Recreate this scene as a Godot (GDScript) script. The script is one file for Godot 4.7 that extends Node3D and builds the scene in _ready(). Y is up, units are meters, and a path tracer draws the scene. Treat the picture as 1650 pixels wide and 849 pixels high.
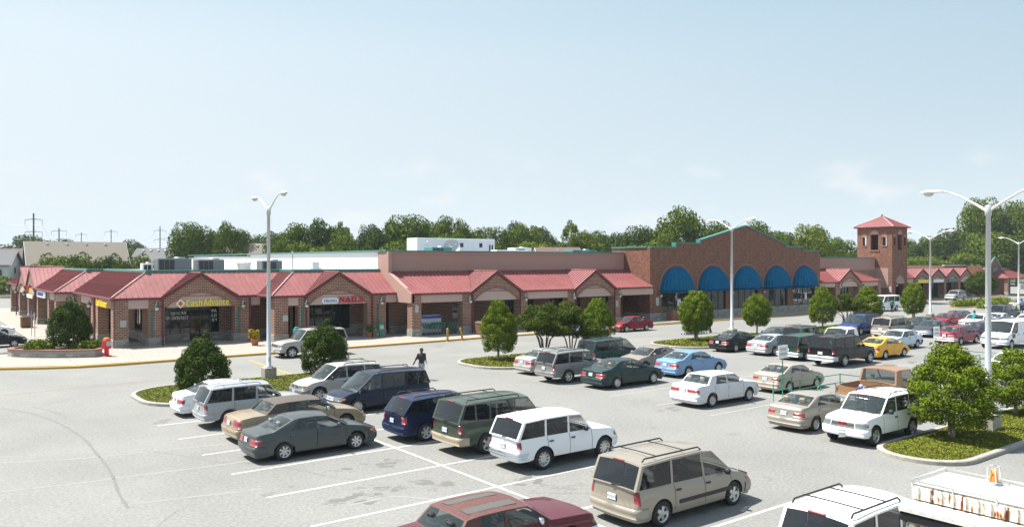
extends Node3D
# A shopping centre and its parking lot. x runs along the shop fronts, -z away from the lot, y up, metres.

const UP := Vector3.UP
var M := {}
var cache := {}
var names := {}
var rng := RandomNumberGenerator.new()
var IDX := Transform3D.IDENTITY

func _ready() -> void:
	rng.seed = 77
	camera_and_light()
	materials()
	lot()
	left_shops()
	centre_store()
	anchor_store()
	right_shops()
	tower()
	far_shops()
	roof_things()
	background()
	lamp_poles()
	island_plants()
	parked_cars()
	street_things()
	people()
	shop_signs()

func camera_and_light() -> void:
	var az := deg_to_rad(52.7)
	var roll := -0.001
	var pit := atan((424.5 - 422.0) / 1276.0)
	var fw := Vector3(cos(az), 0, -sin(az))
	var rt := Vector3(sin(az), 0, cos(az))
	var f2 := fw * cos(pit) - UP * sin(pit)
	var u2 := UP * cos(pit) + fw * sin(pit)
	var r3 := rt * cos(roll) + u2 * sin(roll)
	var u3 := u2 * cos(roll) - rt * sin(roll)
	var cam := Camera3D.new()
	cam.name = "camera"
	cam.transform = Transform3D(Basis(r3, u3, -f2), Vector3(0, 6.6, 0))
	cam.fov = rad_to_deg(2.0 * atan(424.5 / 1276.0))
	cam.far = 3000.0
	cam.current = true
	add_child(cam)
	var sun := DirectionalLight3D.new()
	sun.name = "sun"
	sun.light_energy = 1.6
	sun.light_angular_distance = 0.5
	sun.light_color = Color(1.0, 0.982, 0.95)
	sun.shadow_enabled = true
	sun.basis = Basis.looking_at(Vector3(0.33, -1.0, 0.43))
	add_child(sun)
	var env := Environment.new()
	env.background_mode = Environment.BG_SKY
	env.tonemap_mode = Environment.TONE_MAPPER_LINEAR
	env.tonemap_exposure = 2.05
	env.sdfgi_enabled = true
	env.ssao_enabled = true
	env.ssil_enabled = true
	env.background_energy_multiplier = 1.0
	var sky := Sky.new()
	var sm := PanoramaSkyMaterial.new()
	sm.panorama = sky_picture(Vector3(-0.33, 1.0, -0.43).normalized())
	sky.sky_material = sm
	env.sky = sky
	env.fog_enabled = true
	env.fog_density = 0.00018
	env.fog_light_color = Color(0.86, 0.92, 0.97)
	var we := WorldEnvironment.new()
	we.name = "environment"
	we.environment = env
	add_child(we)

func sky_picture(sun_dir: Vector3) -> ImageTexture:
	# air: pale at the horizon, bluer above, milkier towards the sun; a few thin low clouds all the way round
	var w := 1024
	var h := 512
	var img := Image.create(w, h, false, Image.FORMAT_RGBF)
	var n := FastNoiseLite.new()
	n.seed = 5
	n.frequency = 1.0
	n.fractal_octaves = 5
	var n2 := FastNoiseLite.new()
	n2.seed = 9
	n2.frequency = 0.35
	var hor := Vector3(0.425, 0.470, 0.485)
	var mid := Vector3(0.208, 0.295, 0.362)
	var top := Vector3(0.125, 0.20, 0.30)
	for j in h:
		var el := PI * (0.5 - (j + 0.5) / h)
		var y := sin(el)
		for i in w:
			var a := TAU * ((i + 0.5) / w)
			var d := Vector3(sin(a) * cos(el), y, -cos(a) * cos(el))
			var c := hor
			if y > 0.0:
				var t := clampf(y / 0.30, 0.0, 1.0)
				c = hor.lerp(mid, pow(t, 0.8))
				c = c.lerp(top, smoothstep(0.27, 0.95, y))
				var g := maxf(0.0, d.dot(sun_dir))
				c *= Vector3.ONE + Vector3(1.1, 0.7, 0.5) * g * clampf(y / 0.25, 0.0, 1.0)
				c = c.lerp(Vector3(0.46, 0.48, 0.49), 0.45 * pow(g, 5.0))
				var lowc := smoothstep(0.035, 0.06, y) * (1.0 - smoothstep(0.075, 0.16, y))
				if lowc > 0.0:
					var q := n.get_noise_3d(d.x * 9.0, y * 30.0, d.z * 9.0)
					var r := n2.get_noise_3d(d.x * 9.0, y * 9.0, d.z * 9.0)
					var k := smoothstep(0.20, 0.5, q + 0.45 * r) * lowc * 0.5
					c = c.lerp(Vector3(0.49, 0.485, 0.48), k)
			img.set_pixel(i, j, Color(c.x, c.y, c.z))
	return ImageTexture.create_from_image(img)

# ---------------------------------------------------------------- naming and nodes
func numbered(called: String) -> String:
	if not names.has(called):
		names[called] = 0
		return called
	names[called] += 1
	return "%s_%03d" % [called, names[called]]

func thing(called: String, label: String, category: String, at := Vector3.ZERO, turn := 0.0, group := "") -> Node3D:
	var o := Node3D.new()
	o.name = numbered(called)
	o.position = at
	o.rotation.y = turn
	add_child(o)
	o.set_meta("label", label)
	o.set_meta("category", category)
	if group != "":
		o.set_meta("group", group)
	return o

func structure(called: String, at := Vector3.ZERO) -> Node3D:
	var o := Node3D.new()
	o.name = numbered(called)
	o.position = at
	add_child(o)
	o.set_meta("kind", "structure")
	o.set_meta("label", called.replace("_", " "))
	return o

func part(parent: Node, called: String, mesh: Mesh, mat: Material, xf := IDX) -> MeshInstance3D:
	var o := MeshInstance3D.new()
	o.name = called
	o.mesh = mesh
	o.material_override = mat
	o.transform = xf
	parent.add_child(o, true)
	return o

func group_part(parent: Node, called: String, xf := IDX) -> Node3D:
	var o := Node3D.new()
	o.name = called
	o.transform = xf
	parent.add_child(o, true)
	return o

# ---------------------------------------------------------------- shapes
func st_new(smooth := false) -> SurfaceTool:
	var st := SurfaceTool.new()
	st.begin(Mesh.PRIMITIVE_TRIANGLES)
	st.set_smooth_group(0 if smooth else -1)
	return st

func tri(st: SurfaceTool, a: Vector3, b: Vector3, c: Vector3) -> void:
	st.add_vertex(a)
	st.add_vertex(b)
	st.add_vertex(c)

func quad(st: SurfaceTool, a: Vector3, b: Vector3, c: Vector3, d: Vector3) -> void:
	tri(st, a, b, c)
	tri(st, a, c, d)

func done(st: SurfaceTool) -> ArrayMesh:
	st.generate_normals()
	return st.commit()

func add_box(st: SurfaceTool, lo: Vector3, hi: Vector3, xf := IDX) -> void:
	var p: Array[Vector3] = []
	for i in 8:
		p.append(xf * Vector3(hi.x if i & 1 else lo.x, hi.y if i & 2 else lo.y, hi.z if i & 4 else lo.z))
	for f: Array in [[0, 2, 3, 1], [4, 5, 7, 6], [0, 4, 6, 2], [1, 3, 7, 5], [2, 6, 7, 3], [0, 1, 5, 4]]:
		quad(st, p[f[0]], p[f[1]], p[f[2]], p[f[3]])

func box(lo: Vector3, hi: Vector3) -> ArrayMesh:
	var st := st_new()
	add_box(st, lo, hi)
	return done(st)

# a box with chamfered upright and top edges
func add_cbox(st: SurfaceTool, lo: Vector3, hi: Vector3, c: float, xf := IDX) -> void:
	var q := [Vector2(lo.x + c, lo.z), Vector2(hi.x - c, lo.z), Vector2(hi.x, lo.z + c), Vector2(hi.x, hi.z - c), Vector2(hi.x - c, hi.z), Vector2(lo.x + c, hi.z), Vector2(lo.x, hi.z - c), Vector2(lo.x, lo.z + c)]
	var m := Vector2((lo.x + hi.x) / 2, (lo.z + hi.z) / 2)
	var ins: Array = []
	for v: Vector2 in q:
		ins.append(v - (v - m).sign() * c)
	for i in 8:
		var a: Vector2 = q[i]
		var b: Vector2 = q[(i + 1) % 8]
		var a2: Vector2 = ins[i]
		var b2: Vector2 = ins[(i + 1) % 8]
		quad(st, xf * Vector3(a.x, lo.y, a.y), xf * Vector3(b.x, lo.y, b.y), xf * Vector3(b.x, hi.y - c, b.y), xf * Vector3(a.x, hi.y - c, a.y))
		quad(st, xf * Vector3(a.x, hi.y - c, a.y), xf * Vector3(b.x, hi.y - c, b.y), xf * Vector3(b2.x, hi.y, b2.y), xf * Vector3(a2.x, hi.y, a2.y))
		tri(st, xf * Vector3(a2.x, hi.y, a2.y), xf * Vector3(b2.x, hi.y, b2.y), xf * Vector3(m.x, hi.y, m.y))
		tri(st, xf * Vector3(a.x, lo.y, a.y), xf * Vector3(b.x, lo.y, b.y), xf * Vector3(m.x, lo.y, m.y))

func cbox(lo: Vector3, hi: Vector3, c := 0.02) -> ArrayMesh:
	var st := st_new()
	add_cbox(st, lo, hi, c)
	return done(st)

# tapered tube along a list of points
func add_tube(st: SurfaceTool, pts: Array, radii: Array, sides := 8, caps := true) -> void:
	var rings: Array = []
	var ref := Vector3(0.31, 0.2, 0.93)
	for i in pts.size():
		var d: Vector3 = (pts[mini(i + 1, pts.size() - 1)] - pts[maxi(i - 1, 0)]).normalized()
		var u := d.cross(ref)
		if u.length() < 0.05:
			u = d.cross(Vector3(1, 0.1, 0))
		u = u.normalized()
		var v := d.cross(u)
		var ring: Array = []
		for k in sides:
			var a := TAU * k / sides
			ring.append(pts[i] + (u * cos(a) + v * sin(a)) * float(radii[i]))
		rings.append(ring)
	for i in pts.size() - 1:
		for k in sides:
			var k2 := (k + 1) % sides
			quad(st, rings[i][k], rings[i][k2], rings[i + 1][k2], rings[i + 1][k])
	if caps:
		for k in range(1, sides - 1):
			tri(st, rings[0][0], rings[0][k], rings[0][k + 1])
			tri(st, rings[-1][0], rings[-1][k + 1], rings[-1][k])

func tube(pts: Array, radii: Array, sides := 8) -> ArrayMesh:
	var st := st_new(true)
	add_tube(st, pts, radii, sides)
	return done(st)

# a profile of (radius, height) turned about the y axis
func add_lathe(st: SurfaceTool, prof: Array, sides := 16, xf := IDX) -> void:
	for i in prof.size() - 1:
		for k in sides:
			var a := TAU * k / sides
			var b := TAU * (k + 1) / sides
			var p: Vector2 = prof[i]
			var q: Vector2 = prof[i + 1]
			quad(st, xf * Vector3(p.x * cos(a), p.y, p.x * sin(a)), xf * Vector3(p.x * cos(b), p.y, p.x * sin(b)), xf * Vector3(q.x * cos(b), q.y, q.x * sin(b)), xf * Vector3(q.x * cos(a), q.y, q.x * sin(a)))

func lathe(prof: Array, sides := 16, smooth := true) -> ArrayMesh:
	var st := st_new(smooth)
	add_lathe(st, prof, sides)
	return done(st)

# a flat outline in x, y given a thickness in z (front face at z1)
func add_slab(st: SurfaceTool, poly: PackedVector2Array, z0: float, z1: float, xf := IDX) -> void:
	var t := Geometry2D.triangulate_polygon(poly)
	for i in range(0, t.size(), 3):
		var a := poly[t[i]]
		var b := poly[t[i + 1]]
		var c := poly[t[i + 2]]
		tri(st, xf * Vector3(a.x, a.y, z1), xf * Vector3(b.x, b.y, z1), xf * Vector3(c.x, c.y, z1))
		tri(st, xf * Vector3(a.x, a.y, z0), xf * Vector3(c.x, c.y, z0), xf * Vector3(b.x, b.y, z0))
	for i in poly.size():
		var a := poly[i]
		var b := poly[(i + 1) % poly.size()]
		quad(st, xf * Vector3(a.x, a.y, z0), xf * Vector3(b.x, b.y, z0), xf * Vector3(b.x, b.y, z1), xf * Vector3(a.x, a.y, z1))

func slab(poly: PackedVector2Array, z0: float, z1: float) -> ArrayMesh:
	var st := st_new()
	add_slab(st, poly, z0, z1)
	return done(st)

# a flat outline in x, z lifted from y0 to y1
func pad(poly: PackedVector2Array, y0: float, y1: float) -> ArrayMesh:
	var st := st_new()
	add_slab(st, poly, y0, y1, Transform3D(Basis(Vector3(1, 0, 0), Vector3(0, 0, 1), Vector3(0, 1, 0)), Vector3.ZERO))
	return done(st)

func sheet(x0: float, x1: float, z0: float, z1: float, y: float) -> ArrayMesh:
	var st := st_new()
	quad(st, Vector3(x0, y, z0), Vector3(x1, y, z0), Vector3(x1, y, z1), Vector3(x0, y, z1))
	return done(st)

# a wall in x, y with rectangular openings, thickness z0 to z1
func wall(x0: float, x1: float, y0: float, y1: float, z0: float, z1: float, holes: Array) -> ArrayMesh:
	var xs := [x0, x1]
	var ys := [y0, y1]
	for h: Array in holes:
		for v: float in [h[0], h[1]]:
			if v > x0 and v < x1 and not xs.has(v):
				xs.append(v)
		for v: float in [h[2], h[3]]:
			if v > y0 and v < y1 and not ys.has(v):
				ys.append(v)
	xs.sort()
	ys.sort()
	var solid := func(i: int, j: int) -> bool:
		if i < 0 or j < 0 or i >= xs.size() - 1 or j >= ys.size() - 1:
			return false
		var mx: float = (xs[i] + xs[i + 1]) / 2
		var my: float = (ys[j] + ys[j + 1]) / 2
		for h: Array in holes:
			if mx > h[0] and mx < h[1] and my > h[2] and my < h[3]:
				return false
		return true
	var st := st_new()
	for i in xs.size() - 1:
		for j in ys.size() - 1:
			if not solid.call(i, j):
				continue
			var a := Vector3(xs[i], ys[j], 0)
			var b := Vector3(xs[i + 1], ys[j], 0)
			var c := Vector3(xs[i + 1], ys[j + 1], 0)
			var d := Vector3(xs[i], ys[j + 1], 0)
			var f := Vector3(0, 0, z1)
			var k := Vector3(0, 0, z0)
			quad(st, a + f, d + f, c + f, b + f)
			quad(st, a + k, b + k, c + k, d + k)
			if not solid.call(i - 1, j):
				quad(st, a + k, d + k, d + f, a + f)
			if not solid.call(i + 1, j):
				quad(st, b + k, b + f, c + f, c + k)
			if not solid.call(i, j - 1):
				quad(st, a + k, a + f, b + f, b + k)
			if not solid.call(i, j + 1):
				quad(st, d + k, c + k, c + f, d + f)
	return done(st)

func text_mesh(words: String, height: float, depth: float, bold := true, serif := false) -> TextMesh:
	var t := TextMesh.new()
	var f := SystemFont.new()
	f.font_names = PackedStringArray(["Droid Serif" if serif else "Droid Sans"])
	f.font_weight = 700 if bold else 400
	t.font = f
	t.text = words
	t.font_size = 64
	t.pixel_size = height / 46.0
	t.depth = depth
	t.curve_step = 2.0
	return t

# ---------------------------------------------------------------- materials
func lin(r: float, g: float, b: float, a := 1.0) -> Color:
	var c := Color(r, g, b).linear_to_srgb()
	c.a = a
	return c

func mat(key: String, r: float, g: float, b: float, rough := 0.7, metal := 0.0) -> StandardMaterial3D:
	var m := StandardMaterial3D.new()
	m.resource_name = key
	m.albedo_color = lin(r, g, b)
	m.roughness = rough
	m.metallic = metal
	M[key] = m
	return m

func noise_image(size: int, freq: float, octaves: int, lo: float, hi: float, sd: int) -> Image:
	var n := FastNoiseLite.new()
	n.seed = sd
	n.noise_type = FastNoiseLite.TYPE_SIMPLEX_SMOOTH
	n.frequency = freq
	n.fractal_octaves = octaves
	n.fractal_gain = 0.6
	var im := n.get_seamless_image(size, size)
	im.convert(Image.FORMAT_RGB8)
	var data := im.get_data()
	for i in data.size():
		data[i] = int(255.0 * lerpf(lo, hi, data[i] / 255.0))
	return Image.create_from_data(size, size, false, Image.FORMAT_RGB8, data)

func grained(m: StandardMaterial3D, im: Image, metres: float) -> void:
	m.albedo_texture = ImageTexture.create_from_image(im)
	m.uv1_triplanar = true
	m.uv1_world_triplanar = true
	m.uv1_scale = Vector3.ONE / metres

func mottled(m: StandardMaterial3D, im: Image, metres: float) -> void:
	m.detail_enabled = true
	m.detail_blend_mode = BaseMaterial3D.BLEND_MODE_MUL
	m.detail_albedo = ImageTexture.create_from_image(im)
	m.detail_uv_layer = BaseMaterial3D.DETAIL_UV_2
	m.uv2_triplanar = true
	m.uv2_world_triplanar = true
	m.uv2_scale = Vector3.ONE / metres

func brick_image(cols: int, rows: int, pw: int, ph: int, joint: int, tones: Array, mortar: Color, sd: int) -> Image:
	var im := Image.create(cols * pw, rows * ph, false, Image.FORMAT_RGB8)
	im.fill(mortar)
	var r := RandomNumberGenerator.new()
	r.seed = sd
	for j in rows:
		for i in cols + 1:
			var c: Color = tones[r.randi() % tones.size()]
			if i == cols:
				break
			c = c * r.randf_range(0.88, 1.1)
			var x := i * pw + (pw / 2 if j % 2 else 0)
			im.fill_rect(Rect2i(x, j * ph, pw - joint, ph - joint), c)
			if x + pw > cols * pw:
				im.fill_rect(Rect2i(0, j * ph, x + pw - joint - cols * pw, ph - joint), c)
	# grain
	for k in cols * rows * 60:
		var x := r.randi() % im.get_width()
		var y := r.randi() % im.get_height()
		im.set_pixel(x, y, im.get_pixel(x, y) * r.randf_range(0.8, 1.15))
	return im

func materials() -> void:
	var m: StandardMaterial3D
	# ground
	m = mat("asphalt", 0.292, 0.29, 0.277, 0.92)
	var fine := noise_image(512, 0.09, 4, 0.76, 1.0, 3)
	var r := RandomNumberGenerator.new()
	r.seed = 4
	for k in 90000:
		var v := r.randf_range(0.72, 1.0)
		fine.set_pixel(r.randi() % 512, r.randi() % 512, Color(v, v, v * 0.98))
	grained(m, fine, 7.0)
	mottled(m, noise_image(512, 0.012, 5, 0.90, 1.0, 8), 46.0)
	m = mat("asphalt_patch", 0.225, 0.22, 0.21, 0.9)
	grained(m, fine, 7.0)
	m = mat("stain_and_shade", 0.175, 0.17, 0.16, 0.7)
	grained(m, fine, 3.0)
	m = mat("tyre_mark", 0.205, 0.203, 0.195, 0.9)
	grained(m, fine, 3.0)
	m = mat("concrete", 0.37, 0.34, 0.295, 0.9)
	grained(m, noise_image(512, 0.03, 5, 0.8, 1.0, 12), 5.0)
	m = mat("kerb_concrete", 0.43, 0.40, 0.35, 0.9)
	grained(m, noise_image(256, 0.05, 4, 0.75, 1.0, 13), 2.5)
	m = mat("yellow_paint", 0.62, 0.36, 0.045, 0.7)
	grained(m, noise_image(256, 0.06, 5, 0.72, 1.0, 14), 2.0)
	m = mat("old_yellow_paint", 0.42, 0.30, 0.12, 0.8)
	grained(m, noise_image(256, 0.06, 5, 0.55, 1.0, 15), 2.0)
	m = mat("white_paint", 0.62, 0.61, 0.58, 0.7)
	grained(m, noise_image(256, 0.08, 5, 0.7, 1.0, 16), 1.6)
	m = mat("worn_white_paint", 0.46, 0.455, 0.435, 0.8)
	grained(m, noise_image(256, 0.08, 5, 0.6, 1.0, 19), 1.6)
	m = mat("lawn", 0.13, 0.17, 0.05, 0.95)
	grained(m, noise_image(256, 0.05, 5, 0.5, 1.0, 17), 6.0)
	m = mat("island_soil", 0.09, 0.075, 0.035, 0.95)
	grained(m, noise_image(256, 0.05, 5, 0.6, 1.0, 18), 2.0)
	# walls
	var mortar := Color(0.75, 0.68, 0.60)
	m = mat("brick", 0.86, 0.84, 0.82, 0.85)
	grained(m, brick_image(8, 20, 48, 18, 5, [Color(0.53, 0.33, 0.27), Color(0.47, 0.27, 0.225), Color(0.42, 0.24, 0.205), Color(0.50, 0.285, 0.23)], mortar, 21), 2.4)
	m.uv1_scale = Vector3.ONE / 2.6
	m = mat("brown_brick", 0.76, 0.75, 0.74, 0.85)
	grained(m, brick_image(10, 26, 48, 18, 2, [Color(0.55, 0.36, 0.29), Color(0.50, 0.33, 0.27), Color(0.58, 0.38, 0.29), Color(0.46, 0.30, 0.25)], Color(0.62, 0.50, 0.42), 22), 2.6)
	m = mat("arch_brick", 0.27, 0.13, 0.10, 0.85)
	m = mat("block", 0.72, 0.70, 0.67, 0.9)
	grained(m, brick_image(6, 12, 64, 30, 2, [Color(0.72, 0.71, 0.69), Color(0.68, 0.67, 0.65), Color(0.75, 0.73, 0.70), Color(0.64, 0.63, 0.61)], Color(0.58, 0.57, 0.55), 23), 2.4)
	m = mat("stucco", 0.47, 0.295, 0.245, 0.9)
	grained(m, noise_image(256, 0.12, 4, 0.86, 1.0, 24), 2.0)
	m = mat("stucco_bounce_lit", 0.58, 0.42, 0.37, 0.9)  # the same stucco, its colour lightened for light bounced up from the ground
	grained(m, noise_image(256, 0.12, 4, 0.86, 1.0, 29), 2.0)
	m = mat("white_wall", 0.82, 0.83, 0.84, 0.8)
	grained(m, noise_image(256, 0.05, 4, 0.93, 1.0, 25), 4.0)
	m = mat("roof_red", 0.40, 0.132, 0.128, 0.5)
	grained(m, noise_image(256, 0.03, 4, 0.86, 1.0, 26), 5.0)
	mottled(m, noise_image(256, 0.02, 5, 0.78, 1.0, 28), 17.0)
	mat("trim_red", 0.13, 0.022, 0.024, 0.5)
	mat("ridge_cap", 0.50, 0.30, 0.29, 0.45)
	m = mat("green_cap", 0.055, 0.19, 0.165, 0.5)
	mat("flat_roof", 0.30, 0.30, 0.29, 0.9)
	mat("soffit", 0.36, 0.26, 0.22, 0.9)
	m = mat("awning_blue", 0.006, 0.15, 0.31, 0.9)
	m.metallic_specular = 0.15
	grained(m, noise_image(256, 0.04, 5, 0.7, 1.0, 27), 3.0)
	mat("dark_frame", 0.014, 0.014, 0.015, 0.4)
	mat("shop_dark", 0.52, 0.49, 0.43, 0.9)
	mat("shop_floor", 0.16, 0.145, 0.125, 0.6)
	mat("shelf", 0.30, 0.27, 0.23, 0.7)
	m = mat("shop_glass", 0.02, 0.024, 0.026, 0.03)
	m.transparency = BaseMaterial3D.TRANSPARENCY_ALPHA
	m.albedo_color.a = 0.72
	mat("lantern_green", 0.045, 0.13, 0.125, 0.45, 0.2)
	mat("lamp_hood", 0.03, 0.055, 0.055, 0.5, 0.2)
	mat("seam_grey", 0.235, 0.233, 0.223, 0.9)
	mat("teal_paint", 0.04, 0.22, 0.20, 0.4)
	m = mat("opal", 0.72, 0.72, 0.70, 0.2)
	# metals, plastics
	mat("pole_grey", 0.52, 0.53, 0.54, 0.38, 0.35)
	mat("lamp_white", 0.74, 0.74, 0.72, 0.35)
	mat("lens", 0.55, 0.58, 0.56, 0.1)
	mat("galvanised", 0.42, 0.44, 0.46, 0.45, 0.5)
	mat("unit_grey", 0.13, 0.145, 0.16, 0.6)
	mat("unit_white", 0.68, 0.69, 0.70, 0.6)
	mat("grille_dark", 0.03, 0.032, 0.034, 0.7)
	mat("trailer_white", 0.66, 0.71, 0.76, 0.5)
	mat("steel_brown", 0.055, 0.045, 0.042, 0.6)
	mat("bin_brown", 0.20, 0.105, 0.06, 0.7)
	mat("corral_green", 0.04, 0.20, 0.11, 0.4)
	mat("cart_green", 0.02, 0.16, 0.085, 0.45)
	mat("box_red", 0.55, 0.015, 0.03, 0.35)
	mat("box_orange", 0.80, 0.25, 0.02, 0.4)
	mat("box_green", 0.01, 0.22, 0.11, 0.4)
	mat("box_teal", 0.015, 0.26, 0.24, 0.4)
	mat("terracotta", 0.40, 0.135, 0.07, 0.8)
	mat("sign_white", 0.78, 0.78, 0.77, 0.5)
	mat("sign_yellow", 0.86, 0.66, 0.03, 0.4)
	mat("sign_red", 0.48, 0.006, 0.012, 0.35)
	mat("sign_orange", 0.75, 0.22, 0.03, 0.4)
	mat("sign_blue", 0.03, 0.09, 0.42, 0.4)
	mat("sign_green", 0.03, 0.30, 0.10, 0.4)
	mat("notice_grey", 0.40, 0.41, 0.40, 0.6)
	# roofs and walls of the houses behind
	m = mat("shingle_tan", 0.29, 0.255, 0.205, 0.95)
	grained(m, noise_image(256, 0.08, 4, 0.75, 1.0, 31), 3.0)
	m = mat("shingle_grey", 0.20, 0.20, 0.205, 0.95)
	grained(m, noise_image(256, 0.08, 4, 0.75, 1.0, 32), 3.0)
	m = mat("shingle_brown", 0.20, 0.135, 0.115, 0.95)
	grained(m, noise_image(256, 0.08, 4, 0.75, 1.0, 33), 3.0)
	mat("siding_white", 0.50, 0.52, 0.53, 0.8)
	mat("siding_grey", 0.36, 0.41, 0.43, 0.8)
	mat("window_dark", 0.03, 0.035, 0.04, 0.08)
	# plants
	for k: Array in [["leaf_tree", 0.115, 0.16, 0.016], ["leaf_dark", 0.07, 0.105, 0.016], ["leaf_light", 0.145, 0.19, 0.02], ["leaf_round", 0.145, 0.20, 0.016], ["leaf_holly", 0.062, 0.098, 0.016], ["leaf_myrtle", 0.085, 0.115, 0.018], ["leaf_mat", 0.19, 0.215, 0.03], ["leaf_yellow", 0.45, 0.32, 0.03]]:
		m = mat(k[0], k[1], k[2], k[3], 0.55)
		m.vertex_color_use_as_albedo = true
		m.metallic_specular = 0.16
		m.backlight_enabled = true
		m.backlight = Color(0.35, 0.42, 0.12)
	M.leaf_holly.roughness = 0.42
	M.leaf_round.roughness = 0.5
	m = mat("bark", 0.17, 0.13, 0.10, 0.95)
	m = mat("bark_pale", 0.30, 0.25, 0.20, 0.95)
	# vehicles
	m = mat("car_glass", 0.035, 0.05, 0.05, 0.02)
	m.transparency = BaseMaterial3D.TRANSPARENCY_ALPHA
	m.albedo_color.a = 0.5
	m = mat("tint_glass", 0.012, 0.015, 0.019, 0.03)
	m.transparency = BaseMaterial3D.TRANSPARENCY_ALPHA
	m.albedo_color.a = 0.86
	mat("tyre", 0.022, 0.022, 0.022, 0.85)
	mat("rim", 0.50, 0.51, 0.52, 0.3, 0.7)
	mat("rim_dark", 0.05, 0.05, 0.05, 0.6)
	m = mat("tail_red", 0.22, 0.006, 0.01, 0.12)
	m.clearcoat_enabled = true
	m = mat("head_clear", 0.24, 0.26, 0.27, 0.06, 0.6)
	m = mat("amber", 0.42, 0.11, 0.015, 0.15)
	mat("chrome", 0.68, 0.69, 0.70, 0.12, 1.0)
	mat("black_plastic", 0.025, 0.025, 0.027, 0.6)
	mat("plate", 0.36, 0.39, 0.44, 0.4)
	mat("cabin_dark", 0.04, 0.04, 0.042, 0.9)
	mat("cabin_tan", 0.34, 0.28, 0.21, 0.9)
	mat("cabin_grey", 0.27, 0.275, 0.28, 0.9)
	mat("vinyl_brown", 0.085, 0.07, 0.055, 0.8)
	m = mat("rust_red", 0.15, 0.058, 0.05, 0.7)
	grained(m, noise_image(256, 0.05, 5, 0.7, 1.0, 44), 1.2)
	mat("primer_grey", 0.085, 0.082, 0.078, 0.8)
	m = mat("rusty_white", 1.0, 1.0, 1.0, 0.6)
	m.albedo_texture = ImageTexture.create_from_image(rust_image())
	m.uv1_triplanar = true
	m.uv1_world_triplanar = true
	m.uv1_scale = Vector3.ONE / 2.2
	m = mat("dull_white", 0.70, 0.69, 0.65, 0.55)
	grained(m, noise_image(256, 0.05, 4, 0.85, 1.0, 41), 1.5)
	# people
	m = mat("figure", 1.0, 1.0, 1.0, 0.8)
	m.vertex_color_use_as_albedo = true
	mat("hair_dark", 0.012, 0.010, 0.009, 0.7)

func rust_image() -> Image:
	var s := 512
	var n := FastNoiseLite.new()
	n.seed = 61
	n.frequency = 0.02
	n.fractal_octaves = 5
	var im := Image.create(s, s, false, Image.FORMAT_RGB8)
	for y in s:
		for x in s:
			var streak := n.get_noise_2d(x * 1.6, y * 0.12)
			var blot := n.get_noise_2d(x + 700.0, y * 0.8)
			var k := smoothstep(0.10, 0.38, streak * 0.8 + blot * 0.55)
			var c := Color(0.86, 0.85, 0.80).lerp(Color(0.62, 0.36, 0.18), k)
			c = c.lerp(Color(0.36, 0.19, 0.12), smoothstep(0.32, 0.55, streak + blot * 0.5))
			im.set_pixel(x, y, c)
	return im

# ---------------------------------------------------------------- ground, pavement, islands
func rounded(x0: float, x1: float, z0: float, z1: float, r: float, n := 8) -> PackedVector2Array:
	var p := PackedVector2Array()
	for c: Array in [[x1 - r, z1 - r, 0.0], [x0 + r, z1 - r, 90.0], [x0 + r, z0 + r, 180.0], [x1 - r, z0 + r, 270.0]]:
		for k in n + 1:
			var a := deg_to_rad(c[2] + 90.0 * k / n)
			p.append(Vector2(c[0] + r * cos(a), c[1] + r * sin(a)))
	return p

func inset(poly: PackedVector2Array, d: float) -> PackedVector2Array:
	return Geometry2D.offset_polygon(poly, -d)[0]

# kerb pieces laid along an outline; each piece is a stone of its own with a narrow joint
func kerb_ring(parent: Node, poly: PackedVector2Array, width: float, height: float, m: Material, closed := true) -> void:
	var n := poly.size()
	var acc: Array = [poly[0]]
	var length := 0.0
	var ctr := Vector2.ZERO
	for p in poly:
		ctr += p / n
	var inner := func(i: int) -> Vector2:
		var a := poly[(i - 1 + n) % n] if closed or i > 0 else poly[0]
		var b := poly[(i + 1) % n] if closed or i < n - 1 else poly[n - 1]
		var d := (b - a).normalized()
		return poly[i % n] + Vector2(-d.y, d.x) * width
	var flip := 1.0 if closed else -1.0
	var t0: Vector2 = inner.call(1)
	if closed and not Geometry2D.is_point_in_polygon(t0, poly):
		flip = -1.0
	var st := st_new()
	var run := 0.0
	var count := 0
	for i in (n if closed else n - 1):
		var a := poly[i]
		var b := poly[(i + 1) % n]
		var ai: Vector2 = a + (inner.call(i) - a) * flip
		var bi: Vector2 = b + (inner.call((i + 1) % n if closed else i + 1) - b) * flip
		var c := 0.03
		var ac := a.lerp(ai, c / width)
		var bc := b.lerp(bi, c / width)
		quad(st, Vector3(a.x, -0.02, a.y), Vector3(b.x, -0.02, b.y), Vector3(b.x, height - c, b.y), Vector3(a.x, height - c, a.y))
		quad(st, Vector3(a.x, height - c, a.y), Vector3(b.x, height - c, b.y), Vector3(bc.x, height, bc.y), Vector3(ac.x, height, ac.y))
		quad(st, Vector3(ac.x, height, ac.y), Vector3(bc.x, height, bc.y), Vector3(bi.x, height, bi.y), Vector3(ai.x, height, ai.y))
		quad(st, Vector3(ai.x, height, ai.y), Vector3(bi.x, height, bi.y), Vector3(bi.x, 0, bi.y), Vector3(ai.x, 0, ai.y))
		run += a.distance_to(b)
		count += 1
		if run > 2.6 or i == (n if closed else n - 1) - 1:
			part(parent, "kerb_stone", done(st), m)
			st = st_new()
			run = 0.0
	return

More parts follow.
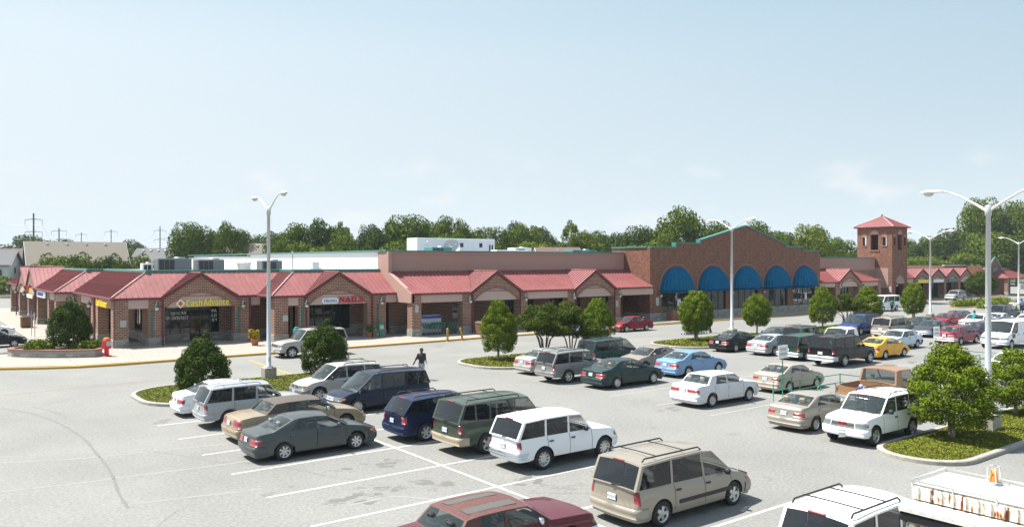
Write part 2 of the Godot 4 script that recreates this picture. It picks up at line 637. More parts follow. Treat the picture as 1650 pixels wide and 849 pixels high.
func stripe(parent: Node, a: Vector2, b: Vector2, w: float, y: float, m: Material, called := "stall_line") -> void:
	var d := (b - a).normalized()
	var n := Vector2(-d.y, d.x) * w / 2
	var st := st_new()
	var k := maxi(1, int(a.distance_to(b) / 1.5))
	var r := RandomNumberGenerator.new()
	r.seed = int(a.x * 31 + a.y * 17 + 9999)
	var pa := a
	var na := n * r.randf_range(0.9, 1.1)
	for i in k:
		var pb := a.lerp(b, (i + 1.0) / k)
		var nb := n * r.randf_range(0.86, 1.12)
		quad(st, Vector3(pa.x + na.x, y, pa.y + na.y), Vector3(pb.x + nb.x, y, pb.y + nb.y), Vector3(pb.x - nb.x, y, pb.y - nb.y), Vector3(pa.x - na.x, y, pa.y - na.y))
		pa = pb
		na = nb
	part(parent, called, done(st), m)

func lot() -> void:
	var g := structure("ground")
	part(g, "turf", sheet(-900, 1500, -1600, 300, -0.06), M.lawn)
	var pl := structure("parking_lot")
	part(pl, "asphalt", sheet(-60, 260, -185, 30, 0.0), M.asphalt)
	# white stall lines, double rows with a centre line
	for row: Array in [[7.95, 13.72, 19.5, 0, 11], [27.3, 33.2, 39.1, 0, 8], [46.0, 51.4, 56.8, 0, 7], [64.6, 70.4, 76.0, 0, 7], [82.0, 86.6, 91.0, 0, 7], [98.0, 103.0, 108.0, 1, 6]]:
		for k in range(row[3], row[4]):
			var z := -34.1 + 3.07 * k
			stripe(pl, Vector2(row[0], z), Vector2(row[2], z), 0.12, 0.004, M.white_paint if row[0] < 20 else M.worn_white_paint)
		stripe(pl, Vector2(row[1], -34.1 + 3.07 * row[3]), Vector2(row[1], -34.1 + 3.07 * (row[4] - 1)), 0.12, 0.008, M.white_paint if row[0] < 20 else M.worn_white_paint)
	# yellow lines of the fire lane
	stripe(pl, Vector2(18.25, -53.2), Vector2(17.8, -43.9), 0.2, 0.004, M.yellow_paint, "fire_lane_line")
	stripe(pl, Vector2(-2.0, -46.0), Vector2(15.5, -47.7), 0.13, 0.004, M.old_yellow_paint, "fire_lane_line")
	for k in 7:
		stripe(pl, Vector2(24.0 + 12.0 * k, -48.6), Vector2(33.0 + 12.0 * k, -48.7), 0.12, 0.004, M.old_yellow_paint, "fire_lane_line")
	# skid mark sweeping across the open asphalt, and seams of older paving
	var arc: Array = []
	for p: Array in [[-20, 655], [30, 662], [70, 672], [105, 688], [135, 708], [152, 728], [170, 750], [182, 772], [190, 795], [205, 818]]:
		arc.append(ground_at(p[0], p[1]))
	ribbon(pl, arc, 0.10, 0.003, M.tyre_mark, "skid_mark")
	ribbon(pl, [ground_at(50, 655), ground_at(85, 663), ground_at(107, 673)], 0.07, 0.003, M.tyre_mark, "skid_mark")
	for s: Array in [[[0, 745], [130, 738], [290, 722], [400, 712]], [[0, 792], [110, 780], [200, 768], [330, 752], [420, 740]], [[210, 812], [330, 798], [420, 788]], [[560, 815], [600, 806], [640, 800], [720, 808]]]:
		var pts: Array = []
		for p: Array in s:
			pts.append(ground_at(p[0], p[1]))
		ribbon(pl, pts, 0.13, 0.003, M.seam_grey, "paving_seam")
	# oil stains in the stalls and aisles; the two widest are painted shade
	var r := RandomNumberGenerator.new()
	r.seed = 12
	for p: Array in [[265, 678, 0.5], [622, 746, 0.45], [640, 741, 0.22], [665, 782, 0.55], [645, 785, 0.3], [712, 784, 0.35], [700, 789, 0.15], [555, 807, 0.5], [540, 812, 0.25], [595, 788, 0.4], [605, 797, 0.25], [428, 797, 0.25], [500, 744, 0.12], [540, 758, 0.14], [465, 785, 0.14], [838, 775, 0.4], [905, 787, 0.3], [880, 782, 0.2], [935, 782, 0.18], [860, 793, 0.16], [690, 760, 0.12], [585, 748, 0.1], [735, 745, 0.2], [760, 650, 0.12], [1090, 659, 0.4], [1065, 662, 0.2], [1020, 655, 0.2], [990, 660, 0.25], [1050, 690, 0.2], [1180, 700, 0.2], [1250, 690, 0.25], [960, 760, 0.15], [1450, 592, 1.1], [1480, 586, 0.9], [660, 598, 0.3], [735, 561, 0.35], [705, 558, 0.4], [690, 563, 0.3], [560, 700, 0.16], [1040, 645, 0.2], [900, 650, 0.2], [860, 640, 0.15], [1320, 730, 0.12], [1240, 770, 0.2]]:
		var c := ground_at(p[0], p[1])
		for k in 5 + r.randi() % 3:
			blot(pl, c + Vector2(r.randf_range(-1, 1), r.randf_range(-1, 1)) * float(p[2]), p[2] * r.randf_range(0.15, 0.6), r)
	# drips where cars stand, along every row
	for row: Array in [[10.9, 11], [16.6, 11], [30.2, 8], [36.2, 8], [48.9, 7], [54.3, 7], [67.6, 7], [73.2, 7]]:
		for k in row[1]:
			if r.randf() < 0.75:
				var c2 := Vector2(row[0] + r.randf_range(-0.8, 0.8), -32.6 + 3.07 * k + r.randf_range(-0.5, 0.5))
				for q in 2 + r.randi() % 5:
					blot(pl, c2 + Vector2(r.randf_range(-1, 1), r.randf_range(-0.6, 0.6)) * 0.6, r.randf_range(0.05, 0.2), r)
	# hairline cracks wandering over the asphalt
	for k in 9:
		var p := ground_at(r.randf_range(-40, 1500), r.randf_range(640, 840))
		var pts: Array = [p]
		var an := r.randf() * TAU
		for q in 5 + r.randi() % 5:
			an += r.randf_range(-0.35, 0.35)
			p += Vector2(cos(an), sin(an)) * r.randf_range(0.5, 1.1)
			pts.append(p)
		ribbon(pl, pts, 0.025, 0.0031, M.asphalt_patch, "crack")
	# pavement in front of the shops: kerb, then slabs of concrete
	var pv := structure("pavement")
	var edge := PackedVector2Array()
	for p: Array in [[-3.0, -66.0], [-2.0, -63.3], [0.2, -60.6], [2.4, -58.9], [4.4, -57.6], [6.4, -56.4], [8.4, -55.6], [10.5, -55.35], [14, -55.45], [18, -55.5], [22, -55.5], [26, -55.5], [30, -55.5], [34, -55.55], [38, -55.6], [42, -55.6], [46, -55.65], [50, -55.7]]:
		edge.append(Vector2(p[0], p[1]))
	kerb_ring(pv, edge, 0.16, 0.15, M.yellow_paint, false)
	edge = PackedVector2Array([Vector2(60.2, -57.6), Vector2(60.8, -56.9), Vector2(61.8, -56.35), Vector2(63.2, -56.15)])
	for k in 13:
		edge.append(Vector2(65.0 + 4.0 * k, -56.1))
	kerb_ring(pv, edge, 0.16, 0.15, M.yellow_paint, false)
	edge = PackedVector2Array()
	for k in 16:
		edge.append(Vector2(116.0 + 4.0 * k, -60.6 - 2.5 * smoothstep(0, 5, k)))
	kerb_ring(pv, edge, 0.16, 0.15, M.yellow_paint, false)
	# side pavement kerb of the left wing
	edge = PackedVector2Array([Vector2(8.0, -132), Vector2(8.0, -120), Vector2(8.0, -108), Vector2(8.0, -96), Vector2(8.0, -84), Vector2(8.0, -74), Vector2(7.7, -69.5), Vector2(6.0, -67.2), Vector2(2.0, -66.5), Vector2(-3.0, -66.2)])
	kerb_ring(pv, edge, 0.15, 0.15, M.kerb_concrete, false)
	var top := 0.15
	var slabs := func(x0: float, x1: float, z0: float, z1: float, step: float, stepz: float) -> void:
		var nx := int(ceil((x1 - x0) / step))
		var nz := int(ceil((z1 - z0) / stepz))
		for i in nx:
			for j in nz:
				var a := x0 + (x1 - x0) * i / nx
				var b := x0 + (x1 - x0) * (i + 1) / nx
				var c := z0 + (z1 - z0) * j / nz
				var d := z0 + (z1 - z0) * (j + 1) / nz
				part(pv, "slab", cbox(Vector3(a + 0.008, -0.05, c + 0.008), Vector3(b - 0.008, top, d - 0.008), 0.012), M.concrete)
	slabs.call(12.0, 51.0, -60.5, -55.68, 3.0, 2.42)
	slabs.call(12.0, 51.0, -69.5, -60.5, 3.0, 4.5)
	slabs.call(51.0, 60.0, -64.0, -57.7, 3.0, 3.2)
	slabs.call(60.0, 116.0, -60.4, -57.0, 3.0, 3.4)
	slabs.call(98.0, 130.0, -66.0, -60.4, 4.0, 2.8)
	slabs.call(130.0, 180.0, -69.0, -63.3, 4.0, 2.9)
	slabs.call(8.15, 12.0, -132.0, -66.0, 3.85, 3.3)
	# corner apron around the planter
	var corner := [PackedVector2Array([Vector2(4.5, -57.85), Vector2(8.4, -55.86), Vector2(8.4, -61.5), Vector2(4.5, -61.5)]), PackedVector2Array([Vector2(8.42, -55.86), Vector2(11.98, -55.66), Vector2(11.98, -61.5), Vector2(8.42, -61.5)]),
		PackedVector2Array([Vector2(0.5, -60.75), Vector2(4.48, -57.88), Vector2(4.48, -61.5), Vector2(0.5, -61.5)]), PackedVector2Array([Vector2(-1.7, -63.5), Vector2(0.0, -61.52), Vector2(8.4, -61.52), Vector2(8.4, -66.0), Vector2(-2.8, -66.0)]), PackedVector2Array([Vector2(8.42, -61.52), Vector2(11.98, -61.52), Vector2(11.98, -65.98), Vector2(8.42, -65.98)])]
	for c: PackedVector2Array in corner:
		part(pv, "slab", pad(c, -0.05, top), M.concrete)
	# ramp by the anchor entrance
	var st := st_new()
	quad(st, Vector3(60.0, 0.15, -57.7), Vector3(51.0, 0.15, -57.7), Vector3(50.2, 0.01, -55.8), Vector3(60.1, 0.01, -55.8))
	quad(st, Vector3(60.0, 0.14, -57.0), Vector3(60.0, 0.14, -57.7), Vector3(60.1, 0.01, -55.8), Vector3(61.2, 0.14, -56.6))
	part(pv, "ramp", done(st), M.concrete)
	# road, kerb and grass beyond the left wing
	var rd := structure("side_road")
	part(rd, "verge", sheet(-120, 60, -205, -184, 0.05), M.lawn)
	part(rd, "road_kerb", box(Vector3(-120, 0, -184), Vector3(60, 0.16, -183.6)), M.yellow_paint)
	part(rd, "verge", pad(rounded(-10, 8.5, -150, -146.5, 1.2), 0.0, 0.16), M.lawn)
	# planted islands of the lot
	for a: Array in [[8.55, 21.2, -44.2, -37.55, 2.6, 0], [28.0, 42.0, -44.2, -38.4, 2.3, 0], [46.5, 61.5, -44.4, -38.6, 2.4, 0], [65.0, 81.0, -44.4, -39.2, 2.2, 0], [84.5, 98.0, -44.4, -39.4, 2.2, 0], [26.2, 44.0, -14.5, -11.35, 1.5, 0], [118.0, 137.0, -52.6, -50.3, 1.1, 1], [116.0, 133.0, -48.4, -45.6, 1.1, 0]]:
		var isl := structure("planted_island")
		isl.set_meta("label", "kerbed planted island in the parking lot")
		var o := rounded(a[0], a[1], a[2], a[3], a[4])
		kerb_ring(isl, o, 0.2, 0.15, M.yellow_paint if a[5] else M.kerb_concrete)
		part(isl, "soil", pad(inset(o, 0.2), 0.0, 0.13), M.island_soil)

func ground_at(px: float, py: float) -> Vector2:
	# the place on the ground that the photograph shows at a pixel
	var az := deg_to_rad(52.7)
	var fw := Vector3(cos(az), 0, -sin(az))
	var rt := Vector3(sin(az), 0, cos(az))
	var d := fw + rt * (px - 825.0) / 1276.0 - UP * (py - 422.0) / 1276.0
	var t := -6.6 / d.y
	return Vector2(d.x * t, d.z * t)

func ribbon(parent: Node, pts: Array, w: float, y: float, m: Material, called: String) -> void:
	var fine: Array = []
	for i in pts.size() - 1:
		var p0: Vector2 = pts[maxi(i - 1, 0)]
		var p1: Vector2 = pts[i]
		var p2: Vector2 = pts[i + 1]
		var p3: Vector2 = pts[mini(i + 2, pts.size() - 1)]
		for k in 6:
			fine.append(p1.cubic_interpolate(p2, p0, p3, k / 6.0))
	fine.append(pts[-1])
	var st := st_new()
	var r := RandomNumberGenerator.new()
	r.seed = fine.size()
	var pl := Vector2.ZERO
	var pr := Vector2.ZERO
	for i in fine.size():
		var d: Vector2 = (fine[mini(i + 1, fine.size() - 1)] - fine[maxi(i - 1, 0)]).normalized()
		var n := Vector2(-d.y, d.x) * w * 0.5 * r.randf_range(0.6, 1.3)
		var l: Vector2 = fine[i] + n
		var q: Vector2 = fine[i] - n
		if i > 0:
			quad(st, Vector3(pl.x, y, pl.y), Vector3(l.x, y, l.y), Vector3(q.x, y, q.y), Vector3(pr.x, y, pr.y))
		pl = l
		pr = q
	part(parent, called, done(st), m)

var blot_y := 0.0022
func blot(parent: Node, c: Vector2, rad: float, r: RandomNumberGenerator) -> void:
	var st := st_new()
	blot_y = 0.0018 + fmod(blot_y * 7.31, 0.0011)
	var n := 14
	var ring: Array = []
	var ph := r.randf() * TAU
	for k in n:
		var a := TAU * k / n
		var q := rad * (0.75 + 0.3 * sin(2 * a + ph) + r.randf_range(-0.25, 0.25))
		ring.append(Vector3(c.x + q * cos(a) * 1.3, blot_y, c.y + q * sin(a)))
	for k in n:
		tri(st, Vector3(c.x, blot_y, c.y), ring[k], ring[(k + 1) % n])
	part(parent, "oil_and_shade_blot", done(st), M.stain_and_shade if rad > 0.16 else M.asphalt_patch)  # oil marks, and the two wide patches of shade painted on the asphalt

# ---------------------------------------------------------------- shop building kit
# Everything of a front is laid out in its own frame: x along the front, y up, z outwards.
const EAVE := 3.9
const RIDGE := 5.75

func front_frame(z: float) -> Transform3D:
	return Transform3D(Basis.IDENTITY, Vector3(0, 0, z))

func side_frame(x: float) -> Transform3D:
	# a front that faces -x; its own x is the world's z
	return Transform3D(Basis(Vector3(0, 0, 1), Vector3(0, 1, 0), Vector3(-1, 0, 0)), Vector3(x, 0, 0))

# standing-seam roof plane: an outline in (s, t) on the plane O + s E + t T, cut into panels
func metal_plane(parent: Node, o: Vector3, e: Vector3, t: Vector3, poly: PackedVector2Array, pitch := 0.42) -> void:
	var n := e.cross(t).normalized()
	if n.y < 0:
		n = -n
	var lo := 1e9
	var hi := -1e9
	for p in poly:
		lo = minf(lo, p.x)
		hi = maxf(hi, p.x)
	var k0 := int(floor(lo / pitch))
	var k1 := int(ceil(hi / pitch))
	for k in range(k0, k1):
		var s0 := k * pitch
		var s1 := s0 + pitch
		var strip := PackedVector2Array([Vector2(s0, -50), Vector2(s1, -50), Vector2(s1, 50), Vector2(s0, 50)])
		for piece: PackedVector2Array in Geometry2D.intersect_polygons(poly, strip):
			var st := st_new()
			var tr := Geometry2D.triangulate_polygon(piece)
			for i in range(0, tr.size(), 3):
				tri(st, o + e * piece[tr[i]].x + t * piece[tr[i]].y, o + e * piece[tr[i + 1]].x + t * piece[tr[i + 1]].y, o + e * piece[tr[i + 2]].x + t * piece[tr[i + 2]].y)
			var ta := 1e9
			var tb := -1e9
			for p in piece:
				if absf(p.x - s0) < 0.004:
					ta = minf(ta, p.y)
					tb = maxf(tb, p.y)
			if tb - ta > 0.08:
				var a := o + e * s0 + t * ta
				var b := o + e * s0 + t * tb
				var w := e * 0.026
				var u := n * 0.07
				quad(st, a, b, b + u, a + u)
				quad(st, a + w, a + w + u, b + w + u, b + w)
				quad(st, a + u, b + u, b + w + u, a + w + u)
				quad(st, a, a + u, a + w + u, a + w)
			part(parent, "panel", done(st), M.roof_red)

# sloping canopy roof of a front; outline given as (x, share of the slope)
func canopy(parent: Node, xf: Transform3D, outline: Array, depth := 3.04, rise := RIDGE - EAVE, eave := EAVE, gaps := []) -> Node3D:
	var roof := group_part(parent, "canopy_roof")
	var l := sqrt(depth * depth + rise * rise)
	var poly := PackedVector2Array()
	for p: Array in outline:
		poly.append(Vector2(p[0], p[1] * l))
	var o := xf * Vector3(0, eave, 0)
	var e := xf.basis * Vector3(1, 0, 0)
	var t := xf.basis * (Vector3(0, rise, -depth) / l)
	metal_plane(roof, o, e, t, poly)
	# gutter along the eave
	var a := 1e9
	var b := -1e9
	for p: Array in outline:
		if p[1] == 0.0:
			a = minf(a, p[0])
			b = maxf(b, p[0])
	var cuts := [a]
	for g: Array in gaps:
		cuts.append_array(g)
	cuts.append(b)
	for i in range(0, cuts.size(), 2):
		part(roof, "gutter", cbox(Vector3(cuts[i], eave - 0.17, -0.06), Vector3(cuts[i + 1], eave - 0.005, 0.1), 0.03), M.trim_red, xf)
	return roof

func cap_line(parent: Node, a: Vector3, b: Vector3, m: Material, r := 0.07) -> void:
	var up := Vector3(0, 0.03, 0)
	part(parent, "ridge_cap", tube([a + up, b + up], [r, r], 6), m)

func pier(parent: Node, xf: Transform3D, x0: float, x1: float, depth := 0.8, top := 3.74, base := 0.75) -> void:
	var p := part(parent, "pier", box(Vector3(x0, base, -depth), Vector3(x1, top, 0)), M.brick, xf)
	part(p, "block_base", cbox(Vector3(x0 - 0.04, 0.1, -depth - 0.04), Vector3(x1 + 0.04, base, 0.04), 0.02), M.block)

func band(parent: Node, xf: Transform3D, x0: float, x1: float) -> void:
	part(parent, "fascia_panel", box(Vector3(x0, 3.05, -0.5), Vector3(x1, 3.74, -0.06)), M.stucco_bounce_lit, xf)

func arc_points(cx: float, y: float, half: float, rise: float, n := 18) -> PackedVector2Array:
	var p := PackedVector2Array()
	var r := (half * half + rise * rise) / (2 * rise)
	var a0 := asin(clampf(half / r, -1, 1))
	for i in n + 1:
		var a := -a0 + 2 * a0 * i / n
		p.append(Vector2(cx + r * sin(a), y + rise - r + r * cos(a)))
	return p

# brick gable with a segmental arch, its infill panel, soldier-course ring, rake trim and roof slopes
func gable(parent: Node, xf: Transform3D, x0: float, x1: float, apex := 5.7, depth := 3.0, spring := 3.05, rise := 1.1, brick: Material = null, fill: Material = null) -> void:
	if brick == null:
		brick = M.brick
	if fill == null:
		fill = M.stucco_bounce_lit
	var cx := (x0 + x1) / 2
	var half := (x1 - x0) / 2 - 0.28
	var arch := arc_points(cx, spring, half, rise)
	var poly := PackedVector2Array([Vector2(x0, spring), Vector2(x0, EAVE), Vector2(cx, apex), Vector2(x1, EAVE), Vector2(x1, spring)])
	for i in range(arch.size() - 1, -1, -1):
		poly.append(arch[i])
	var gw := part(parent, "gable_wall", slab(poly, -0.35, 0.06), brick, xf)
	var seg := arch.duplicate()
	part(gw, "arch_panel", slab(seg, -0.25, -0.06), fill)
	# ring of bricks on edge, one by one
	var n := 34
	var out := arc_points(cx, spring, half, rise, n)
	for i in n:
		var a := out[i]
		var b := out[i + 1]
		var m := (a + b) / 2
		var d := (b - a).normalized()
		var u := Vector2(-d.y, d.x)
		var g := d * 0.012
		part(gw, "arch_brick", slab(PackedVector2Array([a + g, b - g, b - g + u * 0.18, a + g + u * 0.18]), 0.0, 0.085), M.arch_brick)
	var roof := group_part(parent, "gable_roof")
	var rk := Vector2(cx - x0, apex - EAVE)
	var l := rk.length()
	for s: float in [-1.0, 1.0]:
		var e0 := Vector3(cx + s * (cx - x0 + 0.12), EAVE - 0.12 * rk.y / rk.x, 0)
		var t := Vector3(-s * rk.x, rk.y, 0) / l
		var ll := l * (1.0 + 0.12 / rk.x)
		# triangle: front eave, front apex, back apex
		var o := xf * (e0 + Vector3(0, 0.05, 0.16))
		metal_plane(roof, o, xf.basis * Vector3(0, 0, -1), xf.basis * t, PackedVector2Array([Vector2(0, 0), Vector2(0, ll), Vector2(depth + 0.2, ll), Vector2(0.35, 0.0)]), 0.40)
		var q := PackedVector2Array()
		for v: Array in [[0.0, 0.0], [1.0, 0.0], [1.0, 1.0], [0.0, 1.0]]:
			var base := Vector2(e0.x, e0.y).lerp(Vector2(cx, apex + 0.0), v[0])
			q.append(base + Vector2(0, -0.19 + 0.2 * v[1]))
		part(roof, "rake_trim", slab(q, 0.07, 0.2), M.trim_red, xf)
	part(roof, "ridge_cap", tube([xf * Vector3(cx, apex + 0.07, 0.2), xf * Vector3(cx, apex + 0.07, -depth)], [0.06, 0.06], 6), M.roof_red)

# glazed shop front: frames, panes, a door, and a dim room behind
func storefront(parent: Node, xf: Transform3D, x0: float, x1: float, y0: float, y1: float, z: float, bays: int, doors: Array, deep := 5.0, lit := false) -> Node3D:
	var s := group_part(parent, "shop_window", xf * Transform3D(Basis.IDENTITY, Vector3(0, 0, z)))
	var fr := 0.07
	for i in bays + 1:
		var x := lerpf(x0, x1, float(i) / bays)
		part(s, "mullion", box(Vector3(x - fr / 2, y0, -0.05), Vector3(x + fr / 2, y1, 0.05)), M.dark_frame)
	part(s, "head_frame", box(Vector3(x0, y1 - 0.09, -0.06), Vector3(x1, y1, 0.06)), M.dark_frame)
	part(s, "sill_frame", box(Vector3(x0, y0, -0.06), Vector3(x1, y0 + 0.08, 0.06)), M.dark_frame)
	for i in bays:
		var a := lerpf(x0, x1, float(i) / bays) + fr / 2
		var b := lerpf(x0, x1, float(i + 1) / bays) - fr / 2
		part(s, "pane", box(Vector3(a, y0 + 0.08, -0.008), Vector3(b, y1 - 0.09, 0.008)), M.shop_glass)
		if doors.has(i):
			part(s, "transom", box(Vector3(a, 2.25, -0.05), Vector3(b, 2.32, 0.05)), M.dark_frame)
			part(s, "push_bar", box(Vector3(a + 0.05, 1.05, 0.03), Vector3(b - 0.05, 1.1, 0.09)), M.dark_frame)
			part(s, "kick_plate", box(Vector3(a, y0 + 0.08, -0.03), Vector3(b, y0 + 0.36, 0.03)), M.dark_frame)
	# room
	part(s, "room_back", box(Vector3(x0, 0, -deep - 0.1), Vector3(x1, 3.4, -deep)), M.shop_dark)
	part(s, "room_side", box(Vector3(x0 - 0.1, 0, -deep), Vector3(x0, 3.4, -0.1)), M.shop_dark)
	part(s, "room_side", box(Vector3(x1, 0, -deep), Vector3(x1 + 0.1, 3.4, -0.1)), M.shop_dark)
	part(s, "room_ceiling", box(Vector3(x0, 3.3, -deep), Vector3(x1, 3.4, -0.1)), M.shop_dark)
	part(s, "room_floor", box(Vector3(x0, 0.02, -deep), Vector3(x1, 0.16, -0.1)), M.shop_floor)
	var r := RandomNumberGenerator.new()
	r.seed = int(x0 * 13 + x1 * 7 + 3000)
	for k in int((x1 - x0) / 1.6):
		var x := x0 + 0.6 + 1.6 * k
		part(s, "display_shelf", cbox(Vector3(x, 0.16, -1.9 - r.randf() * 1.5), Vector3(x + 0.9, 0.9 + r.randf() * 0.9, -1.4), 0.02), M.shelf)
	return s

# block courses along the foot of a wall, one length between each pair of openings
func wall_base(parent: Node, xf: Transform3D, spans: Array, y1 := 0.8) -> void:
	for p: Array in spans:
		part(parent, "wall_base", box(Vector3(p[0], 0.1, 0.0), Vector3(p[1], y1, 0.05)), M.block, xf)

func downspout(parent: Node, xf: Transform3D, x: float, z := 0.1) -> void:
	part(parent, "downspout", cbox(Vector3(x - 0.06, 0.15, z - 0.06), Vector3(x + 0.06, 3.8, z + 0.06), 0.015), M.trim_red, xf)

# barn lamp on a bracket
func wall_lamp(parent: Node, xf: Transform3D, x: float, y := 3.15, z := 0.0) -> void:
	var l := part(parent, "wall_lamp", lathe([Vector2(0.03, 0.3), Vector2(0.07, 0.26), Vector2(0.12, 0.12), Vector2(0.24, 0.0), Vector2(0.24, -0.03), Vector2(0.13, -0.02)], 12), M.lamp_hood, xf * Transform3D(Basis.IDENTITY, Vector3(x, y, z + 0.42)))
	part(l, "globe", lathe([Vector2(0.13, -0.02), Vector2(0.14, -0.12), Vector2(0.09, -0.23), Vector2(0.0, -0.26)], 12), M.opal)
	part(l, "bracket", tube([Vector3(0, 0.28, 0), Vector3(0, 0.42, -0.1), Vector3(0, 0.42, -0.3), Vector3(0, 0.3, -0.42)], [0.02, 0.02, 0.02, 0.02], 6), M.lamp_hood)

func pipe_panel(parent: Node, xf: Transform3D, x: float) -> void:
	part(parent, "corner_guard", cbox(Vector3(x - 0.09, 0.85, 0.0), Vector3(x + 0.09, 2.95, 0.05), 0.01), M.lantern_green, xf)

# ---------------------------------------------------------------- the left row: two shop fronts and the wing
func left_shops() -> void:
	var b := thing("shop_row", "low brick shop row with stepped red metal roofs and arched gables at the corner", "shop building", Vector3.ZERO)
	var A := front_frame(-65.3)
	var B := front_frame(-62.1)
	var d := 3.04
	# roofs
	canopy(b, A, [[12.0, 0.0], [23.08, 0.0], [26.12, 1.0], [15.04, 1.0]], d, RIDGE - EAVE, EAVE, [[15.6, 21.32]])
	canopy(b, B, [[23.08, 0.0], [34.42, 0.0], [34.42, 1.0], [26.12, 1.0]], d, RIDGE - EAVE, EAVE, [[25.93, 31.77]])
	canopy(b, side_frame(23.08), [[-65.3, 0.0], [-62.1, 0.0], [-65.14, 1.0], [-68.34, 1.0]])
	canopy(b, side_frame(12.0), [[-82.5, 0.0], [-65.3, 0.0], [-68.34, 1.0], [-85.54, 1.0]])
	canopy(b, front_frame(-82.5), [[10.5, 0.0], [12.0, 0.0], [15.04, 1.0], [13.54, 1.0]])
	canopy(b, side_frame(10.5), [[-127.0, 0.0], [-82.5, 0.0], [-85.54, 1.0], [-124.0, 1.0]], d, RIDGE - EAVE, EAVE, [[-113.02, -104.98], [-103.92, -96.58]])
	cap_line(b, Vector3(12, EAVE, -65.3), Vector3(15.04, RIDGE, -68.34), M.ridge_cap)
	cap_line(b, Vector3(23.08, EAVE, -62.1), Vector3(26.12, RIDGE, -65.14), M.ridge_cap)
	cap_line(b, Vector3(10.5, EAVE, -82.5), Vector3(13.54, RIDGE, -85.54), M.ridge_cap)
	for s: Array in [[23.08, -65.3, 26.12, -68.34], [12.0, -82.5, 15.04, -85.54]]:
		cap_line(b, Vector3(s[0], EAVE, s[1]), Vector3(s[2], RIDGE, s[3]), M.roof_red, 0.04)
	# gables
	gable(b, A, 15.62, 21.3, 5.7, d)
	gable(b, B, 25.95, 31.75, 5.7, d)
	gable(b, side_frame(10.5), -103.9, -96.6, 6.05, d + 0.2)
	gable(b, side_frame(10.5), -113.0, -105.0, 6.05, d + 0.2)
	# fronts
	for p: Array in [[12.27, 13.17], [14.62, 15.75], [21.2, 22.5]]:
		pier(b, A, p[0], p[1])
	band(b, A, 13.17, 14.62)
	band(b, A, 22.5, 23.3)
	for p: Array in [[23.3, 24.45], [25.35, 26.25], [31.55, 31.95], [32.1, 33.35]]:
		pier(b, B, p[0], p[1])
	band(b, B, 24.45, 25.35)
	band(b, B, 33.35, 34.4)
	var W := side_frame(12.15)
	for p: Array in [[-66.3, -65.4], [-72.6, -71.5], [-74.6, -73.7], [-80.9, -79.9], [-82.4, -81.7]]:
		pier(b, W, p[0], p[1])
	for p: Array in [[-71.5, -66.3], [-79.9, -74.6], [-81.7, -80.9]]:
		band(b, W, p[0], p[1])
	var V := side_frame(10.65)
	for p: Array in [[-84.0, -83.0], [-88.6, -87.6], [-96.8, -95.8], [-104.9, -103.8], [-114.0, -112.8], [-124.0, -122.9]]:
		pier(b, V, p[0], p[1])
	for p: Array in [[-87.6, -84.0], [-95.8, -88.6], [-122.9, -114.0]]:
		band(b, V, p[0], p[1])
	band(b, front_frame(-82.6), 10.65, 12.1)
	for x: float in [15.62, 22.4]:
		downspout(b, A, x)
	for x: float in [25.98, 31.98]:
		downspout(b, B, x)
	for z: float in [-71.4, -81.6]:
		downspout(b, W, z, 0.25)
	for z: float in [-96.0, -114.1]:
		downspout(b, V, z, 0.25)
	for x: float in [15.1, 21.75]:
		wall_lamp(b, A, x)
		pipe_panel(b, A, x - 0.25)
	for x: float in [25.85, 32.75]:
		wall_lamp(b, B, x)
		pipe_panel(b, B, x - 0.2)
	for z: float in [-73.0, -80.5]:
		wall_lamp(b, W, z)
	for z: float in [-104.3, -113.3, -123.4]:
		wall_lamp(b, V, z)
	for a: Array in [[A, 12.82, 1.95], [B, 24.2, 2.05]]:
		part(b, "notice_plate", cbox(Vector3(a[1] - 0.22, a[2] - 0.25, 0.0), Vector3(a[1] + 0.22, a[2] + 0.25, 0.03), 0.01), M.notice_grey, a[0])
	# walls behind the walkway
	var back := front_frame(-68.45)
	part(b, "shop_wall", wall(15.1, 26.2, 0.1, 5.7, -0.25, 0.0, [[16.2, 20.9, 0.15, 3.05], [15.3, 15.7, 0.9, 2.6], [22.6, 23.4, 0.15, 2.5]]), M.brick, back)
	wall_base(b, back, [[15.1, 16.2], [20.9, 22.6], [23.4, 26.2]])
	var s1 := storefront(b, back, 16.2, 20.9, 0.15, 3.05, -0.12, 6, [3, 4])
	part(s1, "bulkhead", box(Vector3(16.2, 0.12, -0.04), Vector3(18.5, 0.72, 0.1)), M.block)
	part(s1, "bulkhead", box(Vector3(20.1, 0.12, -0.04), Vector3(20.9, 0.72, 0.1)), M.block)
	storefront(b, back, 22.6, 23.4, 0.15, 2.5, -0.12, 1, [0], 3.0)
	var back2 := front_frame(-65.25)
	part(b, "shop_wall", wall(26.2, 34.4, 0.1, 5.7, -0.25, 0.0, [[26.5, 31.4, 0.15, 3.05]]), M.brick, back2)
	wall_base(b, back2, [[31.4, 34.4]], 1.05)
	part(b, "shop_wall", wall(-68.45, -65.25, 0.1, 5.7, -0.25, 0.0, [[-67.6, -66.2, 0.15, 2.6]]), M.brick, side_frame(26.2))
	storefront(b, side_frame(26.2), -67.6, -66.2, 0.15, 2.6, -0.12, 1, [0], 0.25)
	var s2 := storefront(b, back2, 26.5, 31.4, 0.15, 3.05, -0.12, 6, [3])
	part(s2, "bulkhead", box(Vector3(30.0, 0.12, -0.04), Vector3(31.4, 0.72, 0.1)), M.block)
	part(s2, "bulkhead", box(Vector3(26.5, 0.12, -0.04), Vector3(28.0, 0.72, 0.1)), M.block)
	var wb := side_frame(15.2)
	part(b, "shop_wall", wall(-85.6, -68.45, 0.1, 5.7, -0.25, 0.0, [[-84.4, -81.0, 0.15, 2.8], [-78.5, -75.5, 0.15, 2.8], [-73.0, -70.2, 0.9, 2.8]]), M.brick, wb)
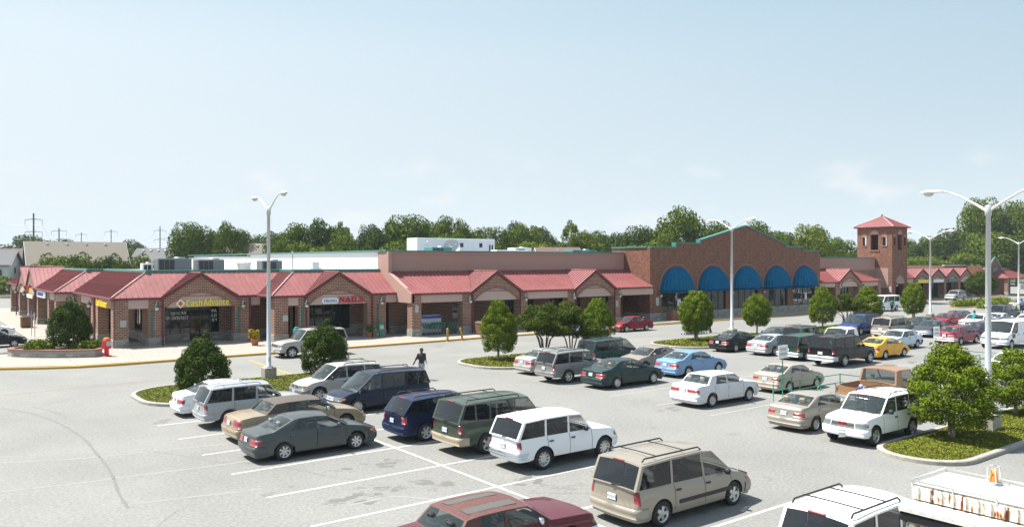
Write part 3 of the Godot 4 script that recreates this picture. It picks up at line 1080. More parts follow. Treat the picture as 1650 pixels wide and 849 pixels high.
	wall_base(b, wb, [[-85.6, -84.4], [-81.0, -78.5], [-75.5, -68.45]])
	storefront(b, wb, -84.4, -81.0, 0.15, 2.8, -0.12, 4, [2])
	storefront(b, wb, -78.5, -75.5, 0.15, 2.8, -0.12, 4, [1])
	storefront(b, wb, -73.0, -70.2, 0.9, 2.8, -0.12, 3, [])
	var wc := side_frame(13.7)
	part(b, "shop_wall", wall(-124.0, -85.6, 0.1, 5.7, -0.25, 0.0, [[-102.8, -97.6, 0.15, 2.9], [-112.0, -106.0, 0.15, 2.9], [-94.0, -89.0, 0.15, 2.8]]), M.brick, wc)
	storefront(b, wc, -102.8, -97.6, 0.15, 2.9, -0.12, 5, [2])
	storefront(b, wc, -112.0, -106.0, 0.15, 2.9, -0.12, 5, [2])
	storefront(b, wc, -94.0, -89.0, 0.15, 2.8, -0.12, 5, [2])
	# soffits under the canopies
	part(b, "soffit", box(Vector3(12.1, 3.74, -68.4), Vector3(23.2, 3.82, -65.45)), M.soffit)
	part(b, "soffit", box(Vector3(23.2, 3.74, -68.38), Vector3(34.35, 3.82, -62.2)), M.soffit)
	part(b, "soffit", box(Vector3(12.2, 3.735, -85.0), Vector3(15.2, 3.815, -68.42)), M.soffit)
	part(b, "soffit", box(Vector3(10.7, 3.73, -126.0), Vector3(13.7, 3.81, -85.02)), M.soffit)
	# body of the row, its flat roof and the green coping
	var flat := PackedVector2Array([Vector2(15.45, -68.7), Vector2(26.45, -68.7), Vector2(26.45, -65.5), Vector2(34.38, -65.5), Vector2(34.38, -124.0), Vector2(13.95, -124.0), Vector2(13.95, -85.8), Vector2(15.45, -85.8)])
	part(b, "flat_roof", pad(flat, 5.4, 5.6), M.flat_roof)
	part(b, "end_wall", box(Vector3(13.75, 0.1, -124.3), Vector3(34.3, 5.7, -124.0)), M.brick)
	var cop := [[15.04, -68.34, 26.12, -68.34], [26.12, -68.5, 26.12, -65.14], [26.0, -65.14, 34.4, -65.14], [15.04, -85.54, 15.04, -68.2], [13.54, -85.54, 15.2, -85.54], [13.54, -124.0, 13.54, -85.4]]
	var i := 0
	for c: Array in cop:
		var off := 0.002 * i
		i += 1
		part(b, "coping", cbox(Vector3(minf(c[0], c[2]) - 0.02 - off, RIDGE - 0.3, minf(c[1], c[3]) - 0.3 - off), Vector3(maxf(c[0], c[2]) + 0.3 + off, RIDGE + 0.22 + off, maxf(c[1], c[3]) + 0.02 + off), 0.02), M.green_cap)

# ---------------------------------------------------------------- the centre store with the pink parapet
func centre_store() -> void:
	var b := thing("grocery_wing", "long store with pink stucco parapet and red canopy between two arched gables", "store building")
	var C := front_frame(-59.5)
	var dp := 4.55
	canopy(b, C, [[34.46, 0.0], [64.82, 0.0], [64.82, 1.0], [34.46, 1.0]], dp, RIDGE - EAVE, EAVE, [[40.68, 46.32], [53.28, 58.87]])
	gable(b, C, 40.7, 46.3, 5.7, dp - 0.05)
	gable(b, C, 53.3, 58.85, 5.7, dp - 0.05)
	for p: Array in [[34.5, 35.4], [39.75, 40.85], [46.15, 47.2], [52.4, 53.45], [58.7, 59.75]]:
		pier(b, C, p[0], p[1], 0.85)
	for p: Array in [[35.4, 39.75], [47.2, 52.4], [59.75, 64.8]]:
		band(b, C, p[0], p[1])
	for x: float in [40.75, 46.25, 53.35, 58.8]:
		downspout(b, C, x)
	for x: float in [40.3, 46.7, 52.9, 59.3]:
		wall_lamp(b, C, x)
	for a: Array in [[34.95, 2.55], [59.2, 2.2]]:
		part(b, "notice_plate", cbox(Vector3(a[0] - 0.17, a[1] - 0.32, 0.0), Vector3(a[0] + 0.17, a[1] + 0.32, 0.03), 0.01), M.notice_grey, C)
	# raking stucco end wall beside the lower row
	var W := side_frame(34.42)
	var rake := PackedVector2Array([Vector2(-59.5, 3.05), Vector2(-59.5, 3.86), Vector2(-63.55, 5.66), Vector2(-63.55, 7.55), Vector2(-65.6, 7.55), Vector2(-65.6, 3.6), Vector2(-62.3, 3.6), Vector2(-62.3, 3.05)])
	part(b, "raking_wall", slab(rake, -0.3, 0.04), M.stucco, W)
	# parapet
	part(b, "parapet", box(Vector3(34.44, 5.5, -64.35), Vector3(64.85, 7.5, -64.05)), M.stucco)
	part(b, "parapet_band", cbox(Vector3(34.40, 7.36, -64.3), Vector3(64.85, 7.56, -63.98), 0.02), M.stucco)
	part(b, "coping", cbox(Vector3(34.3, 7.565, -64.45), Vector3(64.85, 7.68, -63.94), 0.02), M.green_cap)
	part(b, "side_coping", cbox(Vector3(34.28, 7.58, -128.0), Vector3(34.75, 7.69, -64.46), 0.02), M.green_cap)
	part(b, "party_wall", box(Vector3(34.46, 0.1, -100.0), Vector3(34.74, 7.56, -65.62)), M.white_wall)
	part(b, "party_wall", box(Vector3(34.47, 0.1, -128.0), Vector3(34.73, 7.30, -100.02)), M.white_wall)
	part(b, "flat_roof", box(Vector3(34.8, 6.9, -125.0), Vector3(100.0, 7.1, -64.4)), M.flat_roof)
	part(b, "rear_wall", box(Vector3(34.5, 0.1, -125.3), Vector3(100.0, 7.5, -125.02)), M.white_wall)
	# wall behind the walkway
	var back := front_frame(-64.1)
	part(b, "shop_wall", wall(34.75, 64.8, 0.1, 5.5, -0.25, 0.0, [[41.6, 43.0, 1.0, 2.7], [47.6, 51.6, 0.15, 2.9], [53.9, 58.2, 0.15, 2.9], [60.0, 64.0, 0.15, 2.75]]), M.brick, back)
	wall_base(b, back, [[34.75, 47.6], [51.6, 53.9], [58.2, 60.0], [64.0, 64.8]])
	storefront(b, back, 41.6, 43.0, 1.0, 2.7, -0.12, 1, [])
	storefront(b, back, 47.6, 51.6, 0.15, 2.9, -0.12, 4, [2])
	storefront(b, back, 53.9, 58.2, 0.15, 2.9, -0.12, 5, [2])
	var s := storefront(b, back, 60.0, 64.0, 0.15, 2.75, -0.12, 4, [0, 1, 2, 3])
	for k in 4:
		part(s, "door_notice", box(Vector3(60.3 + k, 1.35, 0.012), Vector3(60.85 + k, 2.1, 0.02)), M.notice_grey if k != 3 else M.sign_white)
	part(b, "soffit", box(Vector3(34.75, 3.74, -64.05), Vector3(64.8, 3.82, -59.65)), M.soffit)
	# blank patch where an old sign was taken down
	part(b, "sign_patch", box(Vector3(47.0, 6.1, -64.05), Vector3(49.9, 7.0, -64.03)), M.stucco)

# ---------------------------------------------------------------- the anchor with its stepped brick front
func anchor_store() -> void:
	var b := thing("anchor_store", "tall brown brick store with stepped gabled parapet and five arched windows", "store building")
	var D := front_frame(-60.1)
	var x0 := 64.9
	var x1 := 98.4
	var cxs := [69.25, 75.7, 82.1, 88.4, 94.6]
	var holes: Array = []
	for c: float in cxs:
		holes.append([c - 2.45, c + 2.45, 0.95, 3.5])
	part(b, "front_wall", wall(x0, x1, 0.95, 6.2, -0.35, 0.0, holes), M.brown_brick, D)
	var top := PackedVector2Array([Vector2(x0, 6.2), Vector2(x0, 8.15), Vector2(69.1, 8.15), Vector2(69.1, 8.65), Vector2(73.35, 8.65), Vector2(73.35, 9.05), Vector2(82.0, 10.95), Vector2(90.4, 8.85), Vector2(90.4, 8.45), Vector2(94.4, 8.45), Vector2(94.4, 7.98), Vector2(x1, 7.98), Vector2(x1, 6.2)])
	part(b, "parapet_wall", slab(top, -0.35, 0.0), M.brown_brick, D)
	# green coping following the steps
	var pts := [[x0, 8.15], [69.1, 8.15], [69.1, 8.65], [73.35, 8.65], [73.35, 9.05], [82.0, 10.95], [90.4, 8.85], [90.4, 8.45], [94.4, 8.45], [94.4, 7.98], [x1, 7.98]]
	for i in pts.size() - 1:
		var a := Vector2(pts[i][0], pts[i][1])
		var c := Vector2(pts[i + 1][0], pts[i + 1][1])
		var w := 0.16
		if absf(a.x - c.x) < 0.01:
			part(b, "coping", box(Vector3(a.x - 0.08, minf(a.y, c.y) - 0.0, -0.5), Vector3(a.x + 0.12, maxf(a.y, c.y) + w, 0.1)), M.green_cap, D)
		else:
			part(b, "coping", slab(PackedVector2Array([a + Vector2(0.125, 0), c - Vector2(0.085, 0), c + Vector2(-0.085, w), a + Vector2(0.125, w)]), -0.49, 0.09), M.green_cap, D)
	part(b, "side_coping", box(Vector3(x0 - 0.1, 8.16, -66.0), Vector3(x0 + 0.35, 8.31, -60.62)), M.green_cap)
	part(b, "side_wall", box(Vector3(x0 + 0.002, 0.1, -66.0), Vector3(x0 + 0.35, 8.15, -60.46)), M.brown_brick)
	part(b, "side_wall", box(Vector3(x1 - 0.35, 0.1, -90.0), Vector3(x1 - 0.002, 7.95, -60.46)), M.brown_brick)
	part(b, "rear_parapet", box(Vector3(x0 + 0.36, 7.1, -66.0), Vector3(x1 - 0.36, 7.9, -65.7)), M.brown_brick)
	part(b, "flat_roof", box(Vector3(x0 + 0.36, 6.9, -90.0), Vector3(x1 - 0.36, 7.12, -60.5)), M.flat_roof)
	part(b, "base_course", wall(x0 - 0.05, x1 + 0.02, 0.05, 0.92, -0.3, 0.08, []), M.block, D)
	part(b, "base_return", box(Vector3(x0 - 0.05, 0.05, -64.0), Vector3(x0 + 0.2, 0.92, -60.42)), M.block)
	for c: float in cxs:
		storefront(b, D, c - 2.45, c + 2.45, 0.95, 3.5, -0.2, 4, [], 6.0)
		# brick ring round the arch
		var n := 26
		for i in n:
			var a0 := PI * i / n
			var a1 := PI * (i + 1) / n
			var p := PackedVector2Array()
			for q: Array in [[a0 + 0.006, 0.0], [a1 - 0.006, 0.0], [a1 - 0.006, 0.22], [a0 + 0.006, 0.22]]:
				p.append(Vector2(c + (2.78 + q[1]) * cos(q[0]), 3.35 + (2.83 + q[1]) * sin(q[0])))
			part(b, "arch_brick", slab(p, -0.02, 0.035), M.arch_brick, D)
		# domed blue awning of cloth gores
		var aw := group_part(b, "awning", D * Transform3D(Basis.IDENTITY, Vector3(c, 3.32, 0.01)))
		var g := 12
		for k in g:
			var st := st_new(true)
			var rows := 10
			var cols := 3
			var pt := func(u: float, v: float) -> Vector3:
				var a: float = PI * (k + u) / g
				var sag := 0.10 * sin(PI * u)
				var t := v * PI / 2
				var rr := cos(t) * (1.0 - sag * cos(t) * 0.7)
				return Vector3(-2.72 * cos(a) * rr, 2.72 * sin(t), 1.15 * pow(sin(a), 0.8) * rr)
			for i in rows:
				for j in cols:
					quad(st, pt.call(float(j) / cols, float(i) / rows), pt.call(float(j + 1) / cols, float(i) / rows), pt.call(float(j + 1) / cols, float(i + 1) / rows), pt.call(float(j) / cols, float(i + 1) / rows))
			for j in cols:
				var p0: Vector3 = pt.call(float(j) / cols, 0.0)
				var p1: Vector3 = pt.call(float(j + 1) / cols, 0.0)
				quad(st, p0, p1, p1 - Vector3(0, 0.16, 0), p0 - Vector3(0, 0.16, 0))
			part(aw, "gore", done(st), M.awning_blue)
	for x: float in [66.25, 72.5, 78.9, 85.25, 91.5, 97.6]:
		wall_lamp(b, D, x, 2.95)
	part(b, "notice_plate", cbox(Vector3(65.85, 1.75, 0.0), Vector3(66.35, 2.65, 0.03), 0.01), M.notice_grey, D)
	part(b, "notice_plate", cbox(Vector3(97.2, 1.6, 0.0), Vector3(97.7, 2.4, 0.03), 0.01), M.notice_grey, D)
	for p: Array in [[69.6, 1.55, 0.55], [95.0, 1.6, 0.5]]:
		part(b, "window_poster", box(Vector3(p[0], p[1], -0.16), Vector3(p[0] + p[2], p[1] + 0.8, -0.15)), M.sign_white, D)

# ---------------------------------------------------------------- right of the anchor
func right_shops() -> void:
	var b := thing("link_shops", "low shop front with pink parapet between the tall brick store and the tower", "shop building")
	var R := front_frame(-60.3)
	var dp := 4.4
	canopy(b, R, [[98.42, 0.0], [115.2, 0.0], [112.2, 1.0], [98.42, 1.0]], dp, 1.75, 3.8, [[103.58, 108.92]])
	gable(b, R, 103.6, 108.9, 5.5, dp - 0.4)
	for p: Array in [[102.6, 103.7], [108.7, 109.7], [114.2, 115.0]]:
		pier(b, R, p[0], p[1])
	band(b, R, 98.5, 102.6)
	band(b, R, 109.7, 114.2)
	for x: float in [103.2, 109.2]:
		wall_lamp(b, R, x)
	part(b, "parapet", box(Vector3(98.45, 5.3, -65.0), Vector3(121.5, 7.1, -64.7)), M.stucco)
	part(b, "coping", cbox(Vector3(98.45, 7.11, -65.1), Vector3(121.5, 7.25, -64.6), 0.02), M.green_cap)
	part(b, "flat_roof", box(Vector3(98.5, 6.7, -90.0), Vector3(121.5, 6.9, -65.0)), M.flat_roof)
	var back := front_frame(-64.7)
	part(b, "shop_wall", wall(98.4, 121.4, 0.1, 5.3, -0.25, 0.0, [[104.2, 108.3, 0.15, 2.9], [110.2, 113.6, 0.15, 2.9], [99.0, 102.0, 0.15, 2.9]]), M.brick, back)
	storefront(b, back, 104.2, 108.3, 0.15, 2.9, -0.12, 4, [2])
	storefront(b, back, 110.2, 113.6, 0.15, 2.9, -0.12, 4, [1])
	storefront(b, back, 99.0, 102.0, 0.15, 2.9, -0.12, 3, [1])
	part(b, "soffit", box(Vector3(98.5, 3.66, -64.6), Vector3(114.8, 3.72, -60.5)), M.soffit)

func tower() -> void:
	var b := thing("brick_tower", "square brick tower with arched belfry openings and red hipped metal roof", "tower")
	var w := 4.75
	var dl := 5.7
	var x := 121.6
	var z := -62.0
	var top := 11.9
	var faces := [[front_frame(z), x, x + w, true], [side_frame(x), z - dl + 0.002, z - 0.352, false]]
	for f: Array in faces:
		var xf: Transform3D = f[0]
		var a: float = f[1]
		var c: float = f[2]
		var m := (a + c) / 2 if f[3] else z - dl / 2
		var holes := [[m - 0.62, m + 0.62, 8.4, 10.85], [m - 1.95, m - 1.33, 9.1, 10.45], [m + 1.33, m + 1.95, 9.1, 10.45]]
		if f[3]:
			holes.append([m - 1.3, m + 1.3, 0.1, 3.1])
		part(b, "tower_wall", wall(a, c, 0.1, top, -0.35, 0.0, holes), M.brown_brick, xf)
		for h: Array in [[m, 0.62, 10.85], [m - 1.64, 0.31, 10.45], [m + 1.64, 0.31, 10.45]]:
			var half: float = h[1]
			var seg := PackedVector2Array()
			for k in 13:
				var q := PI * k / 12
				seg.append(Vector2(h[0] + half * cos(q), h[2] + half * sin(q)))
			part(b, "arch_panel", slab(seg, -0.05, 0.015), M.stucco, xf)
			for k in 12:
				var q0 := PI * k / 12
				var q1 := PI * (k + 1) / 12
				var p := PackedVector2Array()
				for e: Array in [[q0, 0.0], [q1, 0.0], [q1, 0.2], [q0, 0.2]]:
					p.append(Vector2(h[0] + (half + e[1]) * cos(e[0]), h[2] + (half + e[1]) * sin(e[0])))
				part(b, "arch_brick", slab(p, -0.02, 0.05), M.arch_brick, xf)
		part(b, "window_sill", cbox(Vector3(m - 0.8, 8.24, -0.2), Vector3(m + 0.8, 8.4, 0.1), 0.02), M.arch_brick, xf)
		for s: float in [-1.64, 1.64]:
			part(b, "window_sill", cbox(Vector3(m + s - 0.42, 8.97, -0.2), Vector3(m + s + 0.42, 9.1, 0.08), 0.02), M.arch_brick, xf)
	# the two far walls, with openings that show the sky and trees through
	part(b, "tower_wall", wall(x + 0.4, x + w - 0.4, 0.1, top, 0.0, 0.35, [[x + w / 2 - 0.62, x + w / 2 + 0.62, 8.4, 11.3]]), M.brown_brick, front_frame(z - dl))
	part(b, "tower_wall", wall(z - dl + 0.1, z - 0.4, 0.1, top, 0.0, 0.35, [[z - dl / 2 - 0.62, z - dl / 2 + 0.62, 8.4, 11.3]]), M.brown_brick, side_frame(x + w))
	part(b, "belfry_floor", box(Vector3(x + 0.36, 8.1, z - dl + 0.4), Vector3(x + w - 0.4, 8.25, z - 0.36)), M.flat_roof)
	part(b, "eave", box(Vector3(x - 0.38, top, z - dl - 0.38), Vector3(x + w + 0.38, top + 0.16, z + 0.38)), M.trim_red)
	# roof
	var roof := group_part(b, "tower_roof")
	var ap := Vector3(x + w / 2, 13.85, z - dl / 2)
	var e0 := top + 0.16
	var cs := [Vector3(x - 0.42, e0, z + 0.42), Vector3(x + w + 0.42, e0, z + 0.42), Vector3(x + w + 0.42, e0, z - dl - 0.42), Vector3(x - 0.42, e0, z - dl - 0.42)]
	for i in 4:
		var a: Vector3 = cs[i]
		var c: Vector3 = cs[(i + 1) % 4]
		var e := (c - a).normalized()
		var l := a.distance_to(c)
		var mid := (a + c) / 2
		var t := ap - mid
		metal_plane(roof, a, e, t.normalized(), PackedVector2Array([Vector2(0, 0), Vector2(l, 0), Vector2(l / 2, t.length())]), 0.42)
		cap_line(roof, a, ap, M.ridge_cap if i != 2 else M.roof_red, 0.08)
	part(roof, "finial", lathe([Vector2(0.14, 0), Vector2(0.14, 0.22), Vector2(0.0, 0.3)], 8), M.dark_frame, Transform3D(Basis.IDENTITY, ap))
	# entry arch on the front, stucco field on the side
	var m2 := x + w / 2
	var seg2 := PackedVector2Array()
	for k in 19:
		var q := PI * k / 18
		seg2.append(Vector2(m2 + 1.3 * cos(q), 3.1 + 1.25 * sin(q)))
	part(b, "arch_panel", slab(seg2, -0.05, 0.02), M.stucco, front_frame(z))
	for k in 18:
		var q0 := PI * k / 18
		var q1 := PI * (k + 1) / 18
		var p := PackedVector2Array()
		for e: Array in [[q0, 0.0], [q1, 0.0], [q1, 0.25], [q0, 0.25]]:
			p.append(Vector2(m2 + (1.3 + e[1]) * cos(e[0]), 3.1 + (1.25 + e[1]) * sin(e[0])))
		part(b, "arch_brick", slab(p, -0.02, 0.05), M.arch_brick, front_frame(z))
	part(b, "stucco_field", box(Vector3(-67.3, 2.5, 0.0), Vector3(-62.6, 5.6, 0.04)), M.stucco, side_frame(x))
	part(b, "notice_plate", cbox(Vector3(-62.5, 1.8, 0.0), Vector3(-62.1, 2.7, 0.03), 0.01), M.notice_grey, side_frame(x))
	wall_lamp(b, front_frame(z), x + 0.6, 3.0)
	wall_lamp(b, front_frame(z), x + w - 0.5, 3.0)
	part(b, "tower_base", box(Vector3(x - 0.05, 0.05, z - 1.0), Vector3(x + 1.0, 0.8, z + 0.05)), M.block)
	part(b, "tower_base", box(Vector3(x + w - 1.0, 0.05, z - 1.0), Vector3(x + w + 0.05, 0.8, z + 0.05)), M.block)

func far_shops() -> void:
	var b := thing("far_shops", "far row of small shops under four zigzag red gables", "shop building")
	var z := -65.0
	var R := front_frame(z)
	canopy(b, R, [[126.4, 0.0], [164.0, 0.0], [160.6, 1.0], [126.4, 1.0]], 3.4, 1.4, EAVE, [[134.96, 140.44], [140.56, 146.04], [146.16, 151.64], [151.66, 157.14]])
	for x: float in [137.7, 143.3, 148.9, 154.4]:
		gable(b, R, x - 2.72, x + 2.72, 5.3, 3.2, 2.9, 1.0)
	for x: float in [127.0, 134.6, 140.1, 145.7, 151.25, 157.0, 162.6]:
		pier(b, R, x, x + 0.85)
	for p: Array in [[127.8, 134.6], [157.8, 162.6]]:
		band(b, R, p[0], p[1])
	part(b, "parapet", box(Vector3(126.4, 5.0, -68.7), Vector3(154.5, 5.5, -68.4)), M.green_cap)
	part(b, "brick_parapet", box(Vector3(154.5, 4.0, -69.2), Vector3(163.5, 5.75, -68.9)), M.brown_brick)
	part(b, "coping", cbox(Vector3(154.4, 5.76, -69.3), Vector3(163.6, 5.9, -68.8), 0.02), M.pole_grey)
	part(b, "side_wall", box(Vector3(163.6, 0.1, -90.0), Vector3(163.9, 5.75, -66.0)), M.brown_brick)
	part(b, "flat_roof", box(Vector3(126.4, 4.9, -90.0), Vector3(163.5, 5.1, -68.8)), M.flat_roof)
	var back := front_frame(-68.4)
	var holes: Array = []
	for x: float in [130.5, 137.7, 143.3, 148.9, 154.4, 160.2]:
		holes.append([x - 1.9, x + 1.9, 0.15, 2.8])
	part(b, "shop_wall", wall(126.4, 163.5, 0.1, 5.0, -0.25, 0.0, holes), M.brick, back)
	for h: Array in holes:
		storefront(b, back, h[0], h[1], 0.15, 2.8, -0.12, 4, [1])
	for p: Array in [[137.7, 0], [143.3, 1], [148.9, 2]]:
		part(b, "sign_board", cbox(Vector3(p[0] - 1.9, 2.95, 0.08), Vector3(p[0] + 1.9, 3.5, 0.2), 0.03), [M.sign_yellow, M.sign_white, M.lantern_green][p[1]], R)
	# end shop with a teal-edged gable and its own small roof
	var e := thing("end_shop", "end shop with steep teal edged gable beyond the zigzag roofs", "shop building")
	var g := PackedVector2Array([Vector2(165.0, 0.1), Vector2(165.0, 5.2), Vector2(168.0, 7.3), Vector2(171.0, 5.2), Vector2(175.5, 5.2), Vector2(175.5, 0.1)])
	part(e, "front_wall", slab(g, -0.3, 0.0), M.brown_brick, front_frame(-65.5))
	part(e, "body", box(Vector3(165.0, 0.1, -75.0), Vector3(175.5, 5.1, -65.82)), M.brown_brick)
	part(e, "flat_roof", box(Vector3(165.0, 5.1, -75.0), Vector3(175.5, 5.2, -65.82)), M.flat_roof)
	for s: float in [-1.0, 1.0]:
		part(e, "rake_trim", slab(PackedVector2Array([Vector2(168 + s * 3.1, 5.1), Vector2(168, 7.3), Vector2(168, 7.6), Vector2(168 + s * 3.1, 5.4)]), 0.0, 0.12), M.teal_paint, front_frame(-65.5))
	canopy(e, front_frame(-62.5), [[166.5, 0.0], [178.0, 0.0], [175.0, 1.0], [169.5, 1.0]], 3.0, 1.3, 3.5)
	canopy(e, side_frame(166.5), [[-65.5, 0.0], [-62.5, 0.0], [-65.5, 1.0]], 3.0, 1.3, 3.5)
	pier(e, front_frame(-62.7), 166.7, 167.3, 0.6, 3.35)
	pier(e, front_frame(-62.7), 176.8, 177.4, 0.6, 3.35)
	part(e, "logo_board", cbox(Vector3(167.0, 4.6, 0.0), Vector3(169.0, 5.3, 0.1), 0.03), M.lantern_green, front_frame(-65.5))

# ---------------------------------------------------------------- things on the roofs
func hvac(label: String, at: Vector3, sx: float, sy: float, sz: float, body: Material, group := "machines on the flat roofs") -> void:
	var t := thing("rooftop_unit", label, "air conditioner", at, 0.0, group)
	part(t, "casing", cbox(Vector3(-sx / 2, 0.12, -sz / 2), Vector3(sx / 2, sy, sz / 2), 0.03), body)
	part(t, "curb", box(Vector3(-sx / 2 + 0.1, 0, -sz / 2 + 0.1), Vector3(sx / 2 - 0.1, 0.12, sz / 2 - 0.1)), M.galvanised)
	var n := int(sx / 0.45)
	for k in n:
		var x := -sx / 2 + 0.12 + (sx - 0.24) * k / n
		if (k / 3) % 2 == 0:
			part(t, "louvre", box(Vector3(x, 0.3, sz / 2), Vector3(x + (sx - 0.24) / n - 0.05, sy - 0.15, sz / 2 + 0.02)), M.grille_dark)
	part(t, "fan_ring", lathe([Vector2(sz * 0.3, sy), Vector2(sz * 0.3, sy + 0.12), Vector2(sz * 0.26, sy + 0.12), Vector2(sz * 0.26, sy + 0.02)], 14), M.galvanised, Transform3D(Basis.IDENTITY, Vector3(sx * 0.2, 0, 0)))

func roof_things() -> void:
	hvac("long grey rooftop unit behind the corner shop's red roof", Vector3(19.1, 5.6, -76.2), 2.9, 1.35, 1.6, M.unit_grey)
	hvac("grey rooftop unit with an orange notice beside the long grey unit", Vector3(22.3, 5.6, -76.2), 2.4, 1.25, 1.6, M.unit_grey)
	hvac("small pale rooftop unit at the end of the grey ones", Vector3(17.2, 5.6, -77.6), 0.9, 0.9, 0.9, M.unit_white)
	hvac("grey square rooftop unit against the white party wall", Vector3(28.2, 5.6, -76.5), 2.0, 1.15, 1.6, M.unit_grey)
	hvac("green rooftop unit at the near end of the white trailer", Vector3(47.4, 7.1, -76.0), 2.6, 1.15, 1.8, M.teal_paint)
	hvac("low white rooftop unit in front of the white trailer", Vector3(53.0, 7.1, -70.0), 4.4, 0.8, 1.2, M.unit_white)
	hvac("white rooftop unit with dark louvres past the end of the trailer", Vector3(60.6, 7.1, -78.0), 2.6, 1.25, 1.6, M.unit_white)
	hvac("flat teal rooftop unit near the tall brick store", Vector3(72.8, 7.1, -80.0), 4.4, 1.1, 1.6, M.teal_paint)
	hvac("small pale rooftop unit behind the far zigzag gables", Vector3(131.0, 5.1, -74.0), 1.2, 0.9, 1.2, M.unit_white)
	hvac("wide pale rooftop unit behind the far zigzag gables", Vector3(147.5, 5.1, -74.0), 3.2, 0.9, 1.2, M.unit_white)
	var t := thing("exhaust_fan", "white mushroom shaped exhaust fan on the corner shop roof", "roof fan", Vector3(25.4, 5.6, -75.6), 0.0)
	part(t, "drum", lathe([Vector2(0.6, 0.0), Vector2(0.6, 0.75), Vector2(0.68, 0.8), Vector2(0.68, 0.95)], 18), M.unit_white)
	part(t, "cap", lathe([Vector2(0.72, 0.95), Vector2(0.6, 1.1), Vector2(0.25, 1.2), Vector2(0.22, 1.32), Vector2(0.0, 1.34)], 18), M.unit_white)
	var s := thing("roof_vent", "stubby white roof vent in front of the white party wall", "roof vent", Vector3(31.0, 5.6, -72.0))
	part(s, "hood", cbox(Vector3(-0.35, 0.45, -0.3), Vector3(0.35, 1.05, 0.3), 0.05), M.unit_white)
	part(s, "neck", cbox(Vector3(-0.55, 0, -0.35), Vector3(0.55, 0.45, 0.35), 0.03), M.unit_white)
	var st := thing("vent_stack", "thin grey vent stack rising from the corner shop roof", "vent pipe", Vector3(29.2, 5.6, -73.0))
	part(st, "pipe", tube([Vector3.ZERO, Vector3(0, 1.9, 0)], [0.06, 0.06], 8), M.galvanised)
	part(st, "cap", lathe([Vector2(0.1, 1.85), Vector2(0.1, 1.98), Vector2(0, 2.0)], 8), M.galvanised)
	# white trailer-like plant room on the roof
	var p := thing("plant_room", "long white trailer-like plant room on the store's flat roof", "plant room", Vector3(0, 7.1, 0))
	part(p, "shell", cbox(Vector3(50.0, 0.15, -87.6), Vector3(61.9, 2.5, -85.0), 0.04), M.trailer_white)
	for x: float in [52.6, 55.4, 58.2, 60.8]:
		part(p, "seam_strip", box(Vector3(x, 0.2, -84.995), Vector3(x + 0.05, 2.45, -84.97)), M.unit_white)
	for x: float in [56.6, 59.6]:
		part(p, "window", box(Vector3(x - 0.24, 1.4, -84.99), Vector3(x + 0.24, 1.95, -84.97)), M.window_dark)
	for x: float in [60.95, 61.35]:
		part(p, "window", box(Vector3(x, 0.9, -84.99), Vector3(x + 0.22, 1.75, -84.97)), M.window_dark)
	for x: float in [50.6, 54.0, 57.6, 61.3]:
		part(p, "skid", box(Vector3(x, 0.0, -87.5), Vector3(x + 0.2, 0.15, -85.1)), M.galvanised)
	part(p, "flue", tube([Vector3(51.5, 0, -84.6), Vector3(51.5, 1.8, -84.6), Vector3(51.2, 2.05, -84.6)], [0.09, 0.09, 0.09], 8), M.unit_white)
	var d := thing("satellite_dish", "mesh satellite dish standing before the white plant room", "satellite dish", Vector3(53.8, 7.1, -83.0), -0.6)
	var prof: Array = []
	for k in 8:
		var r := 1.05 * k / 7.0
		prof.append(Vector2(r, r * r * 0.28))
	part(d, "reflector", lathe(prof, 24), M.galvanised, Transform3D(Basis(Vector3.RIGHT, deg_to_rad(72)), Vector3(0, 1.25, 0)))
	part(d, "mast", tube([Vector3(0, 0, -0.1), Vector3(0, 1.25, -0.1)], [0.07, 0.07], 8), M.galvanised)
	for k in 4:
		var a := PI / 4 + PI / 2 * k
		part(d, "strut", tube([Vector3(0.9 * cos(a), 1.25 + 0.9 * sin(a), 0.25), Vector3(0, 1.3, 0.9)], [0.015, 0.015], 5), M.galvanised)
	part(d, "feed_horn", lathe([Vector2(0.07, 0), Vector2(0.07, 0.2), Vector2(0, 0.22)], 8), M.galvanised, Transform3D(Basis(Vector3.RIGHT, PI / 2), Vector3(0, 1.3, 0.82)))

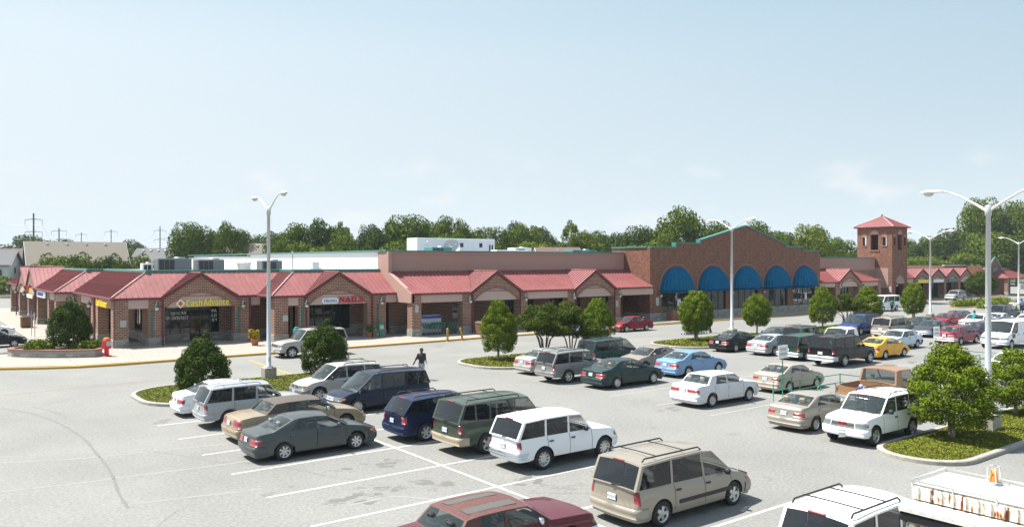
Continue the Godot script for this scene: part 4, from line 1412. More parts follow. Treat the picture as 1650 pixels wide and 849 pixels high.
# ---------------------------------------------------------------- vehicles
# x runs from the tail (0) to the nose (L) while a body is shaped; the finished car is centred on its node and looks along +x.
# posts: pillar lines of the cabin from tail to nose as [x at the belt, x at the roof]; glass: which bays between them are glazed
func car_kind(kind: String) -> Dictionary:
	var d := {}
	match kind:
		"sedan":
			d = {L = 4.75, W = 1.78, H = 1.42, fo = 0.95, wb = 2.70, r = 0.315, sill = 0.24, prof = [[0, 0.86], [0.12, 0.95], [0.7, 1.0], [1.6, 0.985], [3.3, 0.945], [3.6, 0.92], [4.3, 0.80], [4.75, 0.62]], posts = [[0.72, 1.50], [1.28, 1.72], [2.28, 2.3], [3.5, 2.74]], glass = [0, 1, 1], ry = [1.33, 1.36, 1.37, 1.33], wr = 0.66, tail = [0.60, 0.80, 0.42, 0.22], head = [0.55, 0.70, 0.45, 0.3], bump = [0.32, 0.56], doors = [1.3, 2.3, 3.4]}
		"box":
			d = {L = 4.6, W = 1.72, H = 1.40, fo = 0.92, wb = 2.65, r = 0.30, sill = 0.25, prof = [[0, 0.88], [0.06, 0.95], [0.9, 0.97], [3.2, 0.95], [3.4, 0.93], [4.4, 0.82], [4.6, 0.70]], posts = [[0.86, 1.2], [1.3, 1.5], [2.15, 2.17], [3.36, 2.78]], glass = [0, 1, 1], ry = [1.32, 1.35, 1.355, 1.33], wr = 0.68, tail = [0.66, 0.82, 0.28, 0.1], head = [0.58, 0.72, 0.4, 0.2], bump = [0.34, 0.58], doors = [1.25, 2.15, 3.25]}
		"compact":
			d = {L = 4.4, W = 1.70, H = 1.39, fo = 0.88, wb = 2.50, r = 0.295, sill = 0.24, prof = [[0, 0.86], [0.1, 0.96], [0.6, 1.0], [1.5, 0.98], [3.0, 0.945], [3.3, 0.92], [4.0, 0.80], [4.4, 0.62]], posts = [[0.62, 1.35], [1.15, 1.55], [2.08, 2.1], [3.22, 2.52]], glass = [0, 1, 1], ry = [1.30, 1.335, 1.34, 1.31], wr = 0.66, tail = [0.64, 0.80, 0.5, 0.2], head = [0.56, 0.70, 0.5, 0.25], bump = [0.32, 0.56], doors = [1.2, 2.1, 3.15]}
		"town":
			d = {L = 5.45, W = 1.96, H = 1.46, fo = 1.0, wb = 2.99, r = 0.335, sill = 0.26, prof = [[0, 0.80], [0.12, 0.92], [0.6, 0.99], [1.6, 1.02], [3.8, 0.97], [4.1, 0.95], [5.1, 0.82], [5.45, 0.62]], posts = [[1.2, 1.62], [2.0, 2.08], [2.85, 2.87], [4.05, 3.4]], glass = [0, 1, 1], ry = [1.36, 1.395, 1.40, 1.37], wr = 0.68, tail = [0.62, 0.92, 0.52, 0.16], head = [0.58, 0.72, 0.5, 0.3], bump = [0.30, 0.56], doors = [1.95, 2.86, 3.95]}
		"old_sedan":
			d = {L = 5.3, W = 1.90, H = 1.42, fo = 1.02, wb = 2.90, r = 0.325, sill = 0.27, prof = [[0, 0.84], [0.07, 0.92], [1.2, 0.97], [3.6, 0.95], [3.8, 0.94], [5.05, 0.86], [5.3, 0.76]], posts = [[1.18, 1.52], [1.7, 1.85], [2.5, 2.52], [3.75, 3.16]], glass = [0, 1, 1], ry = [1.33, 1.365, 1.37, 1.34], wr = 0.68, tail = [0.60, 0.80, 0.25, 0.08], head = [0.60, 0.74, 0.45, 0.1], bump = [0.36, 0.56], doors = [1.65, 2.5, 3.6]}
		"suv":
			d = {L = 4.65, W = 1.80, H = 1.73, fo = 0.80, wb = 2.75, r = 0.365, sill = 0.40, prof = [[0, 1.0], [0.06, 1.06], [0.3, 1.08], [3.1, 1.07], [3.4, 1.06], [4.35, 0.98], [4.65, 0.84]], posts = [[0.07, 0.36], [1.22, 1.24], [2.22, 2.25], [3.32, 2.78]], glass = [2, 2, 1], ry = [1.62, 1.665, 1.67, 1.64], wr = 0.76, tail = [0.78, 1.0, 0.8, 0.1], head = [0.69, 0.88, 0.56, 0.16], bump = [0.42, 0.64], doors = [1.28, 2.24, 3.25]}
		"bigsuv":
			d = {L = 5.2, W = 2.0, H = 1.93, fo = 0.92, wb = 3.02, r = 0.385, sill = 0.44, prof = [[0, 1.08], [0.06, 1.16], [0.3, 1.19], [3.5, 1.17], [3.8, 1.15], [4.9, 1.05], [5.2, 0.88]], posts = [[0.07, 0.34], [1.4, 1.42], [2.5, 2.53], [3.72, 3.15]], glass = [2, 2, 1], ry = [1.82, 1.865, 1.87, 1.84], wr = 0.77, tail = [0.86, 1.12, 0.8, 0.1], head = [0.76, 0.94, 0.5, 0.16], bump = [0.42, 0.70], doors = [1.5, 2.52, 3.62]}
		"cross":
			d = {L = 4.7, W = 1.84, H = 1.69, fo = 0.92, wb = 2.74, r = 0.35, sill = 0.34, prof = [[0, 0.98], [0.08, 1.05], [0.3, 1.07], [3.2, 1.03], [3.5, 1.0], [4.3, 0.88], [4.7, 0.68]], posts = [[0.1, 0.52], [1.3, 1.35], [2.3, 2.33], [3.55, 2.75]], glass = [2, 2, 1], ry = [1.56, 1.615, 1.63, 1.59], wr = 0.73, tail = [0.74, 1.0, 0.74, 0.16], head = [0.66, 0.82, 0.5, 0.3], bump = [0.36, 0.62], doors = [1.3, 2.32, 3.45]}
		"minivan":
			d = {L = 4.95, W = 1.93, H = 1.77, fo = 0.97, wb = 3.0, r = 0.335, sill = 0.27, prof = [[0, 0.96], [0.06, 1.03], [0.3, 1.05], [3.6, 1.0], [3.95, 0.97], [4.6, 0.84], [4.95, 0.64]], posts = [[0.08, 0.34], [1.42, 1.44], [2.72, 2.66], [4.0, 3.12]], glass = [2, 2, 1], ry = [1.65, 1.70, 1.71, 1.66], wr = 0.74, tail = [0.66, 1.0, 0.8, 0.08], head = [0.62, 0.78, 0.45, 0.3], bump = [0.32, 0.58], doors = [1.48, 2.7, 3.85]}
		"van":
			d = {L = 5.5, W = 2.02, H = 2.12, fo = 0.80, wb = 3.5, r = 0.365, sill = 0.40, prof = [[0, 1.2], [0.05, 1.24], [0.3, 1.25], [4.4, 1.22], [4.7, 1.18], [5.3, 1.05], [5.5, 0.86]], posts = [[0.06, 0.14], [1.6, 1.6], [3.35, 3.3], [4.62, 3.98]], glass = [0, 0, 1], ry = [2.0, 2.03, 2.03, 2.0], wr = 0.80, tail = [0.80, 1.1, 0.86, 0.06], head = [0.72, 0.90, 0.5, 0.1], bump = [0.42, 0.64], doors = [2.4, 3.32, 4.5]}
		"windowvan":
			d = car_kind("van")
			d.glass = [2, 2, 1]
		"pickup":
			d = {L = 5.25, W = 1.93, H = 1.76, fo = 0.88, wb = 3.2, r = 0.365, sill = 0.42, prof = [[0, 1.02], [0.05, 1.08], [2.0, 1.08], [3.9, 1.07], [4.1, 1.05], [5.0, 0.97], [5.25, 0.84]], posts = [[2.06, 2.22], [2.35, 2.45], [2.6, 2.6], [4.0, 3.45]], glass = [0, 0, 1], ry = [1.66, 1.69, 1.69, 1.67], wr = 0.74, tail = [0.78, 0.98, 0.86, 0.08], head = [0.72, 0.86, 0.5, 0.12], bump = [0.46, 0.66], doors = [2.5, 2.52, 3.9], bed = 1.95}
	return d

func along(pts: Array, x: float) -> float:
	# smooth line through a few points
	if x <= pts[0][0]:
		return pts[0][1]
	for i in pts.size() - 1:
		var a: Array = pts[i]
		var b: Array = pts[i + 1]
		if x <= b[0]:
			var t: float = (x - a[0]) / (b[0] - a[0])
			var z: Array = pts[maxi(i - 1, 0)]
			var e: Array = pts[mini(i + 2, pts.size() - 1)]
			return lerpf(lerpf(a[1], b[1], t), cubic_interpolate(a[1], b[1], z[1], e[1], t), 0.35)
	return pts[-1][1]

func car_shapes(kind: String) -> Array:
	# list of [part name, parent index or -1, mesh, paint slot]
	if cache.has(kind):
		return cache[kind]
	var k := car_kind(kind)
	var L: float = k.L
	var W: float = k.W / 2.0
	var r: float = k.r
	var sill: float = k.sill
	var posts: Array = k.posts
	var xd: float = posts[0][0]
	var xa: float = posts[-1][0]
	var bed: float = k.get("bed", -1.0)
	var ra := r + 0.065
	var wheels := [L - k.fo - k.wb, L - k.fo]
	var mid := Vector3(L / 2, 0, 0)
	# outline of one side from the middle of the nose to the middle of the tail
	var bow := 0.10
	var rc := 0.2
	var outline: Array = []  # [x, share of half width, nose weight, tail weight]
	for f: float in [0.0, 0.25, 0.5, 0.7, 0.84]:
		outline.append([L - bow * f * f, f, 1.0, 0.0])
	for a: float in [30.0, 60.0, 85.0]:
		var q := deg_to_rad(a)
		outline.append([L - bow * 0.84 - rc * (1 - cos(q)), 0.84 + 0.13 * sin(q), 1.0, 0.0])
	var xs: Array = []
	for w: float in wheels:
		for i in 13:
			xs.append(w + ra * cos(PI * i / 12.0) * (0.999 if i in [0, 12] else 1.0))
		xs.append(w + ra * 1.003)
		xs.append(w - ra * 1.003)
	var dr: Array = k.doors
	for x: float in dr:
		xs.append(x - 0.009)
		xs.append(x + 0.009)
	for p: Array in posts:
		xs.append(p[0])
	if bed > 0:
		xs.append(bed)
	var x := 0.45
	while x < L - 0.4:
		xs.append(x)
		x += 0.22
	xs.sort()
	xs.reverse()
	var last := 99.0
	for v: float in xs:
		if v < L - 0.34 and v > 0.3 and last - v > 0.0008:
			outline.append([v, 1.0 - 0.05 * pow(absf(v - L / 2) / (L / 2), 3.0), smoothstep(L - 0.75, L - 0.3, v), 1.0 - smoothstep(0.3, 0.75, v)])
			last = v
	var rb := 0.07
	for a: float in [85.0, 60.0, 30.0]:
		var q := deg_to_rad(a)
		outline.append([rb * 0.84 + rc * (1 - cos(q)), 0.84 + 0.11 * sin(q) + 0.015, 0.0, 1.0])
	for f: float in [0.84, 0.7, 0.5, 0.25, 0.0]:
		outline.append([rb * f * f, f, 0.0, 1.0])
	var nose := [[0.0, 0.14], [k.bump[0] - 0.04, 0.05], [k.bump[0] + 0.05, 0.0], [k.bump[1], 0.0], [k.bump[1] + 0.08, 0.05], [1.5, 0.20]]
	var tall: bool = posts[0][0] < 0.3
	var tail := [[0.0, 0.16], [k.bump[0] - 0.04, 0.05], [k.bump[0] + 0.05, 0.0], [k.bump[1], 0.0], [k.bump[1] + 0.06, 0.055], [1.3, 0.075 if tall or bed > 0 else 0.13]]
	var wy := func(y: float, yt: float) -> float:
		var t := clampf((y - 0.2) / (yt - 0.2), 0.0, 1.0)
		if t < 0.5:
			return lerpf(0.95, 1.0, sin(t * PI))
		return lerpf(1.0, 0.915, pow((t - 0.5) / 0.5, 2.2))
	var surf := func(i: float, y: float, side: float, off := 0.0) -> Vector3:
		var i0 := clampi(int(i), 0, outline.size() - 2)
		var f := i - i0
		var a: Array = outline[i0]
		var b: Array = outline[i0 + 1]
		var px: float = lerpf(a[0], b[0], f)
		var pz: float = lerpf(a[1], b[1], f)
		var nw: float = lerpf(a[2], b[2], f)
		var tw: float = lerpf(a[3], b[3], f)
		var yt := along(k.prof, px)
		px += -along(nose, y) * nw + along(tail, y) * tw
		var zz: float = pz * W * wy.call(y, yt)
		# outward push for lamps, bumpers and plates
		var nrm := Vector3(b[1] - a[1], 0, -(b[0] - a[0]) / W)
		nrm = Vector3((b[1] - a[1]) * W, 0, -(b[0] - a[0])).normalized()
		return Vector3(px + nrm.x * off, y, (zz + nrm.z * off) * side) - mid
	var n := outline.size()
	# body panels
	var sts := {}
	var st_for := func(key: String) -> SurfaceTool:
		if not sts.has(key):
			sts[key] = st_new(true)
		return sts[key]
	var top_y := func(i: int) -> float:
		return along(k.prof, outline[i][0])
	var low_y := func(i: int) -> float:
		var px: float = outline[i][0]
		var y := sill
		if outline[i][1] < 0.99 and (outline[i][2] > 0.5 or outline[i][3] > 0.5):
			y = lerpf(sill, sill - 0.05, 1.0)
		for w: float in wheels:
			var dx := absf(px - w)
			if dx < ra * 1.0015 and outline[i][1] > 0.9:
				y = maxf(y, r + sqrt(maxf(0.0, ra * ra - dx * dx)))
		return y
	var seg := 0
	var broken := true
	for side: float in [1.0, -1.0]:
		seg += 1
		for i in n - 1:
			var levels_a: Array = []
			var levels_b: Array = []
			for e in 2:
				var yt: float = top_y.call(i + e)
				var yb: float = low_y.call(i + e)
				var lv := [yb]
				for f: float in [0.32, 0.42, 0.54, 0.66, 0.78]:
					lv.append(clampf(f * yt / 0.95, yb, yt - 0.1))
				lv.append(yt - 0.09)
				lv.append(yt - 0.035)
				lv.append(yt)
				if e == 0:
					levels_a = lv
				else:
					levels_b = lv
			var mx: float = (outline[i][0] + outline[i + 1][0]) / 2
			var gap := false
			for dx: float in dr:
				if absf(mx - dx) < 0.0085:
					gap = true
			var key := "body"
			if mx > dr[0] and mx < dr[1]:
				key = "rear_door_r" if side > 0 else "rear_door_l"
			elif mx > dr[1] and mx < dr[2]:
				key = "front_door_r" if side > 0 else "front_door_l"
			for j in levels_a.size() - 1:
				if levels_a[j + 1] - levels_a[j] < 0.001 and levels_b[j + 1] - levels_b[j] < 0.001:
					if j == 0 and not broken:
						broken = true
						seg += 1
					continue
				var kk := key
				if j == 0:
					kk = "lower%d" % seg
					broken = false
				elif gap:
					continue
				var a: Vector3 = surf.call(float(i), levels_a[j], side)
				var b: Vector3 = surf.call(float(i) + 0.99999, levels_b[j], side)
				var c: Vector3 = surf.call(float(i) + 0.99999, levels_b[j + 1], side)
				var d: Vector3 = surf.call(float(i), levels_a[j + 1], side)
				if side > 0:
					quad(st_for.call(kk), a, b, c, d)
				else:
					quad(st_for.call(kk), a, d, c, b)
			# hood and deck
			var skip: bool = mx < xa and mx > xd
			if bed > 0 and mx < xd:
				skip = false
			if not skip:
				var tk := "hood" if mx > xa else "trunk_lid"
				if tall and mx < xd:
					tk = "body"
				if bed > 0 and mx < bed:
					tk = "body"
				var pa: Vector3 = surf.call(float(i), levels_a[-1], side)
				var pb: Vector3 = surf.call(float(i) + 0.99999, levels_b[-1], side)
				var qs := [1.0, 0.93, 0.7, 0.35, 0.0]
				if bed > 0 and mx < bed:
					qs = [1.0, 0.93]
				for q in qs.size() - 1:
					var f0 := func(p: Vector3, s: float) -> Vector3:
						return Vector3(p.x, p.y + 0.045 * (1 - s * s), p.z * s)
					var a2: Vector3 = f0.call(pa, qs[q])
					var b2: Vector3 = f0.call(pb, qs[q])
					var c2: Vector3 = f0.call(pb, qs[q + 1])
					var d2: Vector3 = f0.call(pa, qs[q + 1])
					if side > 0:
						quad(st_for.call(tk), a2, b2, c2, d2)
					else:
						quad(st_for.call(tk), a2, d2, c2, b2)
	var out: Array = []
	for key: String in sts.keys():
		if sts.has(key):
			var nm: String = {"front_door_r": "door", "front_door_l": "door", "rear_door_r": "door", "rear_door_l": "door"}.get(key, key)
			if key.begins_with("lower"):
				nm = "sill"
			out.append([nm, -1, done(sts[key]), "lower" if nm == "sill" else "paint"])
			if nm == "door" and not (bed > 0 and key.begins_with("rear")):
				var s := 1.0 if key.ends_with("r") else -1.0
				var hx: float = (dr[0] if key.begins_with("rear") else dr[1]) + 0.14
				if key.begins_with("rear") and hx < wheels[0] + ra:
					hx = maxf(hx, dr[0] + 0.1)
				var hy := along(k.prof, hx) - 0.16
				var hz: float = W * 0.975
				out.append(["handle", out.size() - 1, cbox(Vector3(hx - 0.09, hy - 0.02, minf(s * hz, s * (hz + 0.03))) - mid, Vector3(hx + 0.09, hy + 0.025, maxf(s * hz, s * (hz + 0.03))) - mid, 0.008), "trim"])
	# cabin
	var ry: Array = k.ry
	var wb0 := func(px: float) -> float:
		return W * 0.915 * (1.0 - 0.05 * pow(absf(px - L / 2) / (L / 2), 3.0))
	var wr: float = W * (k.wr + 0.1)
	var crown: float = k.H - maxf(ry[1], ry[2])
	var side_pt := func(px: float, py: float, s: float, yb: float, yr: float) -> Vector3:
		var t := clampf((py - yb) / (yr - yb), 0.0, 1.0)
		return Vector3(px, py, s * lerpf(wb0.call(px), wr, pow(t, 1.15))) - mid
	var frame := st_new()
	for s: float in [1.0, -1.0]:
		for c in posts.size() - 1:
			var yb0 := along(k.prof, posts[c][0])
			var yb1 := along(k.prof, posts[c + 1][0])
			var cell := func(u: float, v: float) -> Vector3:
				var bx: float = lerpf(posts[c][0], posts[c + 1][0], u)
				var tx: float = lerpf(posts[c][1], posts[c + 1][1], u)
				var yb := lerpf(yb0, yb1, u)
				var yr: float = lerpf(ry[c], ry[c + 1], u)
				return side_pt.call(lerpf(bx, tx, v), lerpf(yb, yr, v), s, yb, yr)
			var ring := func(u0: float, u1: float, v0: float, v1: float) -> void:
				var o := [[0.0, 0.0], [1.0, 0.0], [1.0, 1.0], [0.0, 1.0]]
				var i2 := [[u0, v0], [u1, v0], [u1, v1], [u0, v1]]
				for e in 4:
					var a: Vector3 = cell.call(o[e][0], o[e][1])
					var b: Vector3 = cell.call(o[(e + 1) % 4][0], o[(e + 1) % 4][1])
					var c2: Vector3 = cell.call(i2[(e + 1) % 4][0], i2[(e + 1) % 4][1])
					var d2: Vector3 = cell.call(i2[e][0], i2[e][1])
					if s > 0:
						quad(frame, a, d2, c2, b)
					else:
						quad(frame, a, b, c2, d2)
			if k.glass[c] == 0:
				ring.call(0.5, 0.5, 0.5, 0.5)
				continue
			var cw: float = posts[c + 1][0] - posts[c][0]
			var u0 := 0.05 / cw * (2.2 if c == 0 else 1.0)
			var u1 := 1.0 - 0.04 / cw * (1.6 if c == posts.size() - 2 else 1.0)
			var v0 := 0.03
			var v1 := 0.93
			ring.call(u0, u1, v0, v1)
			var ps := st_new(true)
			var inn := Vector3(0, 0, -s * 0.012)
			for e in 3:
				quad(ps, cell.call(lerpf(u0, u1, e / 3.0), v0) + inn, cell.call(lerpf(u0, u1, (e + 1) / 3.0), v0) + inn, cell.call(lerpf(u0, u1, (e + 1) / 3.0), v1) + inn, cell.call(lerpf(u0, u1, e / 3.0), v1) + inn)
			out.append(["side_window", -1, done(ps), "glass" if k.glass[c] == 1 else "tint"])
	# windscreen and rear window
	for e in 2:
		var pz: Array = posts[-1] if e == 0 else posts[0]
		var yr: float = ry[-1] if e == 0 else ry[0]
		var yb := along(k.prof, pz[0])
		var bulge := (0.16 if e == 0 else -0.12) * (0.35 if tall and e == 1 else 1.0)
		if bed > 0 and e == 1:
			bulge = -0.03
		var scr := func(u: float, v: float) -> Vector3:
			var base: Vector3 = side_pt.call(lerpf(pz[0], pz[1], v), lerpf(yb, yr, v), 1.0, yb, yr)
			var g := 1.0 - u * u
			return Vector3(base.x + bulge * g * (1.0 - 0.62 * v), base.y + lerpf(0.03, crown, v) * g, base.z * u)
		var u1 := 0.94 if e == 0 else 0.90
		var v0 := 0.02 if e == 0 else 0.05
		var v1 := 0.96 if e == 0 else 0.93
		var ps := st_new(true)
		for i in 8:
			for j in 3:
				var a := lerpf(-u1, u1, i / 8.0)
				var b := lerpf(-u1, u1, (i + 1) / 8.0)
				var c := lerpf(v0, v1, j / 3.0)
				var d := lerpf(v0, v1, (j + 1) / 3.0)
				quad(ps, scr.call(a, c), scr.call(b, c), scr.call(b, d), scr.call(a, d))
		out.append(["windscreen" if e == 0 else "rear_window", -1, done(ps), "glass" if e == 0 or not tall else "tint"])
		if e == 0:
			for q: Array in [[-0.72, -0.08], [-0.02, 0.6]]:
				var o2 := Vector3(0.025, 0.0, 0)
				out.append(["wiper", -1, tube([scr.call(q[0], 0.02) + o2, scr.call(q[1], 0.08) + o2], [0.012, 0.008], 5), "under"])
		elif tall:
			var o3 := Vector3(-0.025, 0, 0)
			out.append(["rear_wiper", -1, tube([scr.call(0.0, 0.03) + o3, scr.call(0.42, 0.13) + o3], [0.014, 0.009], 5), "under"])
			var b0: Vector3 = scr.call(0.0, 0.97)
			out.append(["brake_light", -1, cbox(b0 + Vector3(-0.03, -0.02, -0.2), b0 + Vector3(0.05, 0.015, 0.2), 0.008), "tail_lamp"])
		for s: float in [-1.0, 1.0]:
			quad(frame, scr.call(s, 0.0), scr.call(s * u1, 0.0), scr.call(s * u1, 1.0), scr.call(s, 1.0))
		for i in 8:
			var a := lerpf(-u1, u1, i / 8.0)
			var b := lerpf(-u1, u1, (i + 1) / 8.0)
			quad(frame, scr.call(a, v1), scr.call(b, v1), scr.call(b, 1.0), scr.call(a, 1.0))
			quad(frame, scr.call(a, 0.0), scr.call(b, 0.0), scr.call(b, v0), scr.call(a, v0))
	out.append(["cabin_frame", -1, done(frame), "roof"])
	# roof skin
	var rs := st_new(true)
	var cols: Array = []
	for c in posts.size() - 1:
		for e in 3:
			cols.append([lerpf(posts[c][1], posts[c + 1][1], e / 3.0), lerpf(ry[c], ry[c + 1], e / 3.0)])
	cols.append([posts[-1][1], ry[-1]])
	var us := [-1.0, -0.96, -0.85, -0.6, -0.3, 0.0, 0.3, 0.6, 0.85, 0.96, 1.0]
	var tail_bulge := -0.12 * (0.35 if tall else 1.0) * 0.38 if bed < 0 else -0.03 * 0.38
	var rp := func(c: int, u: float) -> Vector3:
		var px: float = cols[c][0]
		var t := float(c) / (cols.size() - 1)
		var g := 1.0 - u * u
		px += g * (0.16 * 0.38 * smoothstep(0.6, 1.0, t) + tail_bulge * smoothstep(0.4, 0.0, t))
		return Vector3(px, cols[c][1] + crown * g, u * wr) - mid
	for c in cols.size() - 1:
		for i in us.size() - 1:
			quad(rs, rp.call(c, us[i]), rp.call(c + 1, us[i]), rp.call(c + 1, us[i + 1]), rp.call(c, us[i + 1]))
	out.append(["roof", -1, done(rs), "roof"])
	# lamps, bumpers, plates laid over the body skin
	var index_z := func(front: bool, f: float) -> float:
		var a := 0 if front else n - 1
		var step := 1 if front else -1
		for q in 8:
			var i0 := a + q * step
			var i1 := i0 + step
			if outline[i1][1] >= f:
				return i0 + step * (f - outline[i0][1]) / maxf(1e-5, outline[i1][1] - outline[i0][1])
		return a + 7 * step
	var index_x := func(px: float) -> float:
		for i in n - 1:
			if outline[i + 1][0] <= px:
				return i + (outline[i][0] - px) / maxf(1e-5, outline[i][0] - outline[i + 1][0])
		return n - 1.0
	var patch := func(st: SurfaceTool, i0: float, i1: float, y0: float, y1: float, s: float, off: float) -> void:
		var m := 8
		for e in m:
			var a := lerpf(i0, i1, float(e) / m)
			var b := lerpf(i0, i1, float(e + 1) / m)
			for v in 2:
				var ya := lerpf(y0, y1, v / 2.0)
				var yb := lerpf(y0, y1, (v + 1) / 2.0)
				quad(st, surf.call(a, ya, s, off), surf.call(b, ya, s, off), surf.call(b, yb, s, off), surf.call(a, yb, s, off))
			# edges give the lamp its thickness
			quad(st, surf.call(a, y1, s, off), surf.call(b, y1, s, off), surf.call(b, y1, s, 0.0), surf.call(a, y1, s, 0.0))
			quad(st, surf.call(a, y0, s, off), surf.call(b, y0, s, off), surf.call(b, y0, s, 0.0), surf.call(a, y0, s, 0.0))
	for s: float in [1.0, -1.0]:
		var st := st_new(true)
		var tl: Array = k.tail
		patch.call(st, index_x.call(maxf(0.14, tl[3])), index_z.call(false, tl[2]), tl[0], tl[1], s, 0.008)
		out.append(["tail_lamp", -1, done(st), "tail_lamp"])
		st = st_new(true)
		var hd: Array = k.head
		patch.call(st, index_z.call(true, hd[2]), index_x.call(L - 0.2), hd[0], hd[1], s, 0.008)
		out.append(["headlamp", -1, done(st), "head_lamp"])
		st = st_new(true)
		patch.call(st, index_x.call(L - 0.2), index_x.call(L - 0.2 - hd[3] * 0.5), hd[0] + 0.04, hd[1] - 0.03, s, 0.008)
		out.append(["side_marker", -1, done(st), "amber"])
	for e in 2:
		var st := st_new(true)
		for s: float in [1.0, -1.0]:
			if e == 0:
				patch.call(st, 0.0, index_x.call(L - 0.45), k.bump[0], k.bump[1], s, 0.022)
			else:
				patch.call(st, index_x.call(0.45), n - 1.0, k.bump[0], k.bump[1], s, 0.022)
		out.append(["bumper", -1, done(st), "front_bumper" if e == 0 else "bumper"])
		st = st_new(true)
		var py: float = (k.bump[1] + 0.1 if tall or bed < 0 else k.bump[0] + 0.06) if e == 1 else k.bump[0] + 0.06
		for s: float in [1.0, -1.0]:
			if e == 0:
				patch.call(st, 0.0, index_z.call(true, 0.16), py, py + 0.15, s, 0.03)
			else:
				patch.call(st, index_z.call(false, 0.16), n - 1.0, py, py + 0.15, s, 0.03)
		out.append(["number_plate", -1, done(st), "plate"])
	var gr := st_new(true)
	for s: float in [1.0, -1.0]:
		patch.call(gr, 0.0, index_z.call(true, k.head[2] - 0.04), k.head[0] - 0.01, k.head[1] - 0.01, s, 0.006)
	out.append(["grille", -1, done(gr), "grille"])
	# mirrors
	for s: float in [1.0, -1.0]:
		var ms := st_new(true)
		var my := along(k.prof, xa) + 0.09
		add_lathe(ms, [Vector2(0.0, -0.09), Vector2(0.07, -0.075), Vector2(0.095, 0.0), Vector2(0.07, 0.075), Vector2(0.0, 0.09)], 8, Transform3D(Basis.from_scale(Vector3(0.75, 0.95, 1.15)), Vector3(xa - 0.42, my, s * (W + 0.06)) - mid))
		out.append(["mirror", -1, done(ms), "trim"])
	# cabin tub, seats and dash
	var t0 := maxf(xd, 0.25) if tall else xd + 0.1
	if bed > 0:
		t0 = xd + 0.06
	var yb2 := along(k.prof, xa) - 0.05
	var tub := st_new()
	var za := W * 0.86
	for f: Array in [[t0, xa - 0.02, 0.42, 0.46, -za, za], [t0, t0 + 0.03, 0.42, yb2, -za, za], [t0, xa, 0.42, yb2 - 0.02, -za, -za + 0.04], [t0, xa, 0.42, yb2 - 0.02, za - 0.04, za], [xa - 0.55, xa - 0.02, 0.5, yb2 - 0.04, -za, za]]:
		add_box(tub, Vector3(f[0], f[2], f[4]) - mid, Vector3(f[1], f[3], f[5]) - mid)
	if not tall and bed < 0:
		add_box(tub, Vector3(xd - 0.05, yb2 - 0.02, -za) - mid, Vector3(xd + 0.6, yb2 + 0.02, za) - mid)
	out.append(["cabin_lining", -1, done(tub), "lining"])
	var rows2 := [xa - 1.35]
	if bed < 0:
		rows2.append(xa - 2.25 if not tall else xa - 2.3)
		if tall and xa - 3.1 > 0.4:
			rows2.append(xa - 3.1)
	if bed > 0:
		var seats := st_new()
		add_cbox(seats, Vector3(-0.07, 0.0, -W * 0.78), Vector3(0.07, 0.7, W * 0.78), 0.05, Transform3D(Basis(Vector3(0, 0, 1), 0.2), Vector3(rows2[0] - 0.2, 0.5, 0) - mid))
		out.append(["seat", -1, done(seats), "seat"])
		rows2 = []
	for sx: float in rows2:
		for s: float in [-1.0, 1.0]:
			var tilt := Basis(Vector3(0, 0, 1), 0.25)
			var seats := st_new()
			add_cbox(seats, Vector3(-0.07, 0, -0.25), Vector3(0.07, 0.62, 0.25), 0.05, Transform3D(tilt, Vector3(sx, 0.5, s * W * 0.42) - mid))
			add_cbox(seats, Vector3(-0.05, 0.60, -0.13), Vector3(0.05, 0.82, 0.13), 0.04, Transform3D(tilt, Vector3(sx, 0.5, s * W * 0.42) - mid))
			add_cbox(seats, Vector3(0.0, 0.0, -0.25), Vector3(0.5, 0.16, 0.25), 0.05, Transform3D(Basis.IDENTITY, Vector3(sx, 0.48, s * W * 0.42) - mid))
			out.append(["seat", -1, done(seats), "seat"])
	if bed < 0:
		var wheel := st_new(true)
		var ring: Array = []
		for i in 13:
			ring.append(Vector3(xa - 0.72, yb2 - 0.02, -W * 0.42) - mid + Basis(Vector3(0, 0, 1), 0.5) * Vector3(0, 0.18 * sin(TAU * i / 12), 0.18 * cos(TAU * i / 12)))
		var rr: Array = []
		rr.resize(13)
		rr.fill(0.015)
		add_tube(wheel, ring, rr, 5, false)
		out.append(["steering_wheel", -1, done(wheel), "trim"])
	# dark floor pan, so that nothing shows through the arches
	var pan := st_new()
	add_box(pan, Vector3(0.2, sill - 0.02, -W + 0.28) - mid, Vector3(L - 0.2, 0.62, W - 0.28) - mid)
	for w: float in wheels:
		add_box(pan, Vector3(w - ra - 0.02, 0.3, -W + 0.05) - mid, Vector3(w - ra + 0.0, 0.7, W - 0.05) - mid)
		add_box(pan, Vector3(w + ra - 0.0, 0.3, -W + 0.05) - mid, Vector3(w + ra + 0.02, 0.7, W - 0.05) - mid)
	out.append(["floor_pan", -1, done(pan), "under"])
	if bed > 0:
		var bd := st_new()
		var bw := W * 0.83
		add_box(bd, Vector3(0.1, 0.60, -bw) - mid, Vector3(bed, 0.63, bw) - mid)
		for s: float in [-1.0, 1.0]:
			quad(bd, Vector3(0.1, 0.6, s * bw) - mid, Vector3(bed, 0.6, s * bw) - mid, Vector3(bed, 1.06, s * bw) - mid, Vector3(0.1, 1.06, s * bw) - mid)
		quad(bd, Vector3(0.12, 0.6, -bw) - mid, Vector3(0.12, 0.6, bw) - mid, Vector3(0.12, 1.05, bw) - mid, Vector3(0.12, 1.05, -bw) - mid)
		quad(bd, Vector3(bed - 0.02, 0.6, -bw) - mid, Vector3(bed - 0.02, 0.6, bw) - mid, Vector3(bed - 0.02, 1.08, bw) - mid, Vector3(bed - 0.02, 1.08, -bw) - mid)
		out.append(["cargo_bed", -1, done(bd), "paint"])
	cache[kind] = out
	return out

